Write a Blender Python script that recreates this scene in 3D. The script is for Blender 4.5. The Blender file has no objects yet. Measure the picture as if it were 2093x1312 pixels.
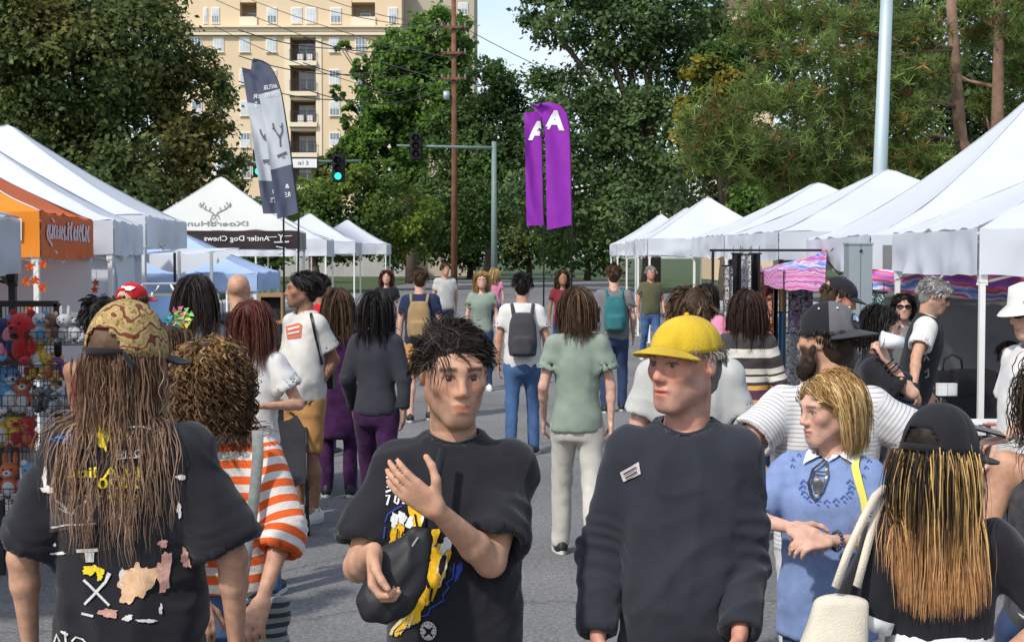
import bpy, bmesh, math, random, time
import numpy as np
from mathutils import Vector, Matrix, Euler
from mathutils.bvhtree import BVHTree

T0 = time.time()
SC = bpy.context.scene
COL = SC.collection
R = math.radians
rnd = random.Random(7)

# ------------------------------------------------------------------ camera
FPX, PW, PH, HORIZON, EYE = 3000.0, 2093.0, 1312.0, 525.0, 1.9
PITCH = math.atan((PH / 2 - HORIZON) / FPX)
cam_data = bpy.data.cameras.new('camera')
cam = bpy.data.objects.new('camera', cam_data)
COL.objects.link(cam)
cam_data.sensor_width = 36.0
cam_data.lens = 36.0 * FPX / PW
cam_data.clip_start = 0.05
cam_data.clip_end = 3000
cam.location = (0, 0, EYE)
cam.rotation_euler = (math.pi / 2 - PITCH, 0, 0)
SC.camera = cam

# ------------------------------------------------------------------ world, sun, exposure
SUN_EL, SUN_AZ = R(46), R(218)          # azimuth clockwise from +Y: behind the camera, to the left
w = bpy.data.worlds.new('World'); SC.world = w; w.use_nodes = True
wn, wl = w.node_tree.nodes, w.node_tree.links
wn.clear()
sky = wn.new('ShaderNodeTexSky'); sky.sky_type = 'NISHITA'; sky.sun_disc = False
sky.sun_elevation = SUN_EL; sky.sun_rotation = SUN_AZ
sky.air_density = 1.0; sky.dust_density = 1.5; sky.ozone_density = 1.0
geo = wn.new('ShaderNodeTexCoord')
mp = wn.new('ShaderNodeMapping'); mp.inputs['Scale'].default_value = (2.2, 2.2, 7.0)
cl = wn.new('ShaderNodeTexNoise'); cl.inputs['Scale'].default_value = 1.6; cl.inputs['Detail'].default_value = 7; cl.inputs['Roughness'].default_value = .58
cr = wn.new('ShaderNodeValToRGB'); cr.color_ramp.elements[0].position = .40; cr.color_ramp.elements[1].position = .74
mx = wn.new('ShaderNodeMix'); mx.data_type = 'RGBA'
mx.inputs[7].default_value = (4.6, 4.9, 5.3, 1)
bgd = wn.new('ShaderNodeBackground'); bgd.inputs['Strength'].default_value = 0.15
out = wn.new('ShaderNodeOutputWorld')
wl.new(geo.outputs['Generated'], mp.inputs['Vector']); wl.new(mp.outputs[0], cl.inputs['Vector'])
wl.new(cl.outputs['Fac'], cr.inputs['Fac']); wl.new(cr.outputs['Color'], mx.inputs[0])
wl.new(sky.outputs[0], mx.inputs[6]); wl.new(mx.outputs[2], bgd.inputs['Color'])
wl.new(bgd.outputs[0], out.inputs['Surface'])

sd = bpy.data.lights.new('sun', 'SUN'); sd.energy = 2.6; sd.angle = R(3.0); sd.color = (1.0, .955, .88)
sun = bpy.data.objects.new('sun', sd); COL.objects.link(sun)
sdir = Vector((math.sin(SUN_AZ) * math.cos(SUN_EL), math.cos(SUN_AZ) * math.cos(SUN_EL), math.sin(SUN_EL)))
sun.rotation_euler = (-sdir).to_track_quat('-Z', 'Y').to_euler()
sun.location = (0, 0, 30)

SC.view_settings.view_transform = 'Standard'
SC.view_settings.look = 'None'
SC.view_settings.gamma = 1.0
SC.view_settings.exposure = 0.48
SC.render.engine = 'CYCLES'
SC.cycles.use_denoising = True
SC.cycles.max_bounces = 6
SC.cycles.transparent_max_bounces = 8
SC.cycles.caustics_reflective = False
SC.cycles.caustics_refractive = False

# ------------------------------------------------------------------ photo geometry helpers
_F = Vector((0, math.cos(PITCH), -math.sin(PITCH)))
_U = Vector((0, math.sin(PITCH), math.cos(PITCH)))
def ray(px, py):
    return (_F + Vector((1, 0, 0)) * ((px - PW / 2) / FPX) + _U * ((PH / 2 - py) / FPX))
def at(px, py, Y):
    r = ray(px, py)
    return Vector((0, 0, EYE)) + r * (Y / r.y)
def XA(px, Y): return at(px, HORIZON, Y).x
def ZA(py, Y): return at(PW / 2, py, Y).z

# ------------------------------------------------------------------ objects
def link(o, parent=None):
    COL.objects.link(o)
    if parent is not None: o.parent = parent
    return o
def empty(name, loc=(0, 0, 0), rz=0.0):
    o = bpy.data.objects.new(name, None); o.empty_display_size = .1
    o.location = loc; o.rotation_euler = (0, 0, rz)
    return link(o)
def tag(o, label=None, cat=None, group=None, kind=None):
    if label: o['label'] = label
    if cat: o['category'] = cat
    if group: o['group'] = group
    if kind: o['kind'] = kind
    return o
def thing(name, label, cat, loc=(0, 0, 0), rz=0.0, group=None):
    return tag(empty(name, loc, rz), label, cat, group)
def mesh_np(name, V, F, mat=None, parent=None, smooth=True, cols=None, floats=None):
    """V (n,3), F (m,3|4) arrays -> object"""
    me = bpy.data.meshes.new(name)
    V = np.asarray(V, np.float32); F = np.asarray(F, np.int32)
    n, m, k = len(V), len(F), F.shape[1]
    me.vertices.add(n); me.vertices.foreach_set('co', V.ravel())
    me.loops.add(m * k); me.loops.foreach_set('vertex_index', F.ravel())
    me.polygons.add(m); me.polygons.foreach_set('loop_start', np.arange(0, m * k, k, dtype=np.int32))
    try: me.polygons.foreach_set('loop_total', np.full(m, k, np.int32))
    except Exception: pass
    if smooth: me.polygons.foreach_set('use_smooth', np.ones(m, bool))
    if cols is not None:
        a = me.color_attributes.new('Col', 'FLOAT_COLOR', 'POINT')
        c4 = np.ones((n, 4), np.float32); c4[:, :3] = cols
        a.data.foreach_set('color', c4.ravel())
    for nm, arr in (floats or {}).items():
        a = me.attributes.new(nm, 'FLOAT', 'POINT'); a.data.foreach_set('value', np.asarray(arr, np.float32))
    me.update(calc_edges=True)
    if mat: me.materials.append(mat)
    return link(bpy.data.objects.new(name, me), parent)
def mesh_py(name, V, F, mat=None, parent=None, smooth=False):
    me = bpy.data.meshes.new(name); me.from_pydata([tuple(v) for v in V], [], F); me.update()
    if smooth:
        for p in me.polygons: p.use_smooth = True
    if mat: me.materials.append(mat)
    return link(bpy.data.objects.new(name, me), parent)

class MB:
    """collects simple solids into one mesh"""
    def __init__(s): s.V = []; s.F = []
    def add(s, V, F):
        b = len(s.V); s.V += [tuple(v) for v in V]; s.F += [tuple(i + b for i in f) for f in F]; return s
    def box(s, c, size, M=None):
        hx, hy, hz = size[0] / 2, size[1] / 2, size[2] / 2
        P = [Vector((x, y, z)) for x in (-hx, hx) for y in (-hy, hy) for z in (-hz, hz)]
        if M is not None: P = [M @ p for p in P]
        c = Vector(c); P = [p + c for p in P]
        return s.add(P, [(0, 1, 3, 2), (4, 6, 7, 5), (0, 4, 5, 1), (2, 3, 7, 6), (0, 2, 6, 4), (1, 5, 7, 3)])
    def bbox(s, x0, x1, y0, y1, z0, z1):
        return s.box(((x0 + x1) / 2, (y0 + y1) / 2, (z0 + z1) / 2), (x1 - x0, y1 - y0, z1 - z0))
    def tube(s, pts, r, n=8, cap=True):
        pts = [Vector(p) for p in pts]; rs = r if isinstance(r, (list, tuple)) else [r] * len(pts)
        V = []; F = []
        up = Vector((0, 0, 1))
        for i, p in enumerate(pts):
            t = (pts[min(i + 1, len(pts) - 1)] - pts[max(i - 1, 0)]).normalized()
            a = t.cross(up if abs(t.z) < .9 else Vector((1, 0, 0))).normalized(); b = t.cross(a)
            for j in range(n):
                an = 2 * math.pi * (j + .5) / n
                V.append(p + (a * math.cos(an) + b * math.sin(an)) * rs[i])
        for i in range(len(pts) - 1):
            for j in range(n):
                j2 = (j + 1) % n
                F.append((i * n + j, i * n + j2, (i + 1) * n + j2, (i + 1) * n + j))
        if cap:
            F.append(tuple(range(n))[::-1]); F.append(tuple((len(pts) - 1) * n + j for j in range(n)))
        return s.add(V, F)
    def ball(s, c, r, nu=10, nv=7, M=None):
        c = Vector(c); r = Vector((r, r, r)) if not hasattr(r, '__len__') else Vector(r)
        V = [Vector((0, 0, 1))]; F = []
        for i in range(1, nv):
            th = math.pi * i / nv
            for j in range(nu):
                ph = 2 * math.pi * j / nu
                V.append(Vector((math.sin(th) * math.cos(ph), math.sin(th) * math.sin(ph), math.cos(th))))
        V.append(Vector((0, 0, -1)))
        for j in range(nu): F.append((0, 1 + j, 1 + (j + 1) % nu))
        for i in range(nv - 2):
            for j in range(nu):
                a = 1 + i * nu + j; b = 1 + i * nu + (j + 1) % nu
                F.append((a, a + nu, b + nu, b))
        L = len(V) - 1
        for j in range(nu): F.append((L, 1 + (nv - 2) * nu + (j + 1) % nu, 1 + (nv - 2) * nu + j))
        V = [Vector((v.x * r.x, v.y * r.y, v.z * r.z)) for v in V]
        if M is not None: V = [M @ v for v in V]
        return s.add([v + c for v in V], F)
    def build(s, name, mat=None, parent=None, smooth=False):
        return mesh_py(name, s.V, s.F, mat, parent, smooth)

# ------------------------------------------------------------------ materials
MATS = {}
def rgb(h):
    """sRGB hex -> linear"""
    c = [int(h[i:i + 2], 16) / 255 for i in (0, 2, 4)]
    return tuple(x / 12.92 if x <= .04045 else ((x + .055) / 1.055) ** 2.4 for x in c)
def mat(name, col=(.5, .5, .5), rough=.8, var=.12, vscale=6.0, bump=0.0, bscale=60.0, metal=0.0, spec=.3,
        attr=False, trans=0.0, sheen=0.0, emit=None, sss=0.0, bands=None, period=None, alpha=None, weave=False, detail=5):
    if name in MATS: return MATS[name]
    m = bpy.data.materials.new(name); m.use_nodes = True; MATS[name] = m
    n, l = m.node_tree.nodes, m.node_tree.links
    b = n['Principled BSDF']
    b.inputs['Roughness'].default_value = rough; b.inputs['Metallic'].default_value = metal
    b.inputs['Specular IOR Level'].default_value = spec
    if sheen: b.inputs['Sheen Weight'].default_value = sheen; b.inputs['Sheen Roughness'].default_value = .5
    if sss:
        b.inputs['Subsurface Weight'].default_value = sss; b.inputs['Subsurface Radius'].default_value = (1, .35, .2)
        b.inputs['Subsurface Scale'].default_value = .012
    if alpha is not None: b.inputs['Alpha'].default_value = alpha
    tc = n.new('ShaderNodeTexCoord')
    nz = n.new('ShaderNodeTexNoise'); nz.inputs['Scale'].default_value = vscale; nz.inputs['Detail'].default_value = detail
    l.new(tc.outputs['Object'], nz.inputs['Vector'])
    src = None
    if attr:
        a = n.new('ShaderNodeVertexColor'); a.layer_name = 'Col'; src = a.outputs['Color']
    elif bands:
        a = n.new('ShaderNodeAttribute'); a.attribute_name = 'band'
        f = a.outputs['Fac']
        wob = n.new('ShaderNodeTexNoise'); wob.inputs['Scale'].default_value = 9.0
        l.new(tc.outputs['Object'], wob.inputs['Vector'])
        ma = n.new('ShaderNodeMath'); ma.operation = 'MULTIPLY_ADD'; ma.inputs[1].default_value = .010
        l.new(wob.outputs['Fac'], ma.inputs[0]); l.new(f, ma.inputs[2]); f = ma.outputs[0]
        if period:
            dv = n.new('ShaderNodeMath'); dv.operation = 'DIVIDE'; dv.inputs[1].default_value = period
            fr = n.new('ShaderNodeMath'); fr.operation = 'FRACT'
            l.new(f, dv.inputs[0]); l.new(dv.outputs[0], fr.inputs[0]); f = fr.outputs[0]
        r = n.new('ShaderNodeValToRGB'); r.color_ramp.interpolation = 'CONSTANT'
        el = r.color_ramp.elements
        while len(el) > 1: el.remove(el[-1])
        el[0].position = bands[0][0]; el[0].color = (*bands[0][1], 1)
        for p, c in bands[1:]:
            e = el.new(p); e.color = (*c, 1)
        l.new(f, r.inputs['Fac']); src = r.outputs['Color']
    mul = n.new('ShaderNodeMix'); mul.data_type = 'RGBA'; mul.blend_type = 'MULTIPLY'; mul.inputs[0].default_value = 1
    rp = n.new('ShaderNodeMapRange'); rp.inputs['From Min'].default_value = .25; rp.inputs['From Max'].default_value = .75
    rp.inputs['To Min'].default_value = 1 - var; rp.inputs['To Max'].default_value = 1 + var
    l.new(nz.outputs['Fac'], rp.inputs['Value'])
    if src is not None: l.new(src, mul.inputs[6])
    else: mul.inputs[6].default_value = (*col, 1)
    cmb = n.new('ShaderNodeCombineColor')
    for i in range(3): l.new(rp.outputs[0], cmb.inputs[i])
    l.new(cmb.outputs[0], mul.inputs[7])
    l.new(mul.outputs[2], b.inputs['Base Color'])
    if bump:
        bn = n.new('ShaderNodeTexNoise'); bn.inputs['Scale'].default_value = bscale; bn.inputs['Detail'].default_value = 4
        l.new(tc.outputs['Object'], bn.inputs['Vector'])
        h = bn.outputs['Fac']
        bp = n.new('ShaderNodeBump'); bp.inputs['Strength'].default_value = bump; bp.inputs['Distance'].default_value = .004 if name.startswith('cloth') else .01
        l.new(h, bp.inputs['Height'])
        if name.startswith('cloth'):                         # drape creases under the weave
            rn = n.new('ShaderNodeTexNoise'); rn.noise_type = 'RIDGED_MULTIFRACTAL'; rn.inputs['Scale'].default_value = 5.5; rn.inputs['Detail'].default_value = 2.5; rn.inputs['Distortion'].default_value = .8
            l.new(tc.outputs['Object'], rn.inputs['Vector'])
            b2_ = n.new('ShaderNodeBump'); b2_.inputs['Strength'].default_value = .5; b2_.inputs['Distance'].default_value = .016
            l.new(rn.outputs['Fac'], b2_.inputs['Height']); l.new(b2_.outputs[0], bp.inputs['Normal'])
        l.new(bp.outputs[0], b.inputs['Normal'])
    if emit:
        b.inputs['Emission Color'].default_value = (*emit[0], 1); b.inputs['Emission Strength'].default_value = emit[1]
    if trans:
        tr = n.new('ShaderNodeBsdfTranslucent'); ms = n.new('ShaderNodeMixShader'); ms.inputs[0].default_value = trans
        l.new(mul.outputs[2], tr.inputs['Color'])
        o = n['Material Output']
        l.new(b.outputs[0], ms.inputs[1]); l.new(tr.outputs[0], ms.inputs[2]); l.new(ms.outputs[0], o.inputs['Surface'])
    return m
def cloth(name, col, **k):
    k.setdefault('rough', .88); k.setdefault('spec', .15); k.setdefault('var', .14); k.setdefault('vscale', 9)
    k.setdefault('bump', .35); k.setdefault('bscale', 160); k.setdefault('sheen', .08)
    return mat('cloth ' + name, col, **k)
from mathutils import noise as mnoise
# ================================================================== implicit-surface modelling
def vnoise(P, seed=0):
    """smooth value noise in [-1,1], P (...,3)"""
    P = np.asarray(P, np.float32)
    I = np.floor(P).astype(np.int64); f = P - I; f = f * f * (3 - 2 * f)
    def h(a, b, c):
        n = (a * 73856093) ^ (b * 19349663) ^ (c * 83492791) ^ (seed * 2654435761)
        n = (n ^ (n >> 13)) * 1274126177 & 0x7fffffff
        n = (n ^ (n >> 15)) * 668265263 & 0x7fffffff
        return (n & 0xffff).astype(np.float32) / 32767.5 - 1
    x, y, z = I[..., 0], I[..., 1], I[..., 2]
    u, v, t = f[..., 0], f[..., 1], f[..., 2]
    def lx(b, c): return h(x, b, c) * (1 - u) + h(x + 1, b, c) * u
    a = lx(y, z) * (1 - v) + lx(y + 1, z) * v
    b = lx(y, z + 1) * (1 - v) + lx(y + 1, z + 1) * v
    return a * (1 - t) + b * t
def fbm(P, seed=0, oct=3):
    s = 0; a = 1; t = 0
    for i in range(oct):
        s = s + a * vnoise(P * 2 ** i, seed + i * 17); t += a; a *= .5
    return s / t

def smin(a, b, k):
    if k <= 0: return np.minimum(a, b)
    h = np.maximum(k - np.abs(a - b), 0) / k
    return np.minimum(a, b) - h * h * k * .25
def smax(a, b, k): return -smin(-a, -b, k)

class Field:
    def __init__(s, lo, hi, h):
        s.h = h; s.lo = np.array(lo, np.float32) - 3 * h
        n = np.ceil((np.array(hi) - s.lo) / h).astype(int) + 3
        s.n = n; s.D = np.full(n, .5, np.float32)
    def blk(s, lo, hi, pad):
        i0 = np.clip(np.floor((np.array(lo) - pad - s.lo) / s.h).astype(int), 0, s.n)
        i1 = np.clip(np.ceil((np.array(hi) + pad - s.lo) / s.h).astype(int) + 1, 0, s.n)
        if np.any(i1 <= i0): return None, None
        sl = tuple(slice(a, b) for a, b in zip(i0, i1))
        ax = [(s.lo[j] + s.h * np.arange(i0[j], i1[j])).astype(np.float32) for j in range(3)]
        return sl, (ax[0][:, None, None], ax[1][None, :, None], ax[2][None, None, :])
    def add(s, fn, lo, hi, k=.02):
        sl, X = s.blk(lo, hi, k * .6 + 3 * s.h)
        if sl is None: return
        s.D[sl] = smin(s.D[sl], fn(*X), k)
    def sub(s, fn, lo, hi, k=.005):
        sl, X = s.blk(lo, hi, k * .6 + 3 * s.h)
        if sl is None: return
        s.D[sl] = smax(s.D[sl], -fn(*X), k)
    # primitives
    def cone(s, p0, r0, p1, r1, k=.02, flat=None, sub=False, cut0=None, cut1=None):
        p0 = np.array(p0, float); p1 = np.array(p1, float); v = p1 - p0; L2 = max(v @ v, 1e-9); L = math.sqrt(L2); t = v / L
        rm = max(r0, r1)
        if flat is not None:
            ax = np.array(flat[0], float); ax = ax - t * (ax @ t); ax /= max(np.linalg.norm(ax), 1e-9); fs = flat[1]
        def fn(x, y, z):
            dx, dy, dz = x - p0[0], y - p0[1], z - p0[2]
            u0 = (dx * v[0] + dy * v[1] + dz * v[2]) / L2
            u = np.clip(u0, 0, 1)
            qx, qy, qz = dx - u * v[0], dy - u * v[1], dz - u * v[2]
            r = r0 + (r1 - r0) * u
            if flat is not None:
                c = qx * ax[0] + qy * ax[1] + qz * ax[2]
                q2 = qx * qx + qy * qy + qz * qz + c * c * (1 / fs ** 2 - 1)
                d = np.sqrt(np.maximum(q2, 0)) - r
                d = d * np.where(d > 0, 1, 1) * (.5 + .5 * fs)
            else:
                d = np.sqrt(qx * qx + qy * qy + qz * qz) - r
            if cut0 is not None: d = np.maximum(d, -(u0 * L - cut0))
            if cut1 is not None: d = np.maximum(d, (u0 * L - cut1))
            return d
        lo = np.minimum(p0, p1) - rm; hi = np.maximum(p0, p1) + rm
        (s.sub if sub else s.add)(fn, lo, hi, k)
    def ell(s, c, r, k=.02, M=None, sub=False):
        c = np.array(c, float); r = np.array(r, float); rm = r.max()
        Mi = None if M is None else np.array(M).T
        def fn(x, y, z):
            dx, dy, dz = x - c[0], y - c[1], z - c[2]
            if Mi is not None:
                dx, dy, dz = (Mi[0, 0] * dx + Mi[0, 1] * dy + Mi[0, 2] * dz, Mi[1, 0] * dx + Mi[1, 1] * dy + Mi[1, 2] * dz,
                              Mi[2, 0] * dx + Mi[2, 1] * dy + Mi[2, 2] * dz)
            k0 = np.sqrt((dx / r[0]) ** 2 + (dy / r[1]) ** 2 + (dz / r[2]) ** 2)
            k1 = np.sqrt((dx / r[0] ** 2) ** 2 + (dy / r[1] ** 2) ** 2 + (dz / r[2] ** 2) ** 2)
            return k0 * (k0 - 1) / np.maximum(k1, 1e-6)
        ext = r if M is None else np.array([rm] * 3)
        (s.sub if sub else s.add)(fn, c - ext, c + ext, k)
    def loft(s, secs, k=.03, M=None, o=None, p=2.3, sub=False, grow=0.0):
        """secs rows: z, cx, cy, a, b ; M/o: rotation and origin of the loft frame"""
        S = np.array(secs, float); zz = np.linspace(S[0, 0], S[-1, 0], 60)
        # smooth interpolation (Catmull-like through cosine-resampled linear + blur)
        C = [np.interp(zz, S[:, 0], S[:, i]) for i in range(1, 5)]
        ker = np.hanning(9); ker /= ker.sum()
        C = [np.convolve(np.pad(c, 4, mode='edge'), ker, 'valid') for c in C]
        o = np.zeros(3) if o is None else np.array(o, float)
        Mi = None if M is None else np.array(M).T
        def fn(x, y, z):
            dx, dy, dz = x - o[0], y - o[1], z - o[2]
            if Mi is not None:
                dx, dy, dz = (Mi[0, 0] * dx + Mi[0, 1] * dy + Mi[0, 2] * dz, Mi[1, 0] * dx + Mi[1, 1] * dy + Mi[1, 2] * dz,
                              Mi[2, 0] * dx + Mi[2, 1] * dy + Mi[2, 2] * dz)
            sh = np.broadcast_shapes(dx.shape, dy.shape, dz.shape)
            zf = dz
            cx, cy, a, b = [np.interp(zf, zz, c).astype(np.float32) for c in C]
            a = a + grow; b = b + grow
            q = ((np.abs(dx - cx) / a) ** p + (np.abs(dy - cy) / b) ** p) ** (1 / p)
            d = (q - 1) * np.minimum(a, b) * .92
            return smax(d, smax(zz[0] - dz, dz - zz[-1], .005), .02) + np.zeros(sh, np.float32)
        am = S[:, 3].max() + abs(S[:, 1]).max() + grow; bm = S[:, 4].max() + abs(S[:, 2]).max() + grow
        cs = [(sx * am, sy * bm, z) for sx in (-1, 1) for sy in (-1, 1) for z in (S[0, 0], S[-1, 0])]
        cs = np.array(cs)
        if M is not None: cs = cs @ np.array(M).T
        cs = cs + o
        (s.sub if sub else s.add)(fn, cs.min(0), cs.max(0), k)
    def plane_cut(s, p, n):
        """remove the side n points to"""
        p = np.array(p, float); n = np.array(n, float); n /= np.linalg.norm(n)
        ax = [(s.lo[j] + s.h * np.arange(s.n[j])).astype(np.float32) for j in range(3)]
        d = (ax[0][:, None, None] - p[0]) * n[0] + (ax[1][None, :, None] - p[1]) * n[1] + (ax[2][None, None, :] - p[2]) * n[2]
        s.D = np.maximum(s.D, d.astype(np.float32))
    def mesh(s):
        D = s.D; S = D < 0
        A = S[:-1] + 0 * S[:-1]
        c = np.zeros(tuple(np.array(D.shape) - 1), np.int8)
        cor = [(a, b, g) for a in (0, 1) for b in (0, 1) for g in (0, 1)]
        nx, ny, nz = D.shape
        for a, b, g in cor: c += S[a:nx - 1 + a, b:ny - 1 + b, g:nz - 1 + g]
        m = (c > 0) & (c < 8)
        I, J, K = np.nonzero(m)
        idx = np.full(m.shape, -1, np.int32); idx[m] = np.arange(len(I))
        vals = {q: D[I + q[0], J + q[1], K + q[2]] for q in cor}
        acc = np.zeros((len(I), 3), np.float32); cnt = np.zeros(len(I), np.float32)
        for q in cor:
            for ax in range(3):
                if q[ax]: continue
                r = list(q); r[ax] = 1; r = tuple(r)
                va, vb = vals[q], vals[r]; x = (va < 0) != (vb < 0)
                t = np.where(x, va / np.where(x, va - vb, 1), 0)
                P = np.array(q, np.float32)[None, :].repeat(len(I), 0); P[:, ax] += t
                acc += P * x[:, None]; cnt += x
        V = s.lo + s.h * (np.stack([I, J, K], 1) + acc / np.maximum(cnt, 1)[:, None])
        Fs = []
        for ax in range(3):
            sl0 = [slice(1, -1)] * 3; sl1 = [slice(1, -1)] * 3
            sl0[ax] = slice(0, -1); sl1[ax] = slice(1, None)
            a = S[tuple(sl0)]; b = S[tuple(sl1)]
            ii = np.array(np.nonzero(a != b)).T
            if not len(ii): continue
            flip = a[ii[:, 0], ii[:, 1], ii[:, 2]]
            off = np.ones(3, int); off[ax] = 0
            P = ii + off
            u, v = [(1, 2), (2, 0), (0, 1)][ax]
            def g(du, dv):
                Q = P.copy(); Q[:, u] += du; Q[:, v] += dv
                return idx[Q[:, 0], Q[:, 1], Q[:, 2]]
            q = np.stack([g(-1, -1), g(0, -1), g(0, 0), g(-1, 0)], 1)
            q[~flip] = q[~flip][:, ::-1]
            Fs.append(q)
        F = np.concatenate(Fs)
        F = F[(F >= 0).all(1)]
        return V.astype(np.float32), F

def vnormals(V, F):
    a, b, c = V[F[:, 0]], V[F[:, 1]], V[F[:, 2]]
    if F.shape[1] == 4: n = np.cross(c - a, V[F[:, 3]] - b)
    else: n = np.cross(b - a, c - a)
    N = np.zeros_like(V)
    for i in range(F.shape[1]):
        for j in range(3): N[:, j] += np.bincount(F[:, i], n[:, j], len(V))
    return N / np.maximum(np.linalg.norm(N, axis=1, keepdims=True), 1e-9)
def relax(V, F, it=1, w=.5):
    n = len(V)
    for _ in range(it):
        A = np.zeros_like(V); c = np.zeros(n, np.float32)
        k = F.shape[1]
        for i in range(k):
            a, b = F[:, i], F[:, (i + 1) % k]
            for j in range(3): A[:, j] += np.bincount(a, V[b, j], n)
            c += np.bincount(a, minlength=n)
        V = V * (1 - w) + w * A / np.maximum(c, 1)[:, None]
    return V.astype(np.float32)
def rotz(a): c, s = math.cos(a), math.sin(a); return np.array([[c, -s, 0], [s, c, 0], [0, 0, 1.]])
def rotx(a): c, s = math.cos(a), math.sin(a); return np.array([[1, 0, 0], [0, c, -s], [0, s, c.real]])
def roty(a): c, s = math.cos(a), math.sin(a); return np.array([[c, 0, s], [0, 1, 0], [-s, 0, c]])
def unit(v): v = np.array(v, float); return v / max(np.linalg.norm(v), 1e-9)
# ================================================================== people
SKIN = mat('skin', rough=.56, var=.20, vscale=38, attr=True, spec=.35, sss=.12, bump=.12, bscale=240)
HAIRM = mat('hair', rough=.58, var=.18, vscale=30, attr=True, spec=.22)
TONE = dict(fair=(.56, .33, .245), tan=(.47, .26, .17), brown=(.33, .165, .10), pale=(.62, .40, .32), ruddy=(.50, .24, .17), dark=(.20, .10, .065))
MALE = [(.80, 0, 0, .178, .120), (.95, 0, -.005, .176, .125), (1.08, 0, -.01, .168, .122), (1.22, 0, -.008, .176, .125),
        (1.32, 0, 0, .176, .120), (1.40, 0, .006, .160, .104), (1.455, 0, .014, .112, .084), (1.50, 0, .016, .070, .066)]
FEMALE = [(.80, 0, .005, .172, .122), (.93, 0, .005, .170, .125), (1.06, 0, 0, .140, .105), (1.18, 0, -.01, .146, .112),
          (1.30, 0, -.02, .160, .125), (1.395, 0, .004, .143, .095), (1.45, 0, .012, .098, .076), (1.495, 0, .015, .062, .060)]

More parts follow.
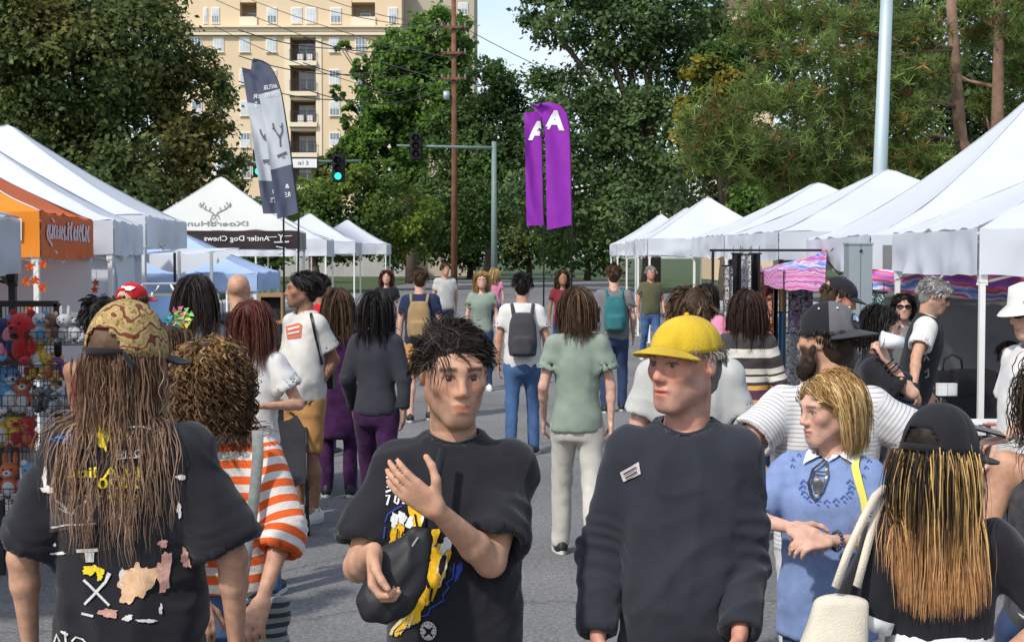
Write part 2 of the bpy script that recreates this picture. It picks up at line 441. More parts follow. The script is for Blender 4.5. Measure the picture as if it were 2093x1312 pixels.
class Person:
    def __init__(s, label, px, d, S=1.75, rz=0, vox=None, lean=0, yaw=0, pitch=0, roll=0, build=1.0, female=False, belly=0,
                 tone='fair', seed=0, headshift=(0, 0, 0), group=None, headscale=1.0, z0=0.0):
        s.S = S; s.k = k = S / 1.75; s.d = d; s.rz = R(rz); s.female = female; s.build = build; s.seed = seed; s.belly = belly
        s.X = XA(px, d); s.vox = (vox * 1.2 if vox else max(.0058, .0014 * d))
        s.root = thing('person', label, 'person', (s.X, d, z0), s.rz, group)
        s.z0 = z0
        s.Rz = rotz(s.rz); s.o = np.array([s.X, d, z0])
        s.tone = np.array(TONE[tone]) if isinstance(tone, str) else np.array(tone)
        s.hip = np.array([0, 0, .95 * k]); s.M = rotx(R(lean))
        w = build * (.92 if female else 1.0)
        s.w = w
        s.sh = {q: s.T((q * .164 * w, .012, 1.412)) for q in (-1, 1)}
        s.arm = {}
        for q in (-1, 1): s.hang(q)
        s.hk = (.45 + .55 * k) * headscale * 1.045
        s.C = s.T((0, -.014, 1.549)) + np.array([0, 0, .098 * s.hk]) + np.array(headshift)
        s.neck0 = s.T((0, .018, 1.42)); 
        s.H = rotz(R(yaw)) @ rotx(R(pitch)) @ roty(R(roll))
        s.neck1 = s.C + s.H @ np.array([0, .022, -.075]) * s.hk
        s.legs = {q: [np.array([q * .088 * k * w, 0, .93 * k]), np.array([q * .10 * k, -.015, .50 * k]), np.array([q * .105 * k, .015, .075 * k])] for q in (-1, 1)}
        s.foot = {q: np.array([q * .15, -1, 0]) for q in (-1, 1)}
        s.surf = {}
    def T(s, p): return s.hip + s.M @ (np.array(p, float) * s.k - s.hip)
    def loc(s, wpt): return s.Rz.T @ (np.array(wpt, float) - s.o)
    def wld(s, V): return np.asarray(V) @ s.Rz.T + s.o
    def h2l(s, p): return s.C + s.H @ (np.array(p, float) * s.hk)
    def hang(s, q, out=.07, fwd=.03, bend=.06):
        sh = s.sh[q]; k = s.k
        el = sh + np.array([q * out, .01, -.28]) * k
        wr = el + np.array([q * .0, -bend - fwd, -.24]) * k
        s.arm[q] = dict(el=el, wr=wr, hd=unit(wr - el + np.array([0, 0, -.2])), pn=np.array([-q, 0, 0.]), curl=.35, thumb=np.array([0, -1, -.2]))
    def reach(s, q, wr, pole=(0, 0, -1), hd=None, pn=None, curl=.4, world=True, thumb=None, lens=1.0):
        if world: wr = s.loc(wr)
        else: wr = np.array(wr, float)
        a, b = .285 * s.k * lens, .255 * s.k * lens
        sh = s.sh[q]; v = wr - sh; L = np.linalg.norm(v)
        if L > (a + b) * .995: v = v * (a + b) * .995 / L; wr = sh + v; L = np.linalg.norm(v)
        t = v / L; x = (a * a - b * b + L * L) / (2 * L); hgt = math.sqrt(max(a * a - x * x, 0))
        p = np.array(pole, float)
        if world: p = s.Rz.T @ p
        p = p - t * (p @ t); p = unit(p)
        el = sh + t * x + p * hgt
        d = dict(el=el, wr=wr, curl=curl)
        tw = lambda u: unit(s.Rz.T @ np.array(u, float)) if world else unit(u)
        d['hd'] = tw(hd) if hd is not None else unit(wr - el)
        d['pn'] = tw(pn) if pn is not None else np.array([0, 0, -1.])
        d['thumb'] = tw(thumb) if thumb is not None else None
        s.arm[q] = d
    # ---------------------------------------------------------------- hands and head
    def hand(s, F, q):
        a = s.arm[q]; k = s.hk * .98; wr = a['wr']; hd = unit(a['hd']); pn = a['pn'] - hd * (a['pn'] @ hd); pn = unit(pn)
        lat = np.cross(hd, pn)
        if a.get('thumb') is not None:
            if lat @ a['thumb'] < 0: lat = -lat
        elif lat @ np.array([0, -1, .3]) < 0: lat = -lat     # lat points to the thumb side
        curl = a['curl']
        pc0 = wr + hd * .012 * k; pc1 = wr + hd * .075 * k
        for o in (-.026, -.009, .009, .026):
            F.cone(pc0 + lat * o * .75 * k, .016 * k, pc1 + lat * o * k, .0135 * k, .012 * k, flat=(pn, .8))
        cs = curl if hasattr(curl, '__len__') else [curl, curl * 1.05, curl * 1.12, curl * 1.2]
        for i, (o, L) in enumerate(((.029, .070), (.010, .079), (-.010, .073), (-.029, .058))):
            p = wr + hd * (.082 - abs(i - 1.3) * .004) * k + lat * o * k
            ang = 0; c = cs[i]
            for j, f in enumerate((.44, .31, .25)):
                ang += c * (.8 if j == 0 else 1.15)
                dr = hd * math.cos(ang) + pn * math.sin(ang) + lat * o * 1.6 * (1 - min(c, 1))
                n = p + unit(dr) * L * f * k
                F.cone(p, (.0098 - j * .0009) * k, n, (.0090 - j * .0010) * k, .003)
                p = n
        p = wr + hd * .02 * k + lat * .024 * k + pn * .006 * k
        for j, (L, r) in enumerate(((.042, .0135), (.034, .0108), (.026, .0095))):
            dr = unit(hd * (.62 + .12 * j) + lat * (.75 - .33 * j) + pn * (.25 + .18 * j * min(1, np.mean(cs) + .3)))
            n = p + dr * L * k
            F.cone(p, r * k, n, r * .88 * k, .006)
            p = n
    def head(s, F, ears=True, beard=0, jaw=1.0):
        k = s.hk; H = s.H; P = s.h2l
        def E(c, r, kk=.02, sub=False, M=None): F.ell(P(c), np.array(r) * k, kk * k, H if M is None else H @ M, sub)
        def Cn(a, ra, b, rb, kk=.02, **kw): F.cone(P(a), ra * k, P(b), rb * k, kk * k, **kw)
        E((0, .014, .034), (.0745, .094, .081), .01)
        E((0, -.030, -.025), (.062 * jaw, .060, .080), .035)
        for q in (-1, 1):
            Cn((q * .052 * jaw, .004, -.052), .022, (q * .018, -.066, -.098), .018, .03)
            E((q * .040, -.062, -.018), (.024, .020, .022), .025)              # cheek
            Cn((q * .012, -.086, .026), .011, (q * .046, -.074, .027), .010, .022)   # brow
        Cn((-.013, -.072, -.101), .019, (.013, -.072, -.101), .019, .025)      # chin
        E((0, -.074, -.066), (.034, .022, .026), .025)                         # muzzle
        for q in (-1, 1): E((q * .032, -.099, .004), (.017, .014, .012), .014, True)
        Cn((0, -.088, .016), .0075, (0, -.110, -.028), .0115, .016)
        for q in (-1, 1): E((q * .012, -.098, -.034), (.0085, .011, .0085), .010)
        E((0, -.0975, -.0605), (.022, .0075, .0058), .007)
        E((0, -.0955, -.0735), (.019, .0085, .0068), .007)
        for q in (-1, 1): E((q * .012, -.0985, -.0672), (.018, .004, .0016), .004, True)
        for q in (-1, 1): E((q * .031, -.0755, .0025), (.0172, .0142, .0142), .007)
        for q in (-1, 1): E((q * .031, -.0930, .0022), (.0132, .014, .0034), .003, True)
        if ears:
            for q in (-1, 1):
                M = rotz(q * .35)
                E((q * .077, .016, -.004), (.009, .019, .031), .008, M=M)
                E((q * .085, .010, .002), (.006, .009, .016), .005, True, M=M)
        F.cone(s.neck0, .066 * s.k * (.82 if s.female else 1), s.neck1, .054 * k * (.86 if s.female else 1), .03)
    def skincol(s, V, beard=None, brow=(.05, .03, .02), lips=None, stubble=None, makeup=False):
        t = s.tone; c = np.tile(t, (len(V), 1)).astype(np.float32)
        n = fbm(V * 22, s.seed + 3)[:, None]
        c *= 1 + .09 * n * np.array([.6, 1, 1])
        q = ((V - s.C) @ s.H) / s.hk
        x, y, z = q[:, 0], q[:, 1], q[:, 2]
        inh = (np.abs(x) < .11) & (np.abs(y) < .14) & (z > -.14) & (z < .15)
        lip = np.array(lips if lips is not None else (t[0] * .85, t[1] * .55, t[2] * .55))
        def mixin(m, col):
            nonlocal c
            m = (np.clip(m, 0, 1) * inh)[:, None]; c = c * (1 - m) + np.array(col) * m
        cheek = np.exp(-(((np.abs(x) - .042) / .022) ** 2 + ((z + .022) / .022) ** 2)) * (y < -.03) * .5 + np.exp(-((x / .014) ** 2 + ((z + .03) / .014) ** 2)) * (y < -.09) * .5
        mixin(cheek, t * np.array([1.02, .78, .76]))
        if stubble is not None or beard is not None:
            sm_ = lambda a: np.clip(a, 0, 1) ** 2 * (3 - 2 * np.clip(a, 0, 1))
            nn_ = .006 * vnoise(V * 70, 5)
            bz = -.048 + .034 * sm_((np.abs(x) - .034) / .030)
            m = sm_((bz + nn_ - z) / .014) * sm_((.022 - y) / .02) * (z > -.14)
            m *= 1 - sm_((.026 - np.abs(x)) / .006) * (np.abs(z + .068) < .012)
            mixin(m * (.92 if beard is not None else .40), beard if beard is not None else stubble)
        mixin(((np.abs(x) < .023) & (np.abs(z + .067) < .0115 - .18 * np.abs(x)) & (y < -.078)) * .85, lip)
        ax = np.abs(x)
        mixin(((ax > .012) & (ax < .052) & (np.abs(z - (.0265 - ((ax - .03) / .03) ** 2 * .006)) < .0046) & (y < -.05)) * .85, brow)
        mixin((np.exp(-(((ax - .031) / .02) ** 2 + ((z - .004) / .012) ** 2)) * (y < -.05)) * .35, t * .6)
        mixin(((np.abs(ax - .031) < .0175) & (np.abs(z - (.0098 - ((ax - .031) / .0175) ** 2 * .005)) < .0026) & (y < -.06)) * .8, np.array(brow) * .6)
        return c
    def skin(s, zmin=.85, legs=False, vox=None, hands=True, shrink=.88, **kw):
        v = vox or s.vox; k = s.k
        pts = [s.C + np.array([x, y, z]) for x in (-.13, .13) for y in (-.14, .14) for z in (-.15, .15)]
        for q in (-1, 1):
            a = s.arm[q]
            pts += [s.sh[q] + np.array([q * .06, 0, .05]), a['el'] + .06, a['el'] - .06, a['wr'] + a['hd'] * .22 + .03, a['wr'] - .06, a['wr'] + .06, a['wr'] + a['hd'] * .22 - .03]
        pts += [s.T((x, y, zmin)) for x in (-.18, .18) for y in (-.14, .14)]
        if legs:
            for q in (-1, 1): pts += [p + e for p in s.legs[q] for e in (-.11, .11)] + [s.legs[q][2] + s.foot[q] * .05]
        pts = np.array(pts)
        F = Field(pts.min(0), pts.max(0), v)
        secs = [r for r in (FEMALE if s.female else MALE) if r[0] >= zmin - .01]
        secs = [(r[0] * k - s.hip[2], r[1] * k, r[2] * k, r[3] * k * s.w * shrink * (.92 if s.female else .95), r[4] * k * shrink * .93) for r in secs if r[0] < 1.48]
        F.loft(secs, .03, s.M, s.hip)
        for q in (-1, 1):
            a = s.arm[q]; sl = .86 if s.female else 1.0
            sl *= (.6 + .4 * s.build)
            F.cone(s.sh[q] - np.array([q * .03 * k, 0, .01]), .058 * k * sl, s.sh[q], .052 * k * sl, .03)
            F.cone(s.sh[q], .050 * k * sl, a['el'], .040 * k * sl, .02)
            m = a['el'] + (a['wr'] - a['el']) * .3
            F.cone(a['el'], .038 * k * sl, m, .040 * k * sl, .015)
            F.cone(m, .040 * k * sl, a['wr'], .025 * k * (.9 if s.female else 1), .012, flat=(a['pn'], .88))
            if hands: s.hand(F, q)
        if legs:
            for q in (-1, 1):
                h, kn, an = s.legs[q]
                F.cone(h, .085 * k, kn, .055 * k, .03); 
                m = kn + (an - kn) * .33 + np.array([0, .018 * k, 0])
                F.cone(kn, .050 * k, m, .055 * k, .03); F.cone(m, .053 * k, an, .034 * k, .03)
                F.cone(an, .036 * k, an + unit(s.foot[q]) * .1 * k + np.array([0, 0, -.04 * k]), .03 * k, .03)
        s.head(F, **{q: kw.pop(q) for q in ('ears', 'jaw') if q in kw})
        V, Fc = F.mesh(); V = relax(V, Fc, 1, .35)
        o = mesh_np('body', V, Fc, SKIN, s.root, cols=s.skincol(V, **kw))
        s.body = o; s.surf['body'] = (V, Fc)
        return o
    def eyes(s, iris=(.10, .06, .03)):
        E = mat('eye_white', (.40, .36, .34), rough=.25, var=.03, spec=.5)
        I = mat('iris %s' % str(iris), iris, rough=.15, var=.05, spec=.5)
        for q in (-1, 1):
            c = s.h2l((q * .031, -.0752, .0025)); r = .0122 * s.hk
            e = MB().ball((0, 0, 0), r, 14, 10).build('eye', E, s.root, True); e.location = c
            d = s.H @ np.array([0, -1, 0.])
            ii = MB().ball((0, 0, 0), (.0070 * s.hk, .003 * s.hk, .0070 * s.hk), 12, 6).build('iris', I, e, True)
            ii.location = Vector(d * (r - .0012)); ii.rotation_euler = Matrix(s.H.tolist()).to_euler()
    # ---------------------------------------------------------------- clothes
    def folds(s, V, F, amp=.006, seed=0, sc=(11, 11, 4.5), elbow=True, low=.006):
        N = vnormals(V, F); k = s.k
        wp = V * 4 + seed * 3.1
        wv = np.stack([vnoise(wp, seed + 1), vnoise(wp, seed + 2), vnoise(wp, seed + 3)], 1) * .055
        a = 1 - 2 * np.abs(vnoise((V + wv) * np.array(sc) * 1.0, seed + 5))
        b = 1 - 2 * np.abs(vnoise((V + wv * 1.4) @ rotx(.8).T @ roty(.5).T * np.array([7, 7, 17]), seed + 8))
        mask = .55 + .5 * np.clip(vnoise(V * 3.3, seed + 4) + .5, 0, 1)
        c_ = 1 - 2 * np.abs(vnoise((V + wv * 2) @ rotz(.6).T @ rotx(-.7).T * np.array([6, 6, 20]), seed + 21))
        d = low * vnoise(V * 5, seed) + amp * (.6 * np.maximum(a, -.3) + .55 * np.maximum(b, -.3) + .45 * np.maximum(c_, -.1) ** 1.0) * mask
        if elbow:
            for q in (-1, 1):
                e = s.arm[q]['el']; r = np.linalg.norm(V - e, axis=1); g = np.exp(-(r / (.10 * k)) ** 2)
                t = unit(s.arm[q]['wr'] - s.sh[q])
                u = (V - e) @ t
                d += g * amp * .8 * np.sin(u * 130 + 9 * vnoise(V * 9, seed + 11) + 3 * q) * (.55 + .6 * vnoise(V * 14, seed + 12))
        return V + N * d[:, None]
    def shirt(s, mt, name='shirt', hem=.86, sleeve='short', sl=.62, r=(.078, .082), ease=0.0, secs=None, neck=.066, fold=.006, vox=None,
              vneck=0, wear=1.0, foldsc=(11, 11, 4.5), low=.006, loose=1.0, fr=(.054, .043), neckz=1.47, keep=None, forel=.95, bellyx=1.0, parent=None, collar=None):
        v = vox or s.vox * 1.4; k = s.k
        base = secs or (FEMALE if s.female else MALE)
        S_ = []
        for z, cx, cy, a, b in base:
            bel = s.belly * math.exp(-((z - 1.05) / .16) ** 2)
            sl_w = 1.0 if z > 1.38 else 1.0
            S_.append((z * k - s.hip[2], cx * k, (cy - bel * .75) * k, (a * s.w + ease + bel * .45) * k * wear, (b + ease * .8 + bel * .8) * k * wear))
        if hem < base[0][0]:
            S_ = [((hem - .01) * k - s.hip[2],) + S_[0][1:]] + S_
        pts = [s.T((x, y, z)) for x in (-.26, .26) for y in (-.26 - s.belly, .22) for z in (hem - .03, 1.54)]
        pts = [p * np.array([max(1, s.w), 1, 1]) for p in pts]
        for q in (-1, 1):
            a = s.arm[q]
            pts += [s.sh[q] + .1, s.sh[q] - .1, a['el'] + .1, a['el'] - .1]
            if sleeve == 'long': pts += [a['wr'] + .07, a['wr'] - .07]
        pts = np.array(pts)
        F = Field(pts.min(0), pts.max(0), v)
        F.loft(S_, .03, s.M, s.hip)
        r0, r1 = r[0] * k, r[1] * k
        if sleeve:
            for q in (-1, 1):
                a = s.arm[q]; sh = s.sh[q] - np.array([q * .012, 0, .012]) * k; el = a['el']; L = np.linalg.norm(el - sh)
                if sleeve == 'short':
                    end = sh + (el - sh) * sl
                    F.cone(sh, r0 * .82, end, r1, .034 * k, cut1=L * sl - .002)
                    F.ell(s.sh[q] + np.array([-q * .008, 0, 0]), np.array([.060, .060, .058]) * k, .05 * k)
                else:
                    F.cone(sh, r0 * .9, el, fr[0] * k * 1.08, .045 * k)
                    F.cone(el, fr[0] * k * 1.06, a['wr'], fr[1] * k, .02 * k, cut1=np.linalg.norm(a['wr'] - el) * forel)
        # hollow hem, cuffs and neck
        F.plane_cut(s.T((0, 0, hem)), s.M @ np.array([0, 0, -1.]))
        hw = max(.012, 1.7 * v); hs = [(z, cx, cy, a - hw, b - hw) for z, cx, cy, a, b in S_ if z < .05 * k + (hem - .95) * k + .02]
        if len(hs) >= 2: F.loft([(hs[0][0] - .05,) + hs[0][1:]] + hs[1:], .01, s.M, s.hip, sub=True)
        if sleeve:
            for q in (-1, 1):
                a = s.arm[q]; sh = s.sh[q] - np.array([q * .012, 0, .012]) * k; el = a['el']
                if sleeve == 'short':
                    u = unit(el - sh); L = np.linalg.norm(el - sh) * sl
                    F.cone(sh + u * (L - .05), r1 * .8 - .004, sh + u * (L + .06), r1 - max(.007, 1.5 * v), .006, sub=True, cut0=0)
                else:
                    u = unit(a['wr'] - el); L = np.linalg.norm(a['wr'] - el) * forel
                    F.cone(el + u * (L - .03), fr[1] * k - max(.008, 1.5 * v), el + u * (L + .05), fr[1] * k - max(.006, 1.5 * v), .004, sub=True)
        nb = s.T((0, .012, neckz - .06)); nt = s.T((0, -.012, neckz + .14))
        F.cone(nb, neck * k * (.86 if s.female else 1), nt, neck * 1.15 * k * (.86 if s.female else 1), .008, sub=True)
        if vneck: F.cone(s.T((0, -.10, neckz - vneck)), .012 * k, s.T((0, -.09, neckz + .03)), .055 * k, .01, sub=True)
        V, Fc = F.mesh()
        V = relax(V, Fc, 1, .18)
        V = s.folds(V, Fc, fold, s.seed + 5, foldsc, low=low) if fold else V
        # stripe coordinate: height on the trunk, arc length on the sleeves
        band = (((V - s.hip) @ s.M)[:, 2] + s.hip[2]) / k
        if sleeve:
            for q in (-1, 1):
                a = s.arm[q]; sh, el, wr = s.sh[q], a['el'], a['wr']
                def segd(p, e):
                    vv = e - p; u = np.clip(((V - p) @ vv) / (vv @ vv), 0, 1); return np.linalg.norm(V - p - u[:, None] * vv, axis=1), u
                d1, u1 = segd(sh, el); d2, u2 = segd(el, wr)
                z0 = ((sh - s.hip) @ s.M)[2] / k + s.hip[2] / k
                L1 = np.linalg.norm(el - sh) / k; L2 = np.linalg.norm(wr - el) / k
                q_out = (((V - s.hip) @ s.M)[:, 0] * q) > s.sh[q][0] * q * .98
                onarm = ((np.minimum(d1, d2) < .105 * k) & q_out & (u1 > .02)) | ((d2 < .09 * k) & (u2 > .02))
                s1 = np.where(d1 < d2, u1 * L1, L1 + u2 * L2)
                band = np.where(onarm, z0 - s1, band)
        o = mesh_np(name, V, Fc, mt, parent or s.root, floats=dict(band=band))
        s.surf[name] = (V, Fc, o)
        if collar:
            ax = s.T((0, 0, neckz)); L_ = (V - ax) @ s.M; rr_ = np.hypot(L_[:, 0], L_[:, 1]); an = np.arctan2(L_[:, 1], L_[:, 0]); pts = []
            for i in range(36):
                a0 = -math.pi + 2 * math.pi * i / 36
                m_ = (np.abs((an - a0 + math.pi) % (2 * math.pi) - math.pi) < .12) & (rr_ < .13 * k) & (L_[:, 2] > -.12 * k)
                if m_.any(): j_ = np.nonzero(m_)[0]; j_ = j_[np.argmin(rr_[j_] - L_[j_, 2] * 1.2)]; pts.append(V[j_])
            if len(pts) > 20:
                P_ = np.array(pts)
                for _ in range(3): P_ = (np.roll(P_, 1, 0) + P_ * 2 + np.roll(P_, -1, 0)) / 4
                MB().tube([tuple(q) for q in np.vstack([P_, P_[:1]])], .0065 * k, 8, False).build('neck_rib', collar if collar is not True else mt, o, True)
        return o
    def pants(s, mt, name='trousers', top=1.0, cut=None, r=(.092, .066, .056), fold=.006, vox=None, hipw=1.0):
        v = vox or max(s.vox * 1.7, .016); k = s.k; w = s.w
        pts = [np.array([x, y, top * k]) for x in (-.24, .24) for y in (-.2, .2)]
        for q in (-1, 1): pts += [p + e for p in s.legs[q] for e in (-.13, .13)]
        pts = np.array(pts); lo = pts.min(0)
        if cut: lo[2] = (cut - .03) * k
        F = Field(lo, pts.max(0), v)
        F.loft([(.78 * k, 0, .005, .165 * k * w * hipw, .112 * k), (.88 * k, 0, .005, .172 * k * w * hipw, .120 * k), (.97 * k, 0, -s.belly * .3, (.160 + .3 * s.belly) * k * w, (.112 + s.belly * .5) * k), (top * k, 0, -s.belly * .3, (.155 + .3 * s.belly) * k * w, (.108 + s.belly * .5) * k)], .03)
        for q in (-1, 1):
            h, kn, an = s.legs[q]
            h = h + np.array([0, 0, -.06 * k])
            if cut:
                L = (h[2] - cut * k) / max((h - kn)[2], .01) * np.linalg.norm(kn - h)
                F.cone(h, r[0] * k, kn, r[1] * k, .03, cut1=L)
                u = unit(kn - h)
                F.cone(h + u * (L - .06), r[1] * k * .86, h + u * (L + .05), r[1] * k - max(.008, 1.4 * v), .006, sub=True)
            else:
                F.cone(h, r[0] * k, kn, r[1] * k, .03); F.cone(kn, r[1] * k, an + np.array([0, 0, -.03 * k]), r[2] * k, .03)
        if not cut: F.plane_cut((0, 0, .035 * k), (0, 0, -1))
        V, Fc = F.mesh(); V = relax(V, Fc, 1, .4)
        if fold: V = s.folds(V, Fc, fold, s.seed + 50, (12, 12, 7), elbow=False)
        o = mesh_np(name, V, Fc, mt, s.root); s.surf[name] = (V, Fc, o)
        return o
    def shoes(s, mt, sole=None, vox=None):
        k = s.k
        for q in (-1, 1):
            an = s.legs[q][2]; f = unit(s.foot[q]); lat = np.array([-f[1], f[0], 0])
            b = np.array([an[0], an[1], 0])
            F = Field(b - .26, b + np.array([.26, .26, .14]), vox or max(s.vox, .013))
            M = np.stack([f, lat, [0, 0, 1]], 1)
            F.ell(b + f * .06 * k + [0, 0, .035], (.138 * k, .045 * k, .042), .01, M)
            F.ell(b - f * .01 + [0, 0, .055], (.065 * k, .040 * k, .055), .03, M)
            F.cone(b + [0, 0, .06], .040 * k, b + [0, 0, .10], .042 * k, .02)
            F.cone(b + [0, 0, .08], .030 * k, b + [0, 0, .14], .034 * k, .005, sub=True)
            F.plane_cut((0, 0, .004), (0, 0, -1))
            V, Fc = F.mesh()
            o = mesh_np('shoe', V, Fc, mt, s.root)
            so = MB(); ring = []
            for i in range(20):
                an2 = 2 * math.pi * i / 20; c, sn = math.cos(an2), math.sin(an2)
                p = b + f * (.06 + .142 * c) * k + lat * (.049 * sn * (1 + .12 * c)) * k
                ring.append(p)
            Vv = [tuple(p + np.array([0, 0, z])) for z in (.003, .027) for p in ring]
            Ff = [(i, (i + 1) % 20, 20 + (i + 1) % 20, 20 + i) for i in range(20)] + [tuple(range(20))[::-1], tuple(range(20, 40))]
            mesh_py('sole', Vv, Ff, sole or mt, o)
    # ---------------------------------------------------------------- hair
    def colliders(s, grow=0.0):
        k = s.k; hk = s.hk
        L = [('e', s.h2l((0, .014, .034)), np.array([.078, .098, .086]) * hk + grow, s.H),
             ('c', s.neck0, s.neck1, .056 * k + grow),
             ('e', s.T((0, 0, 1.22)), np.array([.185 * s.w + grow, .135 + grow, .26]) * k, s.M)]
        for q in (-1, 1): L.append(('c', s.T((0, .012, 1.43)), s.sh[q] + np.array([0, 0, -.02]), .080 * k + grow))
        for q in (-1, 1): L.append(('c', s.sh[q], s.arm[q]['el'], .085 * k + grow))
        return L
    def strands(s, n, length, roots='scalp', steps=13, width=.0013, col=None, tip=None, wave=.004, wfreq=3, splay=.15, seed=1, child=15, spread=.020,
                ztop=1.0, zlow=-.55, grow=.0, grav=.35, face=True, curl=0, curlr=.012, name='hair', colfn=None, base=True, basez=None, side=None, extra=None, lenvar=.25, mats=None, facey=-.012, part=0.0, comb=None, basegrow=1.0):
        g = np.random.default_rng(seed + s.seed * 13)
        hk = s.hk
        U = []
        while len(U) < n:
            u = unit(g.normal(size=3))
            if u[2] > ztop or u[2] < zlow: continue
            pt = np.array([0, .014, .034]) + u * np.array([.079, .099, .087])
            if face and (((pt - np.array([0, -.115, -.03])) / np.array([.088, .102, .100])) ** 2).sum() < 1: continue
            if face and u[1] < -.10 and u[2] < -.12: continue
            if side and not side(u): continue
            U.append(u)
        U = np.array(U)
        rad = np.array([.079, .099, .087])
        P = (s.C + ((np.array([0, .014, .034]) + U * rad) * hk) @ s.H.T)
        down = np.array([0, 0, -1.])
        out = (U * np.array([1, 1, .6])) @ s.H.T
        D = out * (.06 + splay) + down * .45 + g.normal(size=(n, 3)) * .07
        L = np.array([length * (1 + lenvar * (g.random() * 2 - 1)) for _ in range(n)])
        marg = g.random(n) ** 1.5 * .012 + .002
        sgn = np.sign(U[:, 0] - part)
        fr_ = np.clip(.35 - U[:, 1:2], 0, 1) * (U[:, 2:3] > .05)
        D = D * (1 - .8 * fr_) + (np.stack([sgn * .75, np.full(n, .38), np.full(n, -.12)], 1)) @ s.H.T * (fr_ + .35 * (U[:, 2:3] > .3))
        if comb is not None:
            D = D * .35 + np.array(comb) @ s.H.T + g.normal(size=(n, 3)) * .18
            nl = (U / rad) @ s.H.T; nl /= np.linalg.norm(nl, axis=1, keepdims=True)
            D = D - nl * (np.sum(D * nl, 1, keepdims=True) - .10)
        marg = marg * np.where(fr_[:, 0] > .3, .45, 1)
        cols_ = s.colliders(grow)
        path = [P.copy()]
        ph = g.random((n, 3)) * 6.28
        for t in range(steps):
            D = D / np.maximum(np.linalg.norm(D, axis=1, keepdims=True), 1e-6)
            D = D * (1 - grav) + down * grav
            D += .10 * np.sin(ph + t / steps * wfreq * 6.28) * np.array([1, 1, .2]) * (wave / .004) * .5
            D = D / np.linalg.norm(D, axis=1, keepdims=True)
            Q = P + D * (L / steps)[:, None]
            for c in cols_:
                if c[0] == 'e':
                    q = ((Q - c[1]) @ c[3]) / (c[2] + marg[:, None]); l = np.linalg.norm(q, axis=1, keepdims=True)
                    q = np.where(l < 1, q / np.maximum(l, 1e-6), q)
                    Q = np.where(l < 1, c[1] + (q * (c[2] + marg[:, None])) @ c[3].T, Q)
                else:
                    v = c[2] - c[1]; u = np.clip(((Q - c[1]) @ v) / (v @ v), 0, 1)
                    w_ = Q - c[1] - u[:, None] * v; l = np.linalg.norm(w_, axis=1, keepdims=True); rr = c[3] + marg[:, None]
                    Q = np.where(l < rr, c[1] + u[:, None] * v + w_ / np.maximum(l, 1e-6) * rr, Q)
            if face and comb is None:
                lq = ((Q - s.C) @ s.H) / hk
                lim = facey - np.clip((lq[:, 2] - .015) / .075, 0, 1) * .095
                bad = (lq[:, 1] < lim) & (lq[:, 2] > -.17)
                lq[:, 1] = np.where(bad, lim, lq[:, 1])
                push = bad & (np.abs(lq[:, 0]) < .074) & (lq[:, 2] < .04)
                sg = np.where(np.abs(sgn) > 0, sgn, 1)
                lq[:, 0] = np.where(push, sg * (.076 + marg * .6), lq[:, 0])
                Q = np.where(bad[:, None], s.C + (lq * hk) @ s.H.T, Q)
            D = Q - P; P = Q; path.append(P.copy())
        G = np.stack(path, 1)                                  # n, steps+1, 3
        m = steps + 1; tt = np.linspace(0, 1, m)
        off = g.normal(size=(n, child, 1, 3)) * spread * np.array([1, 1, .5]) * (1 - .30 * tt)[None, None, :, None]
        A = G[:, None] + off
        if curl:
            ang = tt[None, None, :] * curl * 6.28 + g.random((n, child, 1)) * .9 + g.random((n, 1, 1)) * 6.28
            cr = curlr * np.clip(tt * 4, 0, 1)
            A = A + np.stack([np.cos(ang), np.sin(ang), .25 * np.sin(ang * .5)], -1) * cr[None, None, :, None]
        else:
            fr = g.random((n, child, 1)) * 2 + wfreq
            A = A + np.stack([np.sin(tt * fr * 6.28 + g.random((n, child, 1)) * 6.28), np.cos(tt * fr * 5 + g.random((n, child, 1)) * 6.28), 0 * tt + 0 * fr], -1) * (wave * np.clip(tt * 3, 0, 1))[None, None, :, None]
        A = A.reshape(-1, m, 3); N = len(A)
        Tn = np.gradient(A, axis=1); Tn /= np.maximum(np.linalg.norm(Tn, axis=2, keepdims=True), 1e-9)
        rv = g.normal(size=(N, 1, 3)); a = np.cross(Tn, rv); a /= np.maximum(np.linalg.norm(a, axis=2, keepdims=True), 1e-9); b = np.cross(Tn, a)
        wd = width * (.7 + .6 * g.random((N, 1))) * np.clip(1.15 - tt ** 3, .12, 1)[None, :]
        V = np.stack([A + a * (wd * 1.25)[:, :, None], A - a * (wd * 1.25)[:, :, None]], 2).reshape(-1, 3)
        i0 = (np.arange(N)[:, None] * m + np.arange(m - 1)[None, :]) * 2
        Fq = np.stack([i0, i0 + 1, i0 + 3, i0 + 2], -1).reshape(-1, 4)
        if colfn is not None:
            cc = colfn(g, n, child, tt, G)
        else:
            c0 = np.array(col); c1 = np.array(tip if tip is not None else col)
            v_ = np.exp(g.normal(size=(n, 1, 1, 1)) * .16 + g.normal(size=(n, child, 1, 1)) * .12)
            cc = (c0 * (1 - tt[:, None]) + c1 * tt[:, None])[None, None] * v_
        cc = np.broadcast_to(cc, (n, child, m, 3)).reshape(-1, 1, 3).repeat(2, 1).reshape(-1, 3)
        if base:
            F = Field(s.C - .16 * hk, s.C + .16 * hk, max(s.vox * 1.3, .007))
            F.ell(s.h2l((0, .016, .036)), np.array([.0800, .0995, .0885]) * hk * basegrow, .01, s.H)
            F.ell(s.h2l((0, .045, -.03)), np.array([.064, .062, .07]) * hk, .03 * hk, s.H)
            hl = s.h2l((0, -.045, .03)); F.ell(s.h2l((0, -.115, -.03)), np.array([.085, .10, .098]) * hk, .01, s.H, sub=True)
            if basez is not None: F.plane_cut(s.h2l((0, 0, basez)), s.H @ np.array([0, 0, 1.]))
            V2, F2 = F.mesh()
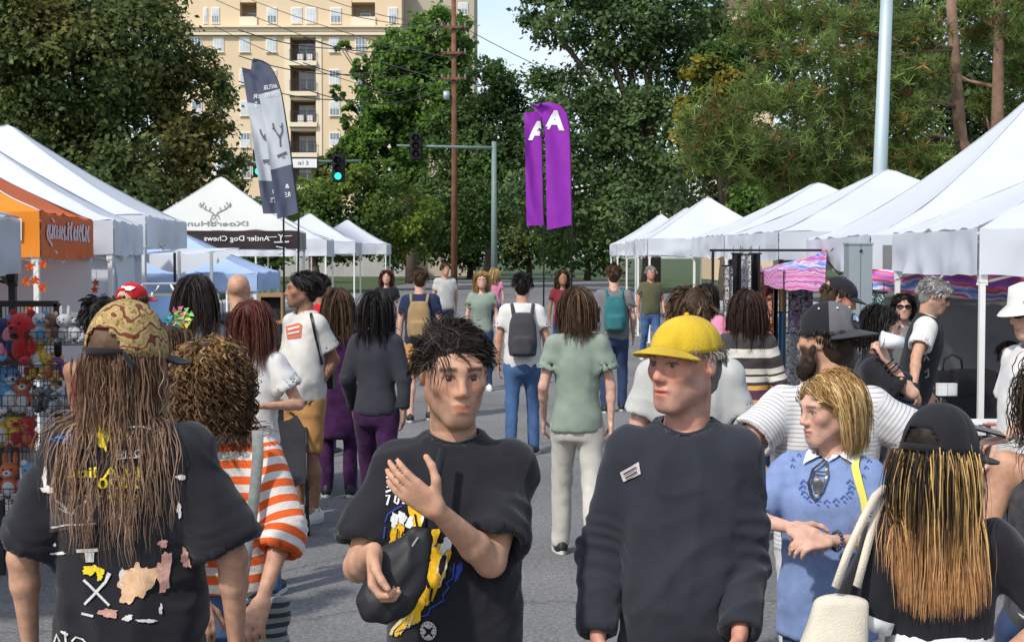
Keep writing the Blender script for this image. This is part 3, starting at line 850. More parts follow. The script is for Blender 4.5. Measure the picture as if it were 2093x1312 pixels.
            if len(V2):
                Nn = vnormals(V2, F2); V2 = V2 + Nn * (.004 * vnoise(V2 * 60, 4))[:, None]
                bc = np.array(col if col is not None else (.02, .015, .01)) * .7 * np.exp(.3 * vnoise(V2 * 90, 9))[:, None]
                Fq = np.concatenate([Fq, F2 + len(V)]); V = np.concatenate([V, V2]); cc = np.concatenate([cc, bc])
        return mesh_np(name, V, Fq, mats or HAIRM, s.root, cols=cc)
    def short_hair(s, col, thick=.010, top=.0, n=None, L=.03, seed=3, tuft=.0, grey=None, name='hair', low=-.35, comb=(.2, .45, -.40), capped=False):
        """a crop of short locks lying over the scalp"""
        fore = s.vox < .007
        def cf(g, nn, ch, tt, G):
            k = np.exp(g.normal(size=(nn, 1, 1, 1)) * .3 + g.normal(size=(nn, ch, 1, 1)) * .2)
            c = np.array(col) * k
            if grey is not None:
                w = (g.random((nn, ch, 1, 1)) < .5); c = np.where(w, np.array(grey) * k, c)
            return c * np.ones((1, 1, len(tt), 1))
        return s.strands((360 if fore else 100) if not capped else 70, (L + .018 + top * .6), col=col, colfn=cf, steps=5, width=.0010 if fore else .0022, wave=.001, splay=.15, grav=.14 if not capped else .4, child=9, spread=.012 if not capped else .005,
                         zlow=low, ztop=.1 if capped else 1.0, comb=(comb[0], comb[1], comb[2] + tuft), lenvar=.4, seed=seed, basez=.03 if capped else None, basegrow=.985 + top * 1.2, name=name)
    # ---------------------------------------------------------------- headwear
    def cap(s, mt, brim_mt=None, dirn=0.0, tilt=0.0, rim=.030, hgt=.100, opening=True, front_mt=None, brimlen=.07, droop=.030, seamless=False, grow=1.0, button=True, name='cap', flatbrim=0.0):
        """dirn: angle of the brim about the head (0 = over the face)"""
        hk = s.hk * grow; nu, nv = 72, 14
        c, sn = math.cos(dirn), math.sin(dirn)
        Rr = rotz(dirn); Tl = rotx(tilt)
        def P(p):                                             # cap frame -> person frame (cap frame: brim at -y)
            q = Rr @ (Tl @ np.array(p, float)); q = q * np.array([1, 1, 1])
            return s.C + s.H @ (q * hk + np.array([0, .012, rim]) * s.hk)
        def rr(phi):                                          # head outline in the cap frame
            d = Rr @ np.array([math.cos(phi), math.sin(phi), 0])
            return 1 / math.sqrt((d[0] / .0855) ** 2 + (d[1] / (.1135 if d[1] < 0 else .106)) ** 2)
        V = []; F = []; mi = []
        for i in range(nv + 1):
            t = i / nv; z = hgt * math.sin(t * math.pi / 2) ** .92
            f = max(1 - (z / hgt) ** 2.15, 0) ** (1 / 2.1)
            for j in range(nu):
                phi = 2 * math.pi * j / nu
                seam = 0 if seamless else .030 * max(0, abs(math.cos(3 * phi)) - .93) / .07
                wob = .012 * mnoise.noise(Vector((math.cos(phi) * 2, math.sin(phi) * 2, t * 3 + s.seed)))
                r = rr(phi) * f * (1 - seam + wob)
                V.append(P((r * math.cos(phi), r * math.sin(phi), z)))
        for i in range(nv):
            for j in range(nu):
                phi = 2 * math.pi * (j + .5) / nu; back = abs(((phi - math.pi / 2 + math.pi) % (2 * math.pi)) - math.pi)
                if opening and (back / .55) ** 2 + ((i + .5) / nv * hgt / .038) ** 2 < 1: continue
                F.append((i * nu + j, i * nu + (j + 1) % nu, (i + 1) * nu + (j + 1) % nu, (i + 1) * nu + j))
                fr = abs(((phi + math.pi / 2 + math.pi) % (2 * math.pi)) - math.pi) < math.pi / 3
                mi.append(1 if (fr and front_mt) else 0)
        o = mesh_py(name, V, F, mt, s.root, True)
        if front_mt:
            o.data.materials.append(front_mt); o.data.polygons.foreach_set('material_index', mi)
        sm = o.modifiers.new('thickness', 'SOLIDIFY'); sm.thickness = .004; sm.offset = -1
        # brim
        V = []; F = []; na, nr = 24, 8
        for i in range(na + 1):
            a = -1.0 + 2.0 * i / na; L = brimlen * max(math.cos(a * 1.45), 0) ** .5
            for j in range(nr + 1):
                u = j / nr; r = rr(-math.pi / 2 + a) * .985 + L * u
                x, y = r * math.sin(a), -r * math.cos(a)
                z = .004 - droop * (math.sin(a) ** 2) - u * L * .22 * (1 - flatbrim) + droop * .35
                V.append(P((x, y, z)))
        for i in range(na):
            for j in range(nr): F.append((i * (nr + 1) + j, (i + 1) * (nr + 1) + j, (i + 1) * (nr + 1) + j + 1, i * (nr + 1) + j + 1))
        b = mesh_py('brim', V, F, brim_mt or mt, o, True)
        sm = b.modifiers.new('thickness', 'SOLIDIFY'); sm.thickness = .005; sm.offset = 0
        if button:
            MB().ball(tuple(P((0, 0, hgt + .001))), .007 * hk, 10, 6).build('button', mt, o, True)
        if opening:
            pts = []
            for i in range(13):
                a = math.pi / 2 + (-.62 + 1.24 * i / 12); r = rr(a) * 1.012
                pts.append(tuple(P((r * math.cos(a), r * math.sin(a), .008))))
            V = []
            for p in pts: V += [Vector(p) + Vector((s.H @ np.array([0, 0, .009])).tolist()), Vector(p) - Vector((s.H @ np.array([0, 0, .009])).tolist())]
            st = mesh_py('strap', V, [(2 * i, 2 * i + 1, 2 * i + 3, 2 * i + 2) for i in range(12)], brim_mt or mt, o, True)
            sm = st.modifiers.new('thickness', 'SOLIDIFY'); sm.thickness = .004; sm.offset = 0
        s.capP = P; s.caprr = rr
        return o
    def sunglasses(s, mt=None):
        mt = mt or mat('dark_lens', (.008, .008, .01), rough=.12, var=.05, spec=.6)
        m = MB()
        for q in (-1, 1):
            V = []; n = 16; c = (q * .034, -.098, .006)
            M = Matrix(s.H.tolist())
            for z0 in (0, .005):
                for i in range(n):
                    a = 2 * math.pi * i / n
                    x = c[0] + .030 * math.copysign(abs(math.cos(a)) ** .7, math.cos(a)); z = c[2] + .019 * math.copysign(abs(math.sin(a)) ** .7, math.sin(a))
                    y = c[1] - z0 + .9 * (abs(x) - .01) ** 2 * 8
                    V.append(s.h2l((x, y, z)))
            m.add(V, [tuple(range(n)), tuple(range(n, 2 * n))[::-1]] + [(i, (i + 1) % n, n + (i + 1) % n, n + i) for i in range(n)])
            m.tube([s.h2l((q * .064, -.088, .010)), s.h2l((q * .078, -.04, .010)), s.h2l((q * .079, .015, .008))], .0035 * s.hk, 6)
        m.tube([s.h2l((-.01, -.108, .010)), s.h2l((.01, -.108, .010))], .003, 6)
        return m.build('sunglasses', mt, s.root, False)

# ------------------------------------------------------------------ prints that follow a surface
def bvh_of(V, F): return BVHTree.FromPolygons([tuple(v) for v in V], [tuple(int(i) for i in f) for f in F])
_BV = {}
def target(person, part):
    key = (person.root.name, part)
    if key not in _BV:
        V, F = person.surf[part][:2]; _BV[key] = bvh_of(person.wld(V), F)
    return _BV[key]
def subdiv2d(V2, F2, step):
    bm = bmesh.new(); vs = [bm.verts.new((p[0], p[1], 0)) for p in V2]
    for f in F2:
        try: bm.faces.new([vs[i] for i in f])
        except ValueError: pass
    bmesh.ops.triangulate(bm, faces=bm.faces[:])
    for _ in range(5):
        e = [e for e in bm.edges if e.calc_length() > step]
        if not e: break
        bmesh.ops.subdivide_edges(bm, edges=e, cuts=1)
        bmesh.ops.triangulate(bm, faces=[f for f in bm.faces if len(f.verts) > 3])
    V = [v.co.copy() for v in bm.verts]; bm.verts.index_update(); F = [[v.index for v in f.verts] for f in bm.faces]; bm.free()
    return V, F
def text2d(txt, font_bold=0.0):
    cu = bpy.data.curves.new('t', 'FONT'); cu.body = txt; cu.align_x = 'CENTER'; cu.align_y = 'CENTER'; cu.resolution_u = 3; cu.offset = font_bold
    o = bpy.data.objects.new('t', cu); COL.objects.link(o); dg = bpy.context.evaluated_depsgraph_get()
    me = o.evaluated_get(dg).to_mesh()
    V = [(v.co.x, v.co.y) for v in me.vertices]; F = [tuple(p.vertices) for p in me.polygons]
    o.evaluated_get(dg).to_mesh_clear(); bpy.data.objects.remove(o); bpy.data.curves.remove(cu)
    return V, F
def project(name, V2, F2, bvh, mt, parent, inv=None, off=.003, step=8, smooth=True, maxd=60):
    """lay a flat outline (photo coordinates) on the surface it is printed on"""
    V, F = subdiv2d(V2, F2, step)
    out = []; ok = []
    o = Vector((0, 0, EYE))
    for v in V:
        d = ray(v.x, v.y).normalized(); loc, nrm, i, dist = bvh.ray_cast(o, d, maxd)
        if loc is None: out.append(Vector((0, 0, 0))); ok.append(False)
        else:
            if nrm.dot(d) > 0: nrm = -nrm
            out.append(loc + nrm * off - d * off * .5); ok.append(True)
    F = [f for f in F if all(ok[i] for i in f)]
    if not F: return None
    used = sorted({i for f in F for i in f}); mp_ = {j: i for i, j in enumerate(used)}
    W = [out[i] for i in used]; F = [[mp_[i] for i in f] for f in F]
    if inv is not None: W = [inv @ p for p in W]
    return mesh_py(name, W, F, mt, parent, smooth)
def inv_of(root):
    bpy.context.view_layer.update(); return root.matrix_world.inverted()
def text_px(txt, cx, cy, hpx, wpx=None, rot=0, mirror=True, bold=.01, skew=0, skewx=0):
    V, F = text2d(txt, bold)
    xs = [v[0] for v in V]; ys = [v[1] for v in V]
    w0, h0 = max(xs) - min(xs), max(ys) - min(ys); mx_, my_ = (max(xs) + min(xs)) / 2, (max(ys) + min(ys)) / 2
    sy = hpx / h0; sx = (wpx / w0) if wpx else sy
    c, sn = math.cos(R(rot)), math.sin(R(rot)); out = []
    for x, y in V:
        x = (x - mx_) * sx * (-1 if mirror else 1); y = -(y - my_) * sy
        y += skew * x; x += skewx * y
        out.append((cx + x * c - y * sn, cy + x * sn + y * c))
    return out, F
def blob(cx, cy, rx, ry, seed=0, n=26, rough=.3, rot=0):
    g = random.Random(seed); ph = [g.random() * 6.28 for _ in range(6)]
    P = []
    for i in range(n):
        a = 2 * math.pi * i / n; r = 1 + rough * (.5 * math.sin(2 * a + ph[0]) + .4 * math.sin(3 * a + ph[1]) + .45 * math.sin(5 * a + ph[2]) + .4 * math.sin(9 * a + ph[3])) + rough * .3 * (g.random() - .5)
        x, y = rx * r * math.cos(a), ry * r * math.sin(a)
        P.append((cx + x * math.cos(rot) - y * math.sin(rot), cy + x * math.sin(rot) + y * math.cos(rot)))
    return P, [tuple(range(n))]
def stroke(pts, w):
    """a brushed line of width w through pts (photo coordinates)"""
    V = []; F = []
    ws = w if hasattr(w, '__len__') else [w] * len(pts)
    for i, p in enumerate(pts):
        a = pts[max(i - 1, 0)]; b = pts[min(i + 1, len(pts) - 1)]
        dx, dy = b[0] - a[0], b[1] - a[1]; L = math.hypot(dx, dy) or 1
        nx, ny = -dy / L * ws[i] / 2, dx / L * ws[i] / 2
        V += [(p[0] + nx, p[1] + ny), (p[0] - nx, p[1] - ny)]
    for i in range(len(pts) - 1): F.append((2 * i, 2 * i + 1, 2 * i + 3, 2 * i + 2))
    return V, F
def pieces(*parts): return list(parts)
def merge2d(*parts):
    V = []; F = []
    for v, f in parts:
        b = len(V); V += list(v); F += [tuple(i + b for i in q) for q in f]
    return V, F
# ================================================================== ground
def asphalt():
    m = bpy.data.materials.new('asphalt'); m.use_nodes = True; n, l = m.node_tree.nodes, m.node_tree.links
    b = n['Principled BSDF']; b.inputs['Roughness'].default_value = .9; b.inputs['Specular IOR Level'].default_value = .25
    tc = n.new('ShaderNodeTexCoord')
    def nz(sc, det=4, rough=.6):
        t = n.new('ShaderNodeTexNoise'); t.inputs['Scale'].default_value = sc; t.inputs['Detail'].default_value = det; t.inputs['Roughness'].default_value = rough
        l.new(tc.outputs['Object'], t.inputs['Vector']); return t
    fine = nz(38, 5, .75); big = nz(.45, 6, .65); mid = nz(4, 4)
    r = n.new('ShaderNodeValToRGB'); r.color_ramp.elements[0].position = .30; r.color_ramp.elements[0].color = (.075, .075, .078, 1)
    r.color_ramp.elements[1].position = .72; r.color_ramp.elements[1].color = (.30, .298, .293, 1)
    l.new(fine.outputs['Fac'], r.inputs['Fac'])
    r2 = n.new('ShaderNodeMapRange'); r2.inputs['From Min'].default_value = .3; r2.inputs['From Max'].default_value = .7; r2.inputs['To Min'].default_value = .68; r2.inputs['To Max'].default_value = 1.12
    l.new(big.outputs['Fac'], r2.inputs['Value'])
    mu = n.new('ShaderNodeMix'); mu.data_type = 'RGBA'; mu.blend_type = 'MULTIPLY'; mu.inputs[0].default_value = 1
    l.new(r.outputs['Color'], mu.inputs[6]); cc = n.new('ShaderNodeCombineColor')
    for i in range(3): l.new(r2.outputs[0], cc.inputs[i])
    l.new(cc.outputs[0], mu.inputs[7])
    # tar-filled cracks
    vo = n.new('ShaderNodeTexVoronoi'); vo.feature = 'DISTANCE_TO_EDGE'; vo.inputs['Scale'].default_value = .21
    wv = n.new('ShaderNodeVectorMath'); wv.operation = 'ADD'
    sc_ = n.new('ShaderNodeVectorMath'); sc_.operation = 'SCALE'; sc_.inputs['Scale'].default_value = .5
    l.new(mid.outputs['Color'], sc_.inputs[0]); l.new(tc.outputs['Object'], wv.inputs[0]); l.new(sc_.outputs[0], wv.inputs[1]); l.new(wv.outputs[0], vo.inputs['Vector'])
    ck = n.new('ShaderNodeMapRange'); ck.inputs['From Min'].default_value = .002; ck.inputs['From Max'].default_value = .010; ck.inputs['To Min'].default_value = .72; ck.inputs['To Max'].default_value = 1
    l.new(vo.outputs['Distance'], ck.inputs['Value'])
    m2 = n.new('ShaderNodeMix'); m2.data_type = 'RGBA'; m2.blend_type = 'MULTIPLY'; m2.inputs[0].default_value = 1
    c2 = n.new('ShaderNodeCombineColor')
    for i in range(3): l.new(ck.outputs[0], c2.inputs[i])
    l.new(mu.outputs[2], m2.inputs[6]); l.new(c2.outputs[0], m2.inputs[7]); l.new(m2.outputs[2], b.inputs['Base Color'])
    bp = n.new('ShaderNodeBump'); bp.inputs['Strength'].default_value = .6; bp.inputs['Distance'].default_value = .01
    l.new(fine.outputs['Fac'], bp.inputs['Height']); l.new(bp.outputs[0], b.inputs['Normal'])
    return m
GRASS = mat('ground_grass', (.05, .075, .025), var=.4, vscale=2.0, rough=.95)
ASPH = asphalt()
CONC = mat('concrete', (.36, .35, .33), var=.12, vscale=1.5, bump=.3, bscale=40, rough=.9)
tag(mesh_py('ground', [(-700, -30, -.05), (700, -30, -.05), (700, 1500, -.05), (-700, 1500, -.05)], [(0, 1, 2, 3)], GRASS), kind='structure')
tag(mesh_py('road', [(-7.5, -20, 0), (7.5, -20, 0), (7.5, 120, 0), (-7.5, 120, 0)], [(0, 1, 2, 3)], ASPH), kind='structure')
tag(mesh_py('cross_street', [(-200, 62, .004), (200, 62, .004), (200, 76, .004), (-200, 76, .004)], [(0, 1, 2, 3)], ASPH), kind='structure')
for sx in (-1, 1):
    k_ = MB(); k_.bbox(min(sx * 7.5, sx * 12), max(sx * 7.5, sx * 12), -20, 61.5, -.04, .12)
    tag(k_.build('pavement', CONC), kind='structure')

# ================================================================== apartment building
BY = 140.0
bx = lambda px: XA(px, BY); bz = lambda py: ZA(py, BY)
STUC = mat('stucco', (.66, .52, .35), var=.05, vscale=.25, bump=.1, bscale=8, rough=.92)
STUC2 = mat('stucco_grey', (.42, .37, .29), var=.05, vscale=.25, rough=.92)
TRIM = mat('stucco_trim', (.72, .62, .47), var=.04, vscale=.4, rough=.9)
WHITE = mat('white_paint', (.76, .76, .75), var=.04, rough=.6)
GLASS = mat('window_glass', (.16, .20, .24), var=.35, vscale=.5, rough=.12, spec=.7)
BLIND = mat('window_blind', (.52, .55, .57), var=.2, vscale=1.2, rough=.3, spec=.5)
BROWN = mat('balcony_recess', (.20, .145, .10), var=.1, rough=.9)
DARKM = mat('dark_metal', (.025, .023, .022), var=.1, rough=.5, metal=.3)
apt = thing('apartment_building', 'tall cream stucco apartment block with recessed balconies behind the trees', 'building', (bx(620), BY, 0))
def bpart(name, m, x0, x1, y0, y1, z0, z1, parent=None):
    o = MB().bbox(x0 - apt.location.x, x1 - apt.location.x, y0 - BY, y1 - BY, z0, z1).build(name, m, parent or apt); return o
ztop = bz(-60)
XL, XB0, XB1, XR, XR2 = bx(330), bx(596), bx(648), bx(822), bx(968)
bpart('wall', STUC, XL, XB0, BY, BY + 14, 0, bz(60)); bpart('wall', STUC, XB1, XR, BY, BY + 14, 0, bz(60))
bpart('wall', STUC, XL, bx(493), BY + .35, BY + 14, bz(60), ztop); bpart('wall', STUC, bx(527), bx(720), BY + .35, BY + 14, bz(60), ztop)
bpart('wall', STUC, bx(768), XR, BY + .35, BY + 14, bz(60), ztop)
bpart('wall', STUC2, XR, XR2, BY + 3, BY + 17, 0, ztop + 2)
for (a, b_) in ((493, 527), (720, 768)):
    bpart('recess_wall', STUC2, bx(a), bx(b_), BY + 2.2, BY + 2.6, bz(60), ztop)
    bpart('parapet', TRIM, bx(a) - .05, bx(b_) + .05, BY + .15, BY + .34, bz(57), bz(34))
    wq = bpart('window', WHITE, bx((a + b_) / 2 - 10), bx((a + b_) / 2 + 11), BY + 2.1, BY + 2.2, bz(52), bz(20)); bpart('pane', GLASS, bx((a + b_) / 2 - 8), bx((a + b_) / 2 + 9), BY + 2.07, BY + 2.1, bz(50), bz(22), wq)
    bpart('lintel', STUC, bx(a), bx(b_), BY + .4, BY + 2.2, bz(4), bz(-12))
bpart('cornice', TRIM, XL, XR, BY - .55, BY + .3, bz(58), bz(54)); bpart('cornice', TRIM, XL, XR, BY - .25, BY - .003, bz(66), bz(58.3)); bpart('cornice', TRIM, XL, XR, BY - .4, BY - .003, bz(73), bz(68))
bpart('pilaster', TRIM, XB0 - .55, XB0, BY - .12, BY - .003, 0, bz(73.5)); bpart('pilaster', TRIM, XB1, XB1 + .55, BY - .12, BY - .003, 0, bz(73.5))
rw = random.Random(3)
def window(px0, px1, py0, py1, yy=BY, blind=None):
    f = bpart('window', WHITE, bx(px0), bx(px1), yy - .10, yy - .003, bz(py1), bz(py0))
    x0, x1, z0, z1 = bx(px0 + 1.6), bx(px1 - 1.6), bz(py1 - 1.6), bz(py0 + 1.6); zm = (z0 + z1) / 2
    bl = rw.random() < .5 if blind is None else blind
    bpart('pane', BLIND if bl else GLASS, x0, x1, yy - .125, yy - .105, zm + .04, z1, f)
    bpart('pane', GLASS if rw.random() < .6 else BLIND, x0, x1, yy - .125, yy - .105, z0, zm - .04, f)
    for i in (1, 2): bpart('glazing_bar', WHITE, x0 + (x1 - x0) * i / 3 - .02, x0 + (x1 - x0) * i / 3 + .02, yy - .14, yy - .127, z0, z1, f)
    bpart('sill', TRIM, bx(px0 - 1.5), bx(px1 + 1.5), yy - .2, yy - .10, bz(py1 + 1.5), bz(py1), f)
for a, b_ in ((419, 427), (435, 451), (548, 568), (598, 619), (627, 649), (677, 699), (795, 813)): window(a, b_, 15, 47, BY + .35, True)
for r0 in (77, 143, 207, 271, 335, 399):
    for a in (395, 440, 493, 547, 675, 728, 790): window(a, a + 21, r0, r0 + 30)
for r0 in (-5, 60, 125, 190): window(935, 955, r0, r0 + 26, BY + 3)
bal = [(77, 126), (134, 188), (205, 251), (268, 313), (330, 378), (394, 442)]
for i, (t, b_) in enumerate(bal):
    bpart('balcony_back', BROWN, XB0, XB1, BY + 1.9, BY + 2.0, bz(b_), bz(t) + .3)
    bpart('balcony_slab', TRIM, XB0 - .12, XB1 + .12, BY - .45, BY + 1.9, bz(b_) - .42, bz(b_))
    bpart('balcony_beam', TRIM, XB0, XB1, BY - .02, BY + 1.9, bz(t), bz(t) + .30)
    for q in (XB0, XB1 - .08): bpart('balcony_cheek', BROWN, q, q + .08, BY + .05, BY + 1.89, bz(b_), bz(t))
    d = bpart('glass_door', WHITE, XB0 + .55, XB1 - .35, BY + 1.8, BY + 1.89, bz(b_), bz(t) - .35)
    xm = (XB0 + XB1) / 2
    bpart('pane', GLASS, XB0 + .65, xm + .02, BY + 1.76, BY + 1.79, bz(b_) + .1, bz(t) - .45, d); bpart('pane', GLASS, xm + .14, XB1 - .45, BY + 1.76, BY + 1.79, bz(b_) + .1, bz(t) - .45, d)
    rl = MB(); x0, x1 = XB0 - apt.location.x, XB1 - apt.location.x
    rl.box(((x0 + x1) / 2, -.38, bz(b_) + 1.05), (x1 - x0, .05, .06)); rl.box(((x0 + x1) / 2, -.38, bz(b_) + .1), (x1 - x0, .05, .05))
    for j in range(17): rl.box((x0 + (x1 - x0) * j / 16, -.38, bz(b_) + .57), (.035, .035, .95))
    rl.build('railing', DARKM, apt)
    if i in (0, 2):
        for dx in (.6, 1.5): bpart('deck_chair', WHITE, XB0 + dx, XB0 + dx + .55, BY + .4, BY + .8, bz(b_), bz(b_) + .75)
bpart('plinth', CONC, XL - .3, XR + .3, BY - .3, BY - .13, 0, bz(470))

# a sliver of a second cream block between the crowns on the right
b2 = thing('apartment_building', 'small glimpse of a cream gabled house through the right trees', 'building', (XA(1520, 120), 120, 0))
MB().bbox(-2.4, 2.4, 0, 8, 0, ZA(20, 120)).build('wall', STUC, b2)
rf_ = MB(); z_ = ZA(20, 120); rf_.add([(-2.8, -.3, z_), (2.8, -.3, z_), (2.8, 8, z_), (-2.8, 8, z_), (0, -.3, z_ + 2), (0, 8, z_ + 2)], [(0, 1, 4), (1, 2, 5, 4), (2, 3, 5), (3, 0, 4, 5), (0, 3, 2, 1)]); rf_.build('roof', BROWN, b2)
wq = MB().bbox(-.2, 1.2, -.1, -.004, ZA(75, 120), ZA(38, 120)).build('window', WHITE, b2); MB().bbox(-.08, 1.08, -.13, -.105, ZA(73, 120), ZA(40, 120)).build('pane', GLASS, wq)

# ================================================================== trees
def leafmat(name, trans=.5):
    return mat(name, rough=.55, var=.22, vscale=.8, attr=True, spec=.25, trans=trans)
LEAF = leafmat('leaves')
BARK = mat('bark', (.11, .085, .065), var=.35, vscale=3, bump=.8, bscale=12, rough=.95)
BARKP = mat('pine_bark', (.20, .125, .085), var=.4, vscale=4, bump=.9, bscale=14, rough=.95)
def limb(m, pts, r0, r1, n=8):
    N = len(pts); m.tube(pts, [r0 + (r1 - r0) * i / (N - 1) for i in range(N)], n)
def leaves(name, parent, blobs, n, size, pal, seed, cl=.22, nc=60, cull=.55, up=.5, orange=None):
    """blobs: centre and radii rows in world space; parent located at the trunk base"""
    g = np.random.default_rng(seed); o = np.array(parent.location)
    vol = np.array([b[3] * b[5] for b in blobs]); vol = vol / vol.sum()
    P = []; Nn = []; CI = []
    for b, v in zip(blobs, vol):
        c = np.array(b[:3]); r = np.array(b[3:]); k = max(8, int(nc * v * len(blobs) ** .5))
        u = g.normal(size=(k, 3)); u /= np.linalg.norm(u, axis=1, keepdims=True)
        rad = .45 + .55 * g.random((k, 1)) ** .45
        cc = c + u * r * rad
        m = int(n * v / k) + 1
        off = g.normal(size=(k, m, 3)) * (r.mean() * cl) * np.array([1, 1, .8])
        p = (cc[:, None] + off).reshape(-1, 3)
        keep = g.random(len(p)) > cull * (p[:, 1] > c[1] + .25 * r[1])
        keep &= p[:, 2] > .3
        P.append(p[keep]); q = (p - c) / r; Nn.append(q[keep]); CI.append(np.repeat(g.random(k), m)[keep])
    P = np.concatenate(P); Nn = np.concatenate(Nn); CI = np.concatenate(CI); N = len(P)
    nrm = Nn * .7 + np.array([0, -.1, up]) + g.normal(size=(N, 3)) * .6; nrm /= np.linalg.norm(nrm, axis=1, keepdims=True)
    t = np.cross(nrm, g.normal(size=(N, 3))); t /= np.maximum(np.linalg.norm(t, axis=1, keepdims=True), 1e-6); b = np.cross(nrm, t)
    L = size * (.6 + .8 * g.random((N, 1)))
    V = np.stack([P - t * L * .5, P + b * L * .32 + nrm * L * .08, P + t * L * .5 - nrm * L * .08, P - b * L * .32 + nrm * L * .08], 1).reshape(-1, 3) - o
    F = np.arange(N * 4).reshape(-1, 4)
    pal = np.array(pal); ci = (CI * .6 + g.random(N) * .4); col = pal[np.clip((ci * len(pal)).astype(int), 0, len(pal) - 1)]
    if orange is not None:
        w = np.clip(fbm(P * orange[1], seed) * 2.2 + orange[2], 0, 1)[:, None] * (.6 + .4 * g.random((N, 1))); col = col * (1 - w) + np.array(orange[0]) * w
    col = col * np.exp(g.normal(size=(N, 1)) * .22)
    return tag(mesh_np(name, V, F, LEAF, parent, smooth=False, cols=np.repeat(col, 4, 0)), kind='stuff')
def pxb(px, py, Y, rx, ry, depth=None):
    p = at(px, py, Y); k = Y / FPX; return (p.x, Y, p.z, rx * k, (depth or rx * k), ry * k)
def tree(label, px, Y, blobs, n, size, pal, seed, tr=.28, orange=None, cl=.22, nc=60, cull=.55, name='tree', group=None, fork=None, bark=None):
    x = XA(px, Y); o = thing(name, label, 'tree', (x, Y, 0), 0, group)
    B = [pxb(*b) if len(b) < 7 else b for b in blobs]
    m = MB(); top = max(b[2] for b in B); r_ = random.Random(seed)
    fk = fork or top * .38
    limb(m, [(0, 0, -.1), (.1, 0, fk * .5), (-.05, .05, fk)], tr * 1.25, tr * .8, 10)
    for b in B:
        for j in range(2):
            e = (b[0] - x + r_.uniform(-.4, .4) * b[3], b[1] - Y + r_.uniform(-.4, .3) * b[4], b[2] + r_.uniform(-.2, .5) * b[5])
            mid = (e[0] * .45 + r_.uniform(-.3, .3), e[1] * .45, fk + (e[2] - fk) * .55)
            limb(m, [(-.05, .05, fk - .1), mid, e], tr * .55, tr * .08, 6)
    m.build('trunk', bark or BARK, o, True)
    leaves('crown', o, B, n, size, pal, seed, cl, nc, cull, orange=orange)
    return o
DKG = [(.052, .088, .028), (.08, .12, .036), (.125, .16, .046), (.18, .195, .058)]
MDG = [(.045, .09, .022), (.065, .13, .03), (.095, .17, .038), (.13, .21, .05)]
LTG = [(.06, .13, .02), (.09, .18, .03), (.13, .24, .04), (.17, .28, .05)]
YLG = [(.10, .16, .02), (.16, .22, .03), (.28, .28, .03), (.36, .27, .03)]
OLV = [(.045, .045, .016), (.06, .06, .02), (.085, .075, .025), (.11, .085, .03)]
GT = 'broadleaf trees behind the stalls'
tree('big dark green maple tinged orange above the white stalls at left', 190, 44, [(150, 130, 44, 190, 150), (60, 60, 43, 130, 110), (270, 110, 45, 130, 110), (400, 210, 46, 85, 105), (250, 300, 45, 190, 110), (430, 330, 46, 75, 100), (80, 280, 44, 150, 120), (180, 400, 43, 190, 70), (400, 420, 44, 100, 60), (40, 400, 43, 120, 70), (330, 20, 46, 60, 70), (240, -40, 46, 120, 80)], 82000, .18, DKG, 11, .4, orange=((.22, .17, .045), .34, -.16), nc=330, cl=.13, group=GT)
tree('shorter olive tree at the far left edge of the photo', -40, 47, [(-30, 120, 47, 130, 160), (0, 330, 48, 120, 120), (40, 10, 48, 120, 80)], 14000, .22, OLV, 12, .35, orange=((.30, .15, .03), .25, .0), nc=70, cl=.17, group=GT)
tree('bright green street tree in front of the cream apartment block', 840, 104, [(830, 120, 104, 72, 60), (900, 80, 104, 66, 60), (790, 200, 102, 60, 60), (880, 220, 104, 90, 85), (735, 140, 101, 20, 26), (790, 310, 103, 80, 80), (715, 240, 102, 18, 36), (940, 150, 105, 30, 60), (680, 350, 101, 34, 44), (700, 100, 102, 14, 18), (690, 190, 102, 14, 18), (720, 320, 102, 36, 50)], 40000, .36, LTG, 13, .35, nc=210, cl=.13, orange=((.14, .09, .05), .12, -.25), group=GT)
tree('leafy green tree under the left traffic signal', 640, 82, [(640, 430, 82, 70, 60), (720, 420, 83, 80, 70), (690, 480, 82, 90, 50), (800, 440, 84, 90, 80)], 18000, .27, MDG, 14, .3, nc=90, cl=.16, orange=((.16, .22, .03), .3, .1), group=GT)
tree('dark green tree standing right of the wooden utility pole', 1000, 92, [(980, 180, 92, 70, 60), (1010, 280, 93, 90, 90), (1090, 210, 94, 80, 70), (930, 300, 92, 60, 80), (1060, 350, 92, 120, 90), (960, 420, 92, 120, 80)], 32000, .30, MDG, 15, .35, nc=140, cl=.15, orange=((.03, .05, .02), .2, .2), group=GT)
tree('tall dark tree whose crown leaves a gap of sky', 1330, 80, [(1160, 40, 80, 95, 60), (1270, 60, 80, 110, 80), (1380, 20, 80, 120, 80), (1440, 110, 81, 80, 90), (1270, 190, 81, 120, 90), (1180, 270, 81, 110, 90), (1330, 300, 80, 120, 110), (1160, 400, 81, 130, 80), (1300, 430, 80, 140, 70), (1230, -40, 80, 130, 60), (1100, 20, 80, 40, 45)], 60000, .275, [(.058, .11, .042), (.085, .142, .052), (.12, .185, .066), (.165, .235, .08)], 16, .45, nc=380, cl=.12, group=GT)
tree('yellow and green autumn tree beside the pines', 1480, 60, [(1450, 150, 60, 60, 55), (1500, 190, 60, 70, 60), (1430, 250, 60, 50, 60), (1520, 110, 61, 55, 45), (1490, 300, 60, 80, 60)], 14000, .24, MDG, 17, .25, orange=((.36, .25, .02), .35, -.05), nc=110, cl=.15, group=GT)
tree('bright green shrubby tree behind the far right stalls', 1545, 52, [(1545, 420, 52, 48, 55), (1530, 480, 52, 60, 40), (1575, 450, 52, 40, 40)], 6000, .2, LTG, 18, .15, nc=50, cl=.18, group=GT)
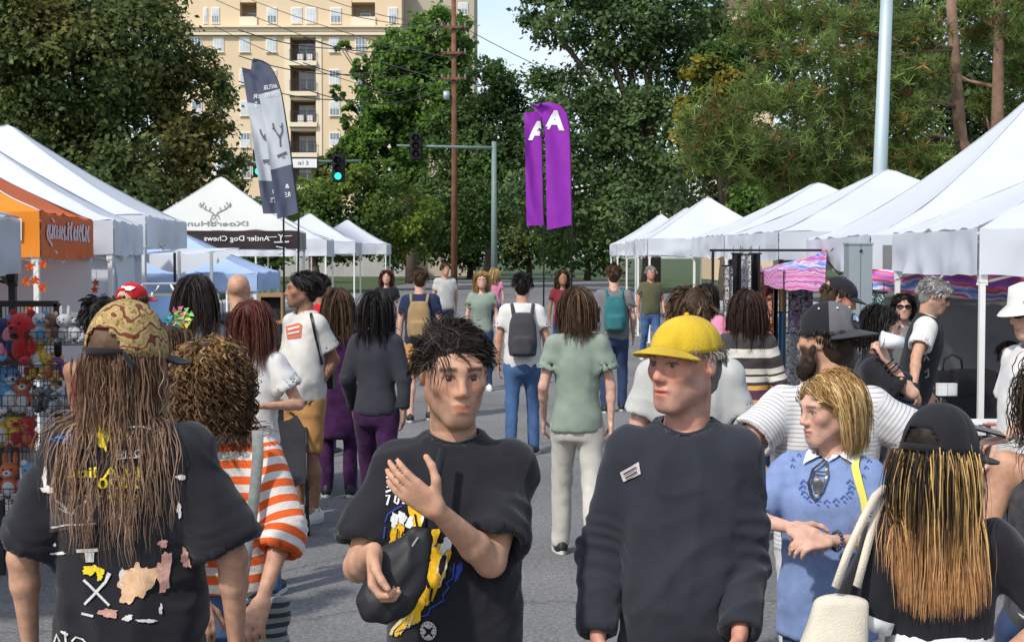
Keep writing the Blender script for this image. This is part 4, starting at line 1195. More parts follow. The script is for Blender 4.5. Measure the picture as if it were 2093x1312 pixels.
tree('dark evergreen backing tree behind the right stalls', 1760, 62, [(1700, 330, 62, 150, 90), (1900, 260, 63, 150, 130), (2050, 200, 63, 130, 160), (1600, 380, 62, 150, 80), (1850, 400, 62, 200, 80), (1460, 400, 62, 110, 80), (2050, 380, 62, 150, 90), (1950, 90, 64, 200, 120), (1700, 120, 64, 180, 120), (1800, 0, 64, 200, 80)], 52000, .26, [(.042, .07, .028), (.06, .092, .034), (.082, .12, .042), (.11, .145, .052)], 19, .4, nc=230, cl=.16, group=GT)
for i, (px, py, Y, rx, ry, pal, lb) in enumerate(((840, 480, 125, 90, 60, DKG, 'round dark tree at the end of the street, left of the centre'), (960, 470, 130, 80, 70, MDG, 'mid green tree at the end of the street, below the utility pole'), (1080, 480, 128, 90, 60, DKG, 'low dark tree at the end of the street, under the purple flags'), (1200, 485, 118, 110, 60, MDG, 'green tree at the far end behind the right stalls'), (560, 480, 110, 90, 60, MDG, 'round green tree behind the dark banner stall'))):
    tree(lb, px, Y, [(px, py, Y, rx, ry), (px - 30, py - 40, Y + 1, rx * .6, ry * .6)], 6500, .42, pal, 30 + i, .25, nc=50, cl=.2, group='trees at the end of the street')

def pine(label, tpts, pads, seed, nt=120, group='pines behind the right stalls'):
    """tpts: trunk line (px,py,Y,radius m); pads: (px,py,Y,rx,ry)"""
    b0 = at(tpts[-1][0], tpts[-1][1], tpts[-1][2]); base = (b0.x + .3, b0.y, 0)
    o = thing('pine_tree', label, 'tree', base, 0, group)
    L = [at(p[0], p[1], p[2]) - Vector(base) for p in tpts] + [Vector((0, 0, -.1))]
    m = MB(); m.tube(L[::-1], [tpts[-1][3] * 1.1] + [p[3] for p in tpts[::-1]], 10)
    g = np.random.default_rng(seed); rr_ = random.Random(seed)
    V = []; C = []
    for (px, py, Y, rx, ry) in pads:
        c = at(px, py, Y); k = Y / FPX
        # a limb from the trunk to the pad
        tz = min(max(c.z - rr_.uniform(.1, .6), 1.5), L[0].z)
        i = min(range(len(L)), key=lambda q: abs(L[q].z - tz)); s0 = L[i]
        e = c - Vector(base); mid = s0.lerp(e, .5) + Vector((0, 0, -.15))
        m.tube([s0, mid, e], [.07, .045, .015], 6)
        for q in range(3):
            e2 = e + Vector((rr_.uniform(-1, 1) * rx * k, rr_.uniform(-.5, .5), rr_.uniform(-.6, .6) * ry * k)); m.tube([mid.lerp(e, .6), e2], [.025, .008], 5)
        n = nt; cc = np.array(c) + g.normal(size=(n, 3)) * np.array([rx * k * .52, rx * k * .5, ry * k * .46])
        nn = 16
        d = g.normal(size=(n, nn, 3)) + np.array([0, -.1, .35]); d /= np.linalg.norm(d, axis=2, keepdims=True)
        ln = .24 * (.6 + .7 * g.random((n, nn, 1)))
        sdv = np.cross(d, g.normal(size=(n, nn, 3))); sdv /= np.linalg.norm(sdv, axis=2, keepdims=True); sdv *= .014
        P0 = cc[:, None] + 0 * d
        tri = np.stack([P0 - sdv, P0 + sdv, P0 + d * ln + sdv * .4, P0 + d * ln - sdv * .4], 2)
        V.append(tri.reshape(-1, 3))
        brown = g.random((n, 1, 1, 1)) < .09
        base_c = np.where(brown, np.array([.26, .16, .055]), np.array([.15, .21, .055])) * np.exp(g.normal(size=(n, 1, 1, 1)) * .3)
        C.append(np.broadcast_to(base_c, (n, nn, 4, 3)).reshape(-1, 3))
    m.build('trunk', BARKP, o, True)
    V = np.concatenate(V) - np.array(base); C = np.concatenate(C)
    tag(mesh_np('crown', V, np.arange(len(V)).reshape(-1, 4), LEAF, o, smooth=False, cols=C), kind='stuff')
pine('pine with a leaning scaly trunk and browning needles right of the lamp post', [(1940, -60, 40, .13), (1950, 100, 40, .15), (1958, 220, 40, .17), (1965, 290, 40, .18), (1995, 345, 40, .2), (2010, 400, 40, .22)],
     [(1600, 20, 38, 100, 38), (1730, 50, 38, 90, 45), (1650, 110, 37, 100, 42), (1760, 150, 38, 80, 42), (1580, 195, 37, 100, 45), (1690, 215, 38, 100, 42), (1480, 255, 38, 80, 45), (1450, 310, 38, 60, 38), (1600, 290, 37, 120, 45), (1740, 275, 38, 80, 45), (1690, 345, 38, 90, 36), (1570, 345, 38, 80, 38), (1860, 165, 39, 55, 50), (1870, 60, 39, 60, 50), (1860, 320, 38, 60, 36), (1910, 345, 39, 50, 30), (1850, 240, 38, 55, 40), (1500, 330, 38, 70, 40), (1550, 60, 38, 60, 35), (1800, 380, 38, 90, 36), (1640, 390, 38, 90, 30), (1420, 260, 39, 30, 28)], 41, 150)
pine('second pine with a reddish trunk near the right edge', [(2035, -60, 42, .13), (2042, 60, 42, .15), (2040, 180, 42, .17), (2038, 300, 42, .2), (2040, 380, 42, .22)],
     [(1985, 10, 42, 60, 36), (2080, 60, 42, 50, 45), (2075, 150, 43, 40, 40), (2000, 70, 43, 30, 25), (2085, 230, 43, 40, 40), (1920, 130, 43, 50, 30), (2010, 215, 43, 25, 25), (2090, 10, 43, 50, 36)], 42, 110)

# ================================================================== poles, wires, signals
WOOD = mat('pole_wood', (.17, .075, .045), var=.3, vscale=3, bump=.5, bscale=20, rough=.9)
WIRE = mat('wire', (.05, .05, .052), var=.1, rough=.6)
STEELP = mat('pole_paint', (.42, .50, .52), var=.06, vscale=2, rough=.45, metal=.3)
GREENP = mat('signal_green_paint', (.16, .22, .20), var=.1, rough=.5)
UY = 72.0
up = thing('utility_pole', 'brown wooden utility pole carrying three crossarms and wires', 'pole', (XA(928, UY), UY, 0))
MB().tube([(0, 0, 0), (.03, 0, 7), (0, 0, ZA(-40, UY))], [.17, .14, .11], 10).build('post', WOOD, up, True)
for py, ln in ((57, 26), (110, 26), (162, 26)):
    z = ZA(py, UY); w_ = ln * UY / FPX
    MB().box((0, -.18, z), (w_ * 2, .10, .12)).build('crossarm', WOOD, up)
    for q in (-.9, -.4, .4, .9): MB().tube([(q * w_, -.18, z + .05), (q * w_, -.18, z + .22)], [.05, .035], 8).build('insulator', GREENP, up)
tb = MB(); tb.tube([(-.35, -.2, ZA(205, UY)), (-.35, -.2, ZA(188, UY))], .16, 12); tb.build('transformer_can', STEELP, up, True)
def wire(label, a, b, sag, r=.022):
    m = MB(); pts = []
    for i in range(15):
        t = i / 14; p = a.lerp(b, t); p.z -= sag * 4 * t * (1 - t); pts.append(p)
    base = pts[0].copy(); m.tube([p - base for p in pts], r, 5)
    o = m.build('overhead_wire', WIRE, None, True); o.location = base
    tag(o, label, 'wire', 'overhead wires on the utility pole')
for i, py in enumerate((57, 110, 162)):
    for j, dx in enumerate((-24, 20)):
        wire('thin %s wire from the %s crossarm running left over the street' % (('nearer', 'farther')[j], ('top', 'middle', 'bottom')[i]), at(928 + dx, py - 3, UY - .2 + .05 * j), at(560 + dx * 3, py + 5 + 14 * j, UY - 14), .9)
for i, (a, b_) in enumerate((((440, 0), (930, 170)), ((500, -5), (930, 120)), ((560, -10), (930, 62)), ((650, -8), (930, 52)), ((440, 55), (800, 190)))):
    wire('%s of the five wires slanting across the apartment facade' % ('second lowest', 'third lowest', 'second highest', 'highest', 'lowest')[i], at(a[0], a[1], UY + 8), at(b_[0], b_[1], UY + .4), .3, .02)
for i, (a, b_) in enumerate((((935, 50), (1130, 150)), ((935, 105), (1010, 215)))):
    wire(('upper', 'lower')[i] + ' guy wire falling right from the utility pole', at(a[0], a[1], UY), at(b_[0], b_[1], UY + 2), .05, .02)

lamp = thing('lamp_post', 'tall pale grey steel lamp post rising behind the right stalls', 'lamp post', (XA(1788, 26.6), 26.6, 0))
p0 = at(1788, 525, 26.6); tp = at(1816, -90, 26.6) - Vector((p0.x, 26.6, 0)); md = at(1799, 345, 26.6) - Vector((p0.x, 26.6, 0))
MB().tube([(0, 0, 0), tuple(md), tuple(tp)], [.135, .125, .105], 20).build('pole', STEELP, lamp, True)
MB().box((0, 0, .25), (.4, .4, .5)).build('base', STEELP, lamp)

SIGB = mat('signal_black', (.012, .013, .014), var=.1, rough=.45)
GRN = mat('signal_green_lamp', (.02, .5, .35), rough=.3, emit=((.03, 1.0, .62), 1.6))
LENSOFF = mat('signal_lens_off', (.03, .012, .012), rough=.25)
def signal(label, px, py, Y, arm, post_px, sign=None, h=52, lit=True):
    p = at(px, py, Y); o = thing('traffic_signal', label, 'traffic light', (XA(post_px, Y), Y, 0), 0, 'traffic signals at the crossing')
    x = p.x - o.location.x; k = Y / FPX; H = h * k; W = H * .40
    hd = MB().box((x, -.25, p.z), (W, .22, H)).build('signal_head', SIGB, o)
    MB().box((x, -.13, p.z), (W * 1.25, .02, H * 1.08)).build('backplate', SIGB, o)
    for i in range(3):
        z = p.z + H * (.31 - .31 * i); 
        MB().ball((x, -.36, z), (W * .33, .03, W * .33), 16, 8).build('lens', GRN if (i == 2 and lit) else LENSOFF, hd, True)
        vs = MB(); V = []; n = 12
        for a in range(n + 1):
            th = R(-20 + 220 * a / n)
            V += [(x + W * .40 * math.cos(th), -.36, z + W * .40 * math.sin(th)), (x + W * .38 * math.cos(th), -.62, z + W * .38 * math.sin(th) - .02)]
        vs.add(V, [(2 * a, 2 * a + 1, 2 * a + 3, 2 * a + 2) for a in range(n)]); vs.build('visor', SIGB, hd)
    az = at(px, arm, Y).z
    MB().tube([(0, 0, 0), (0, 0, az + .3)], [.16, .11], 10).build('post', GREENP, o, True)
    MB().tube([(0, 0, az), (x + (.9 if x > 0 else -.9), 0, az + .12)], [.09, .05], 8).build('mast_arm', GREENP, o, True)
    return o
s1 = signal('green-lit traffic signal hanging left of the bright green tree', 693, 345, 60, 335, 470)
s2 = signal('dark traffic signal on the farther mast arm below the utility pole', 851, 300, 68, 303, 1010, lit=False)
s3 = signal('green-lit traffic signal half hidden behind the feather flags', 531, 335, 62, 325, 455)
sp = at(620, 334, 59.8)
sg = thing('street_sign', 'small white street name plate on the signal mast arm', 'sign', tuple(sp))
MB().bbox(-.62, .62, -.02, .02, -.25, .25).build('plate', SIGB, sg); MB().bbox(-.55, .55, -.024, -.0205, -.18, .18).build('face', WHITE, sg)
V, F = text2d('E 1st', .01); sx_ = .2
mesh_py('lettering', [(-x * sx_ * 1.1, -.028, y * sx_ * 1.1) for x, y in V], F, SIGB, sg)
MB().box((0, .1, .1), (.05, .2, .05)).build('bracket', GREENP, sg)
# ================================================================== market stalls
CANVAS = mat('white_canopy', (.66, .69, .74), var=.03, vscale=1.2, rough=.62, spec=.25, bump=.5, bscale=4.5, trans=.22)
CANVG = mat('grey_canopy', (.52, .54, .57), var=.06, vscale=1.5, rough=.65, bump=.2, bscale=9, trans=.18)
CANVB = mat('pale_blue_canopy', (.40, .53, .76), var=.05, vscale=1.5, rough=.6, bump=.15, bscale=9, trans=.2)
ORNG_LIT = mat('sunlit_orange_canopy', (.80, .26, .02), var=.06, vscale=2, rough=.6, bump=.15, bscale=9, trans=.18)  # orange stall cloth with sunlight on the near face put into its colour
ORNG_SHADE = mat('shaded_orange_canopy', (.62, .13, .025), var=.06, vscale=2, rough=.6, bump=.15, bscale=9, trans=.15)  # same orange cloth, with the street side's shade painted into the colour
CREAM = mat('cream_canopy', (.64, .65, .61), var=.04, vscale=1.2, rough=.62, trans=.2)
BANNER = mat('dark_brown_banner', (.035, .022, .024), var=.15, vscale=2, rough=.7)
LEGW = mat('white_leg', (.74, .74, .72), var=.04, rough=.4, metal=.1)
LEGG = mat('grey_leg', (.45, .46, .47), var=.06, rough=.4, metal=.4)
LEGK = mat('black_leg', (.015, .015, .017), var=.1, rough=.45)
INK = mat('print_grey', (.20, .20, .195), var=.1, rough=.8)
INKW = mat('print_white', (.75, .75, .74), var=.06, rough=.8)
SEAM = mat('seam_tape', (.50, .52, .56), var=.05, rough=.7)
def sheet(name, P, mt, parent, nu, nv):
    V = [P(i / nu, j / nv) for j in range(nv + 1) for i in range(nu + 1)]
    F = [(j * (nu + 1) + i, j * (nu + 1) + i + 1, (j + 1) * (nu + 1) + i + 1, (j + 1) * (nu + 1) + i) for j in range(nv) for i in range(nu)]
    return mesh_py(name, V, F, mt, parent, True)
from mathutils import noise as mnoise
def nz1(x, y, z, seed=0): return mnoise.noise(Vector((x + seed * 7.3, y - seed * 3.1, z + seed * 1.7)))
class Tent:
    def __init__(s, label, p0, u, l, side, w, ze, zp, vh, mt=None, vm=None, leg=None, seed=0, walls=(), sag=.05, conc=1.2, group='pop-up stall canopies', vmats=None, rmats=None, wallm=None, legs=(0, 1, 2, 3), swag=.02):
        mt = mt or CANVAS; vm = vm or mt; leg = leg or LEGW
        u = Vector((u[0], u[1], 0)).normalized(); v = Vector((u.y, -u.x, 0)) * side
        s.root = thing('canopy_tent', label, 'tent', (p0[0], p0[1], 0), 0, group)
        s.c = c = [Vector((0, 0, 0)), u * l, u * l + v * w, v * w]; s.u, s.v = u, v
        ap = (c[0] + c[1] + c[2] + c[3]) / 4
        s.ze, s.zp, s.vh = ze, zp, vh; s.val = {}; s.roof = {}
        for e in range(4):
            a, b = c[e], c[(e + 1) % 4]
            outn = ((a + b) / 2 - ap).normalized()
            def P(q, t, a=a, b=b, e=e, outn=outn):
                base = a.lerp(b, q) - outn * .05 * math.sin(math.pi * q)
                p = base.lerp(ap, t)
                h = t ** conc
                if t > .93: h = .93 ** conc + (1 - .93 ** conc) * (1 - (1 - (t - .93) / .07) ** 2) * .75
                z = ze + (zp - ze) * h - sag * math.sin(math.pi * q) * math.sin(math.pi * min(t * 1.1, 1)) * .8
                sh_ = abs(2 * q - 1)
                z += .018 * nz1(p.x * 2.2 + e, p.y * 2.2, t * 3, seed) * (1 - t) + .012 * math.sin(q * 34 + 5 * nz1(q * 3, t * 2, e, seed)) * (1 - t) ** 4
                z += .022 * max(0, 1 - 3.2 * abs(nz1(q * 5 + t * 3, t * 2.2 - q, e * 3.3, seed + 4))) * math.sin(math.pi * q) * (1 - t)
                return Vector((p.x, p.y, z))
            s.roof[e] = sheet('roof_panel', P, (rmats or {}).get(e, mt), s.root, 20, 18)
            def Q(q, t, a=a, b=b, e=e, outn=outn):
                p = a.lerp(b, q) - outn * .05 * math.sin(math.pi * q)
                f = nz1(q * 9 + e * 5, t * 1.2, seed, seed + 3) * .085 * t + .02 * math.sin(q * 40 + 6 * nz1(q * 4, e, 0, seed)) * t * .6
                edge = min(q, 1 - q) * 12; f *= min(1, edge + .15)
                z = ze - .002 - vh * t - swag * t * math.sin(math.pi * q) * (1 + nz1(q * 4, e, 7, seed)) + .01 * nz1(q * 12, t * 2, e, seed)
                return Vector((p.x, p.y, z)) + outn * (.012 + f)
            s.val[e] = sheet('valance', Q, (vmats or {}).get(e, vm), s.root, 30, 6)
        for e in range(4):                                    # stitched seams down the hips
            pts = [tuple(Vector(s.roof[e].data.vertices[j * 21].co) + Vector((0, 0, .006))) for j in range(19)]
            MB().tube(pts, .007, 5).build('seam', SEAM, s.roof[e], True)
        for e in legs:
            p = c[e]; inn = (ap - p).normalized() * .05
            L = MB().box((p.x + inn.x, p.y + inn.y, (ze - .02) / 2), (.042, .042, ze - .02)).build('leg', leg, s.root)
            MB().box((p.x + inn.x, p.y + inn.y, .006), (.12, .12, .012)).build('foot_plate', leg, L)
            MB().box((p.x + inn.x * 1.1, p.y + inn.y * 1.1, ze - .36), (.06, .06, .09)).build('slide_bracket', leg, L)
        for e in range(4):
            a, b = c[e], c[(e + 1) % 4]; inn = (ap - (a + b) / 2).normalized() * .06
            t_ = MB(); m_ = a.lerp(b, .5) + inn
            for (f0, f1) in ((0, .5), (.5, 1)):
                x0, x1 = a.lerp(b, f0) + inn, a.lerp(b, f1) + inn
                t_.tube([(x0.x, x0.y, ze - .05), (x1.x, x1.y, ze - .42)], .013, 4); t_.tube([(x0.x, x0.y, ze - .42), (x1.x, x1.y, ze - .05)], .013, 4)
            t_.build('truss', leg, s.root)
        for (e, f0, f1, z0, *io) in walls:
            a, b = c[e], c[(e + 1) % 4]; inn = (ap - (a + b) / 2).normalized() * (io[0] if io else .09)
            A, B = a.lerp(b, f0) + inn, a.lerp(b, f1) + inn
            def Wl(q, t, A=A, B=B, e=e):
                p = A.lerp(B, q); z = z0 + (ze - .1 - z0) * t
                return Vector((p.x, p.y, z)) + inn.normalized() * (.03 * nz1(q * 3 + t * 2.5, t * 2 - q * 2, e, seed + 8) + .02 * math.sin(q * 7 + t * 6 + 3 * nz1(q * 3, t * 3, 1, seed)))
            sheet('side_wall', Wl, wallm or mt, s.root, 24, 20)
    def bvh(s, o):
        M = Matrix.Translation(s.root.location)
        return BVHTree.FromPolygons([M @ v.co for v in o.data.vertices], [tuple(p.vertices) for p in o.data.polygons])
    def print(s, name, V2, F2, o, mt, step=14, off=.012):
        return project(name, V2, F2, s.bvh(o), mt, o, Matrix.Translation(-Vector(s.root.location)), off, step)
UL, UR = (-.14, .99), (.03, 1.0)
# ---- left row
L0 = Tent('grey-white stall canopy at the left edge, nearest on that side', (XA(42, 9.4) + .42, 6.4), (-.14, .99), 3.0, -1, 3, 2.14, 3.0, .34, mt=CANVG, leg=LEGK, seed=1)
L1 = Tent('orange stall canopy with white lettering on its street side', (XA(82, 12), 12), UL, 3.0, -1, 3, 2.27, 3.15, .37, mt=ORNG_SHADE, vmats={3: ORNG_LIT}, rmats={3: ORNG_LIT, 0: ORNG_SHADE}, seed=2, walls=((1, 0, 1, 0), (2, 0, 1, 0)), wallm=CANVAS)
L2 = Tent('white stall canopy between the orange one and the tallest white one', (XA(232, 15.3), 15.3), UL, 2.75, -1, 3.2, 2.28, 3.2, .35, seed=3, walls=((3, 0, 1, 0), (2, 0, 1, 0), (1, 0, 1, 0), (0, .35, 1, 0)))
L3 = Tent('tall white peaked stall canopy highest on the left side', (XA(298, 18.4), 18.4), (-.09, .99), 3.9, -1, 4.3, 2.42, 3.72, .40, seed=4, walls=((3, 0, 1, 0),))
L4 = Tent('low pale blue stall canopy behind the bald man in black', (XA(525, 22.8), 22.8), (-.04, 1), 3.0, -1, 3.2, 1.64, 2.38, .27, mt=CANVB, seed=5, sag=.08, legs=(0, 1, 2))
L5 = Tent('cream peaked stall canopy printed with a stag head and dark banner', (XA(612, 30), 30), (-.10, .99), 3.3, -1, 3.45, 2.43, 3.62, .36, mt=CREAM, vmats={3: BANNER, 0: mat('grey_side_banner', (.25, .23, .22), var=.1)}, seed=6, conc=1.12)
L6 = Tent('small white stall canopy just right of the dark banner stall', (XA(668, 38), 38), (-.06, 1), 3.0, -1, 3.0, 2.35, 3.1, .42, seed=7)
L7 = Tent('white stall canopy far down the left side of the street', (XA(726, 44), 44), (-.04, 1), 3.0, -1, 3.0, 2.35, 3.25, .35, seed=8)
L8 = Tent('farthest white stall canopy on the left side of the street', (XA(790, 52), 52), (-.03, 1), 3.0, -1, 3.0, 2.35, 3.25, .35, seed=9)
# ---- right row
R1 = Tent('white stall canopy nearest on the right with two white legs showing', (XA(2001, 11), 11), (.045, 1), 3.0, 1, 3, 2.115, 2.85, .345, seed=11, conc=1.05, sag=.04, swag=.03, walls=((1, 0, 1, 0, -.5), (2, 0, 1, 0)), wallm=mat('grey_back_wall', (.17, .17, .175), var=.15, vscale=3, rough=.85))
R2 = Tent('large white stall canopy rising out of frame at the right edge', (XA(1760, 15.0), 14.6), (.06, 1), 4.5, 1, 4.5, 2.12, 3.75, .36, seed=12, conc=1.35, leg=LEGK)
R3 = Tent('white peaked stall canopy in front of the lamp post', (XA(1592, 19.6), 19.6), (-.01, 1), 4.3, 1, 4.0, 2.24, 3.2, .37, seed=13, conc=1.15, swag=.05, leg=LEGK)
R4 = Tent('white peaked stall canopy second from the far right end', (XA(1481, 24.6), 24.6), (0, 1), 4.4, 1, 4.0, 2.27, 3.26, .36, seed=14, conc=1.15)
R5 = Tent('small white pointed stall canopy in the middle distance on the right', (3.0, 32.4), (0, 1), 3.0, 1, 3.0, 2.3, 3.28, .35, seed=15, conc=1.1)
R6 = Tent('white stall canopy far down the right side of the street', (3.1, 37.2), (0, 1), 3.0, 1, 3.0, 2.3, 3.2, .35, seed=16)
R7 = Tent('farthest white stall canopy on the right side of the street', (3.2, 45), (0, 1), 3.0, 1, 3.0, 2.3, 3.25, .35, seed=17)
# ---- prints
lt = []
xs = 88
for i, (x, y0, y1, wv) in enumerate(((95, 459, 491, 3), (99, 459, 489, 2.2), (104, 460, 489, 2.6), (109, 460, 488, 2.4), (113, 461, 489, 2.4), (119, 461, 490, 2.6), (124, 463, 491, 2.6), (129, 462, 492, 2.2), (136, 454, 492, 3.2), (143, 454, 493, 3.4), (149, 464, 493, 2.6), (155, 462, 493, 3), (161, 460, 494, 2.4), (166, 459, 494, 3), (172, 463, 495, 2.6), (178, 462, 495, 3.4))):
    lt.append(stroke([(x + 1.5, y0), (x - 1.5 + (i % 3), (y0 + y1) / 2), (x + 1, y1)], wv))
    if i % 2 == 0: lt.append(stroke([(x, y0 + 3), (x + 4, y0 + 8 + (i % 5)), (x + 1, y0 + 15)], 2))
    if i % 3 == 1: lt.append(stroke([(x, y1 - 12), (x + 4.5, y1 - 6), (x + 3, y1 - 1)], 2))
lt += [stroke([(94, 487), (100, 495), (104, 503)], 3), stroke([(103, 446), (109, 455)], 2.4)]
L1.print('lettering', *merge2d(*lt), L1.val[0], mat('print_lilac_white', (.66, .58, .62), var=.05))
L1.print('printed_numeral', *merge2d(([(6, 452), (45, 447), (45, 492), (36, 492), (35, 462), (6, 462)], [(0, 1, 2, 3, 4, 5)])), L1.val[3], INKW)
# stag print on the cream canopy (lettering runs mirrored, as in the picture)
def mir(pts, cx): return [(2 * cx - x, y) for x, y in pts]
ant = [(437, 437), (427, 432), (418, 428), (412, 422), (409, 415)]
tines = [ant, [(412, 422), (417, 417), (416, 414)], [(419, 428), (421, 421)], [(428, 432), (431, 425)], [(411, 425), (407, 419)]]
st = [stroke(t, 2.2) for t in tines] + [stroke(mir(t, 440), 2.2) for t in tines]
st += [stroke([(434, 438), (440, 441), (446, 438)], 2.4), stroke([(432, 443), (436, 440), (440, 445), (444, 440), (448, 443)], 1.8), stroke([(434, 443), (430, 452), (431, 458)], 1.8), stroke([(446, 443), (449, 449)], 1.8), stroke([(435, 450), (439, 446), (444, 451)], 1.6), stroke([(436, 457), (442, 453), (446, 457)], 1.6)]
L5.print('stag_print', *merge2d(*st), L5.roof[3], INK)
L5.print('lettering', *text_px('IXoerdHund', 438, 458, 10, 138, bold=.012, mirror=True), L5.roof[3], INK)
L5.print('lettering', *text_px('Antler Dog Chews', 484, 489, 14, 134, bold=.012), L5.val[3], INKW)
L5.print('stag_logo', *merge2d(stroke([(574, 487), (573, 482), (569, 479)], 2), stroke([(574, 487), (576, 482), (581, 478)], 2), stroke([(574, 482), (574, 493)], 2.5), stroke([(560, 495), (591, 494)], 3), stroke([(548, 485), (566, 484)], 1.2), stroke([(582, 483), (597, 482)], 1.2)), L5.val[3], INKW)

# ---- flat awning in front of the tall white stall
aw = thing('awning', 'flat white awning flap stretched towards the street beside the tall canopy', 'awning', (XA(372, 18.2), 18.2, 0))
A_ = [at(296, 517, 18.5), at(432, 514, 18.1), at(490, 507, 17.6), at(372, 508, 19.8)]; lc_ = Vector(aw.location)
def awP(q, t): 
    p = A_[0].lerp(A_[1], q).lerp(A_[3].lerp(A_[2], q), t); p = p - lc_; p.z -= .06 * math.sin(math.pi * q) * (1 - t) * .5; return p
o_ = sheet('cloth', awP, CANVAS, aw, 16, 8)
def awQ(q, t):
    p = awP(q, 0); return Vector((p.x, p.y - .004, p.z - .006 - t * (.10 + .12 * math.sin(math.pi * q)) ))
sheet('front_flap', awQ, CANVAS, aw, 16, 4)
def awE(q, t):
    p = A_[1].lerp(A_[2], q) - lc_; return Vector((p.x, p.y, p.z - .006 - t * .19 * (1 - q)))
sheet('end_flap', awE, CANVAS, aw, 8, 4)
for px_, Y_ in ((366, 18.0), (432, 17.9)):
    MB().box((XA(px_, Y_) - lc_.x, Y_ - lc_.y, .99), (.035, .035, 1.96)).build('pole', LEGG, aw)
MB().box((XA(357, 17.9) - lc_.x, 17.9 - lc_.y, 1.55), (.03, .02, .8)).build('strap', LEGK, aw)

# ---- feather flags
FLG = mat('flag_slate', (.105, .115, .165), var=.1, vscale=3, rough=.7, trans=.25)
FLW = mat('flag_white', (.55, .57, .60), var=.05, vscale=3, rough=.7, trans=.25)
PURP = mat('flag_purple', (.30, .03, .42), var=.12, vscale=3, rough=.6, trans=.25)
def feather(label, Y, edge, width, cols, base_px, seed, pole_to=1010):
    """edge: pole-side outline top->bottom (px,py); width(py) of cloth to the left; cols: [(py, mat)] splits"""
    e0 = at(edge[-1][0], edge[-1][1], Y)
    o = thing('feather_flag', label, 'flag', (XA(base_px, Y), Y, 0)); lc = Vector(o.location)
    def E(t):
        n = len(edge) - 1; f = min(t * n, n - 1e-6); i = int(f); f -= i
        return (edge[i][0] + (edge[i + 1][0] - edge[i][0]) * f, edge[i][1] + (edge[i + 1][1] - edge[i][1]) * f)
    for (t0, t1, mt_) in cols:
        def P(q, t, t0=t0, t1=t1):
            T = t0 + (t1 - t0) * t; x, y = E(T); w_, dy = width(T)
            yy = Y - .10 * math.sin(q * 5 + T * 7 + seed) * q - .05 * nz1(q * 4, T * 9, 0, seed) * q
            p = at(x - w_ * q, y + dy * q, yy) - lc; return p
        o_ = sheet('cloth', P, mt_, o, 10, 16); o_['flag'] = 1
    pts = [(XA(base_px, Y) - lc.x, 0, 0.02)] + [tuple(at(*E(1 - i / 14), Y) - lc + Vector((.012, .012, 0))) for i in range(15)]
    MB().tube(pts, [.022] + [.018 - .011 * i / 15 for i in range(15)], 8).build('pole', LEGK, o, True)
    bm_ = MB(); bm_.box((0, 0, .012), (.5, .06, .024)); bm_.box((0, 0, .037), (.06, .5, .024)); bm_.build('cross_base', LEGK, o)
    return o
def wd1(T): return (8 + 36 * min(T * 5, 1) ** .7 + 8 * T, 14 * min(T * 4, 1) * (1 - .3 * T))
f1 = feather('slate and white feather flag, the right one of the overlapping pair', 27.0, [(522, 121), (545, 128), (563, 155), (575, 195), (582, 240), (590, 290), (596, 340), (603, 390), (609, 436)], lambda T: (2 + 42 * min(T * 5, 1) ** .8 - 2 * T, -2 + 14 * min(T * 3, 1)), [(0, .335, FLG), (.335, .74, FLW), (.74, 1, FLG)], 606, 3)
f2 = feather('slate and white feather flag, the left one of the overlapping pair', 27.35, [(528, 146), (531, 160), (537, 190), (543, 225), (550, 265), (557, 310), (565, 360), (572, 405), (578, 437)], lambda T: (34 + 6 * T, -8 + 8 * T), [(0, .34, FLG), (.34, .78, FLW), (.78, 1, FLG)], 580, 4)
def flagprint(o, name, V2, F2, mt_, Y):
    bpy.context.view_layer.update()
    for ch in [c for c in o.children if c.get('flag')]:
        bv = BVHTree.FromPolygons([o.matrix_world @ v.co for v in ch.data.vertices], [tuple(p.vertices) for p in ch.data.polygons])
        project(name, V2, F2, bv, mt_, ch, o.matrix_world.inverted(), .012, 10)
flagprint(f1, 'lettering', *text_px('ANTLER', 553, 178, 9, 28, rot=-8), INKW, 27); flagprint(f1, 'lettering', *text_px('CHEWS', 555, 193, 9, 26, rot=-8), INKW, 27)
flagprint(f2, 'lettering', *text_px('LER', 528, 197, 9, 20, rot=-4), INKW, 27); flagprint(f2, 'lettering', *text_px('WS', 531, 213, 10, 19, rot=-4), INKW, 27)
flagprint(f1, 'antler_print', *merge2d(stroke([(574, 300), (573, 284), (570, 275)], 3), stroke([(573, 284), (566, 272), (560, 262), (558, 252)], 2.6), stroke([(573, 282), (577, 268), (576, 252)], 2.6), stroke([(562, 266), (557, 262)], 2), stroke([(577, 264), (572, 258)], 2), stroke([(567, 320), (586, 312)], 5), stroke([(577, 323), (583, 321)], 2)), mat('flag_ink', (.10, .10, .11)), 27)
flagprint(f2, 'antler_print', *merge2d(stroke([(558, 320), (557, 300), (550, 290), (540, 283), (534, 272), (532, 264)], [6, 6, 5, 4, 3, 2]), stroke([(540, 283), (543, 274)], 2.4), stroke([(551, 290), (553, 280)], 2.4), stroke([(536, 330), (562, 328)], 6), stroke([(548, 336), (562, 335)], 2)), MATS['flag_ink'], 27)
flagprint(f1, 'lettering', *text_px('&', 587, 381, 9, 9, rot=-6), INKW, 27); flagprint(f1, 'lettering', *text_px('RE', 588, 398, 10, 12, rot=-6), INKW, 27)
flagprint(f2, 'lettering', *text_px('DO', 566, 391, 10, 18, rot=-4), INKW, 27); flagprint(f2, 'lettering', *text_px('EATS', 566, 409, 10, 30, rot=-4), INKW, 27)
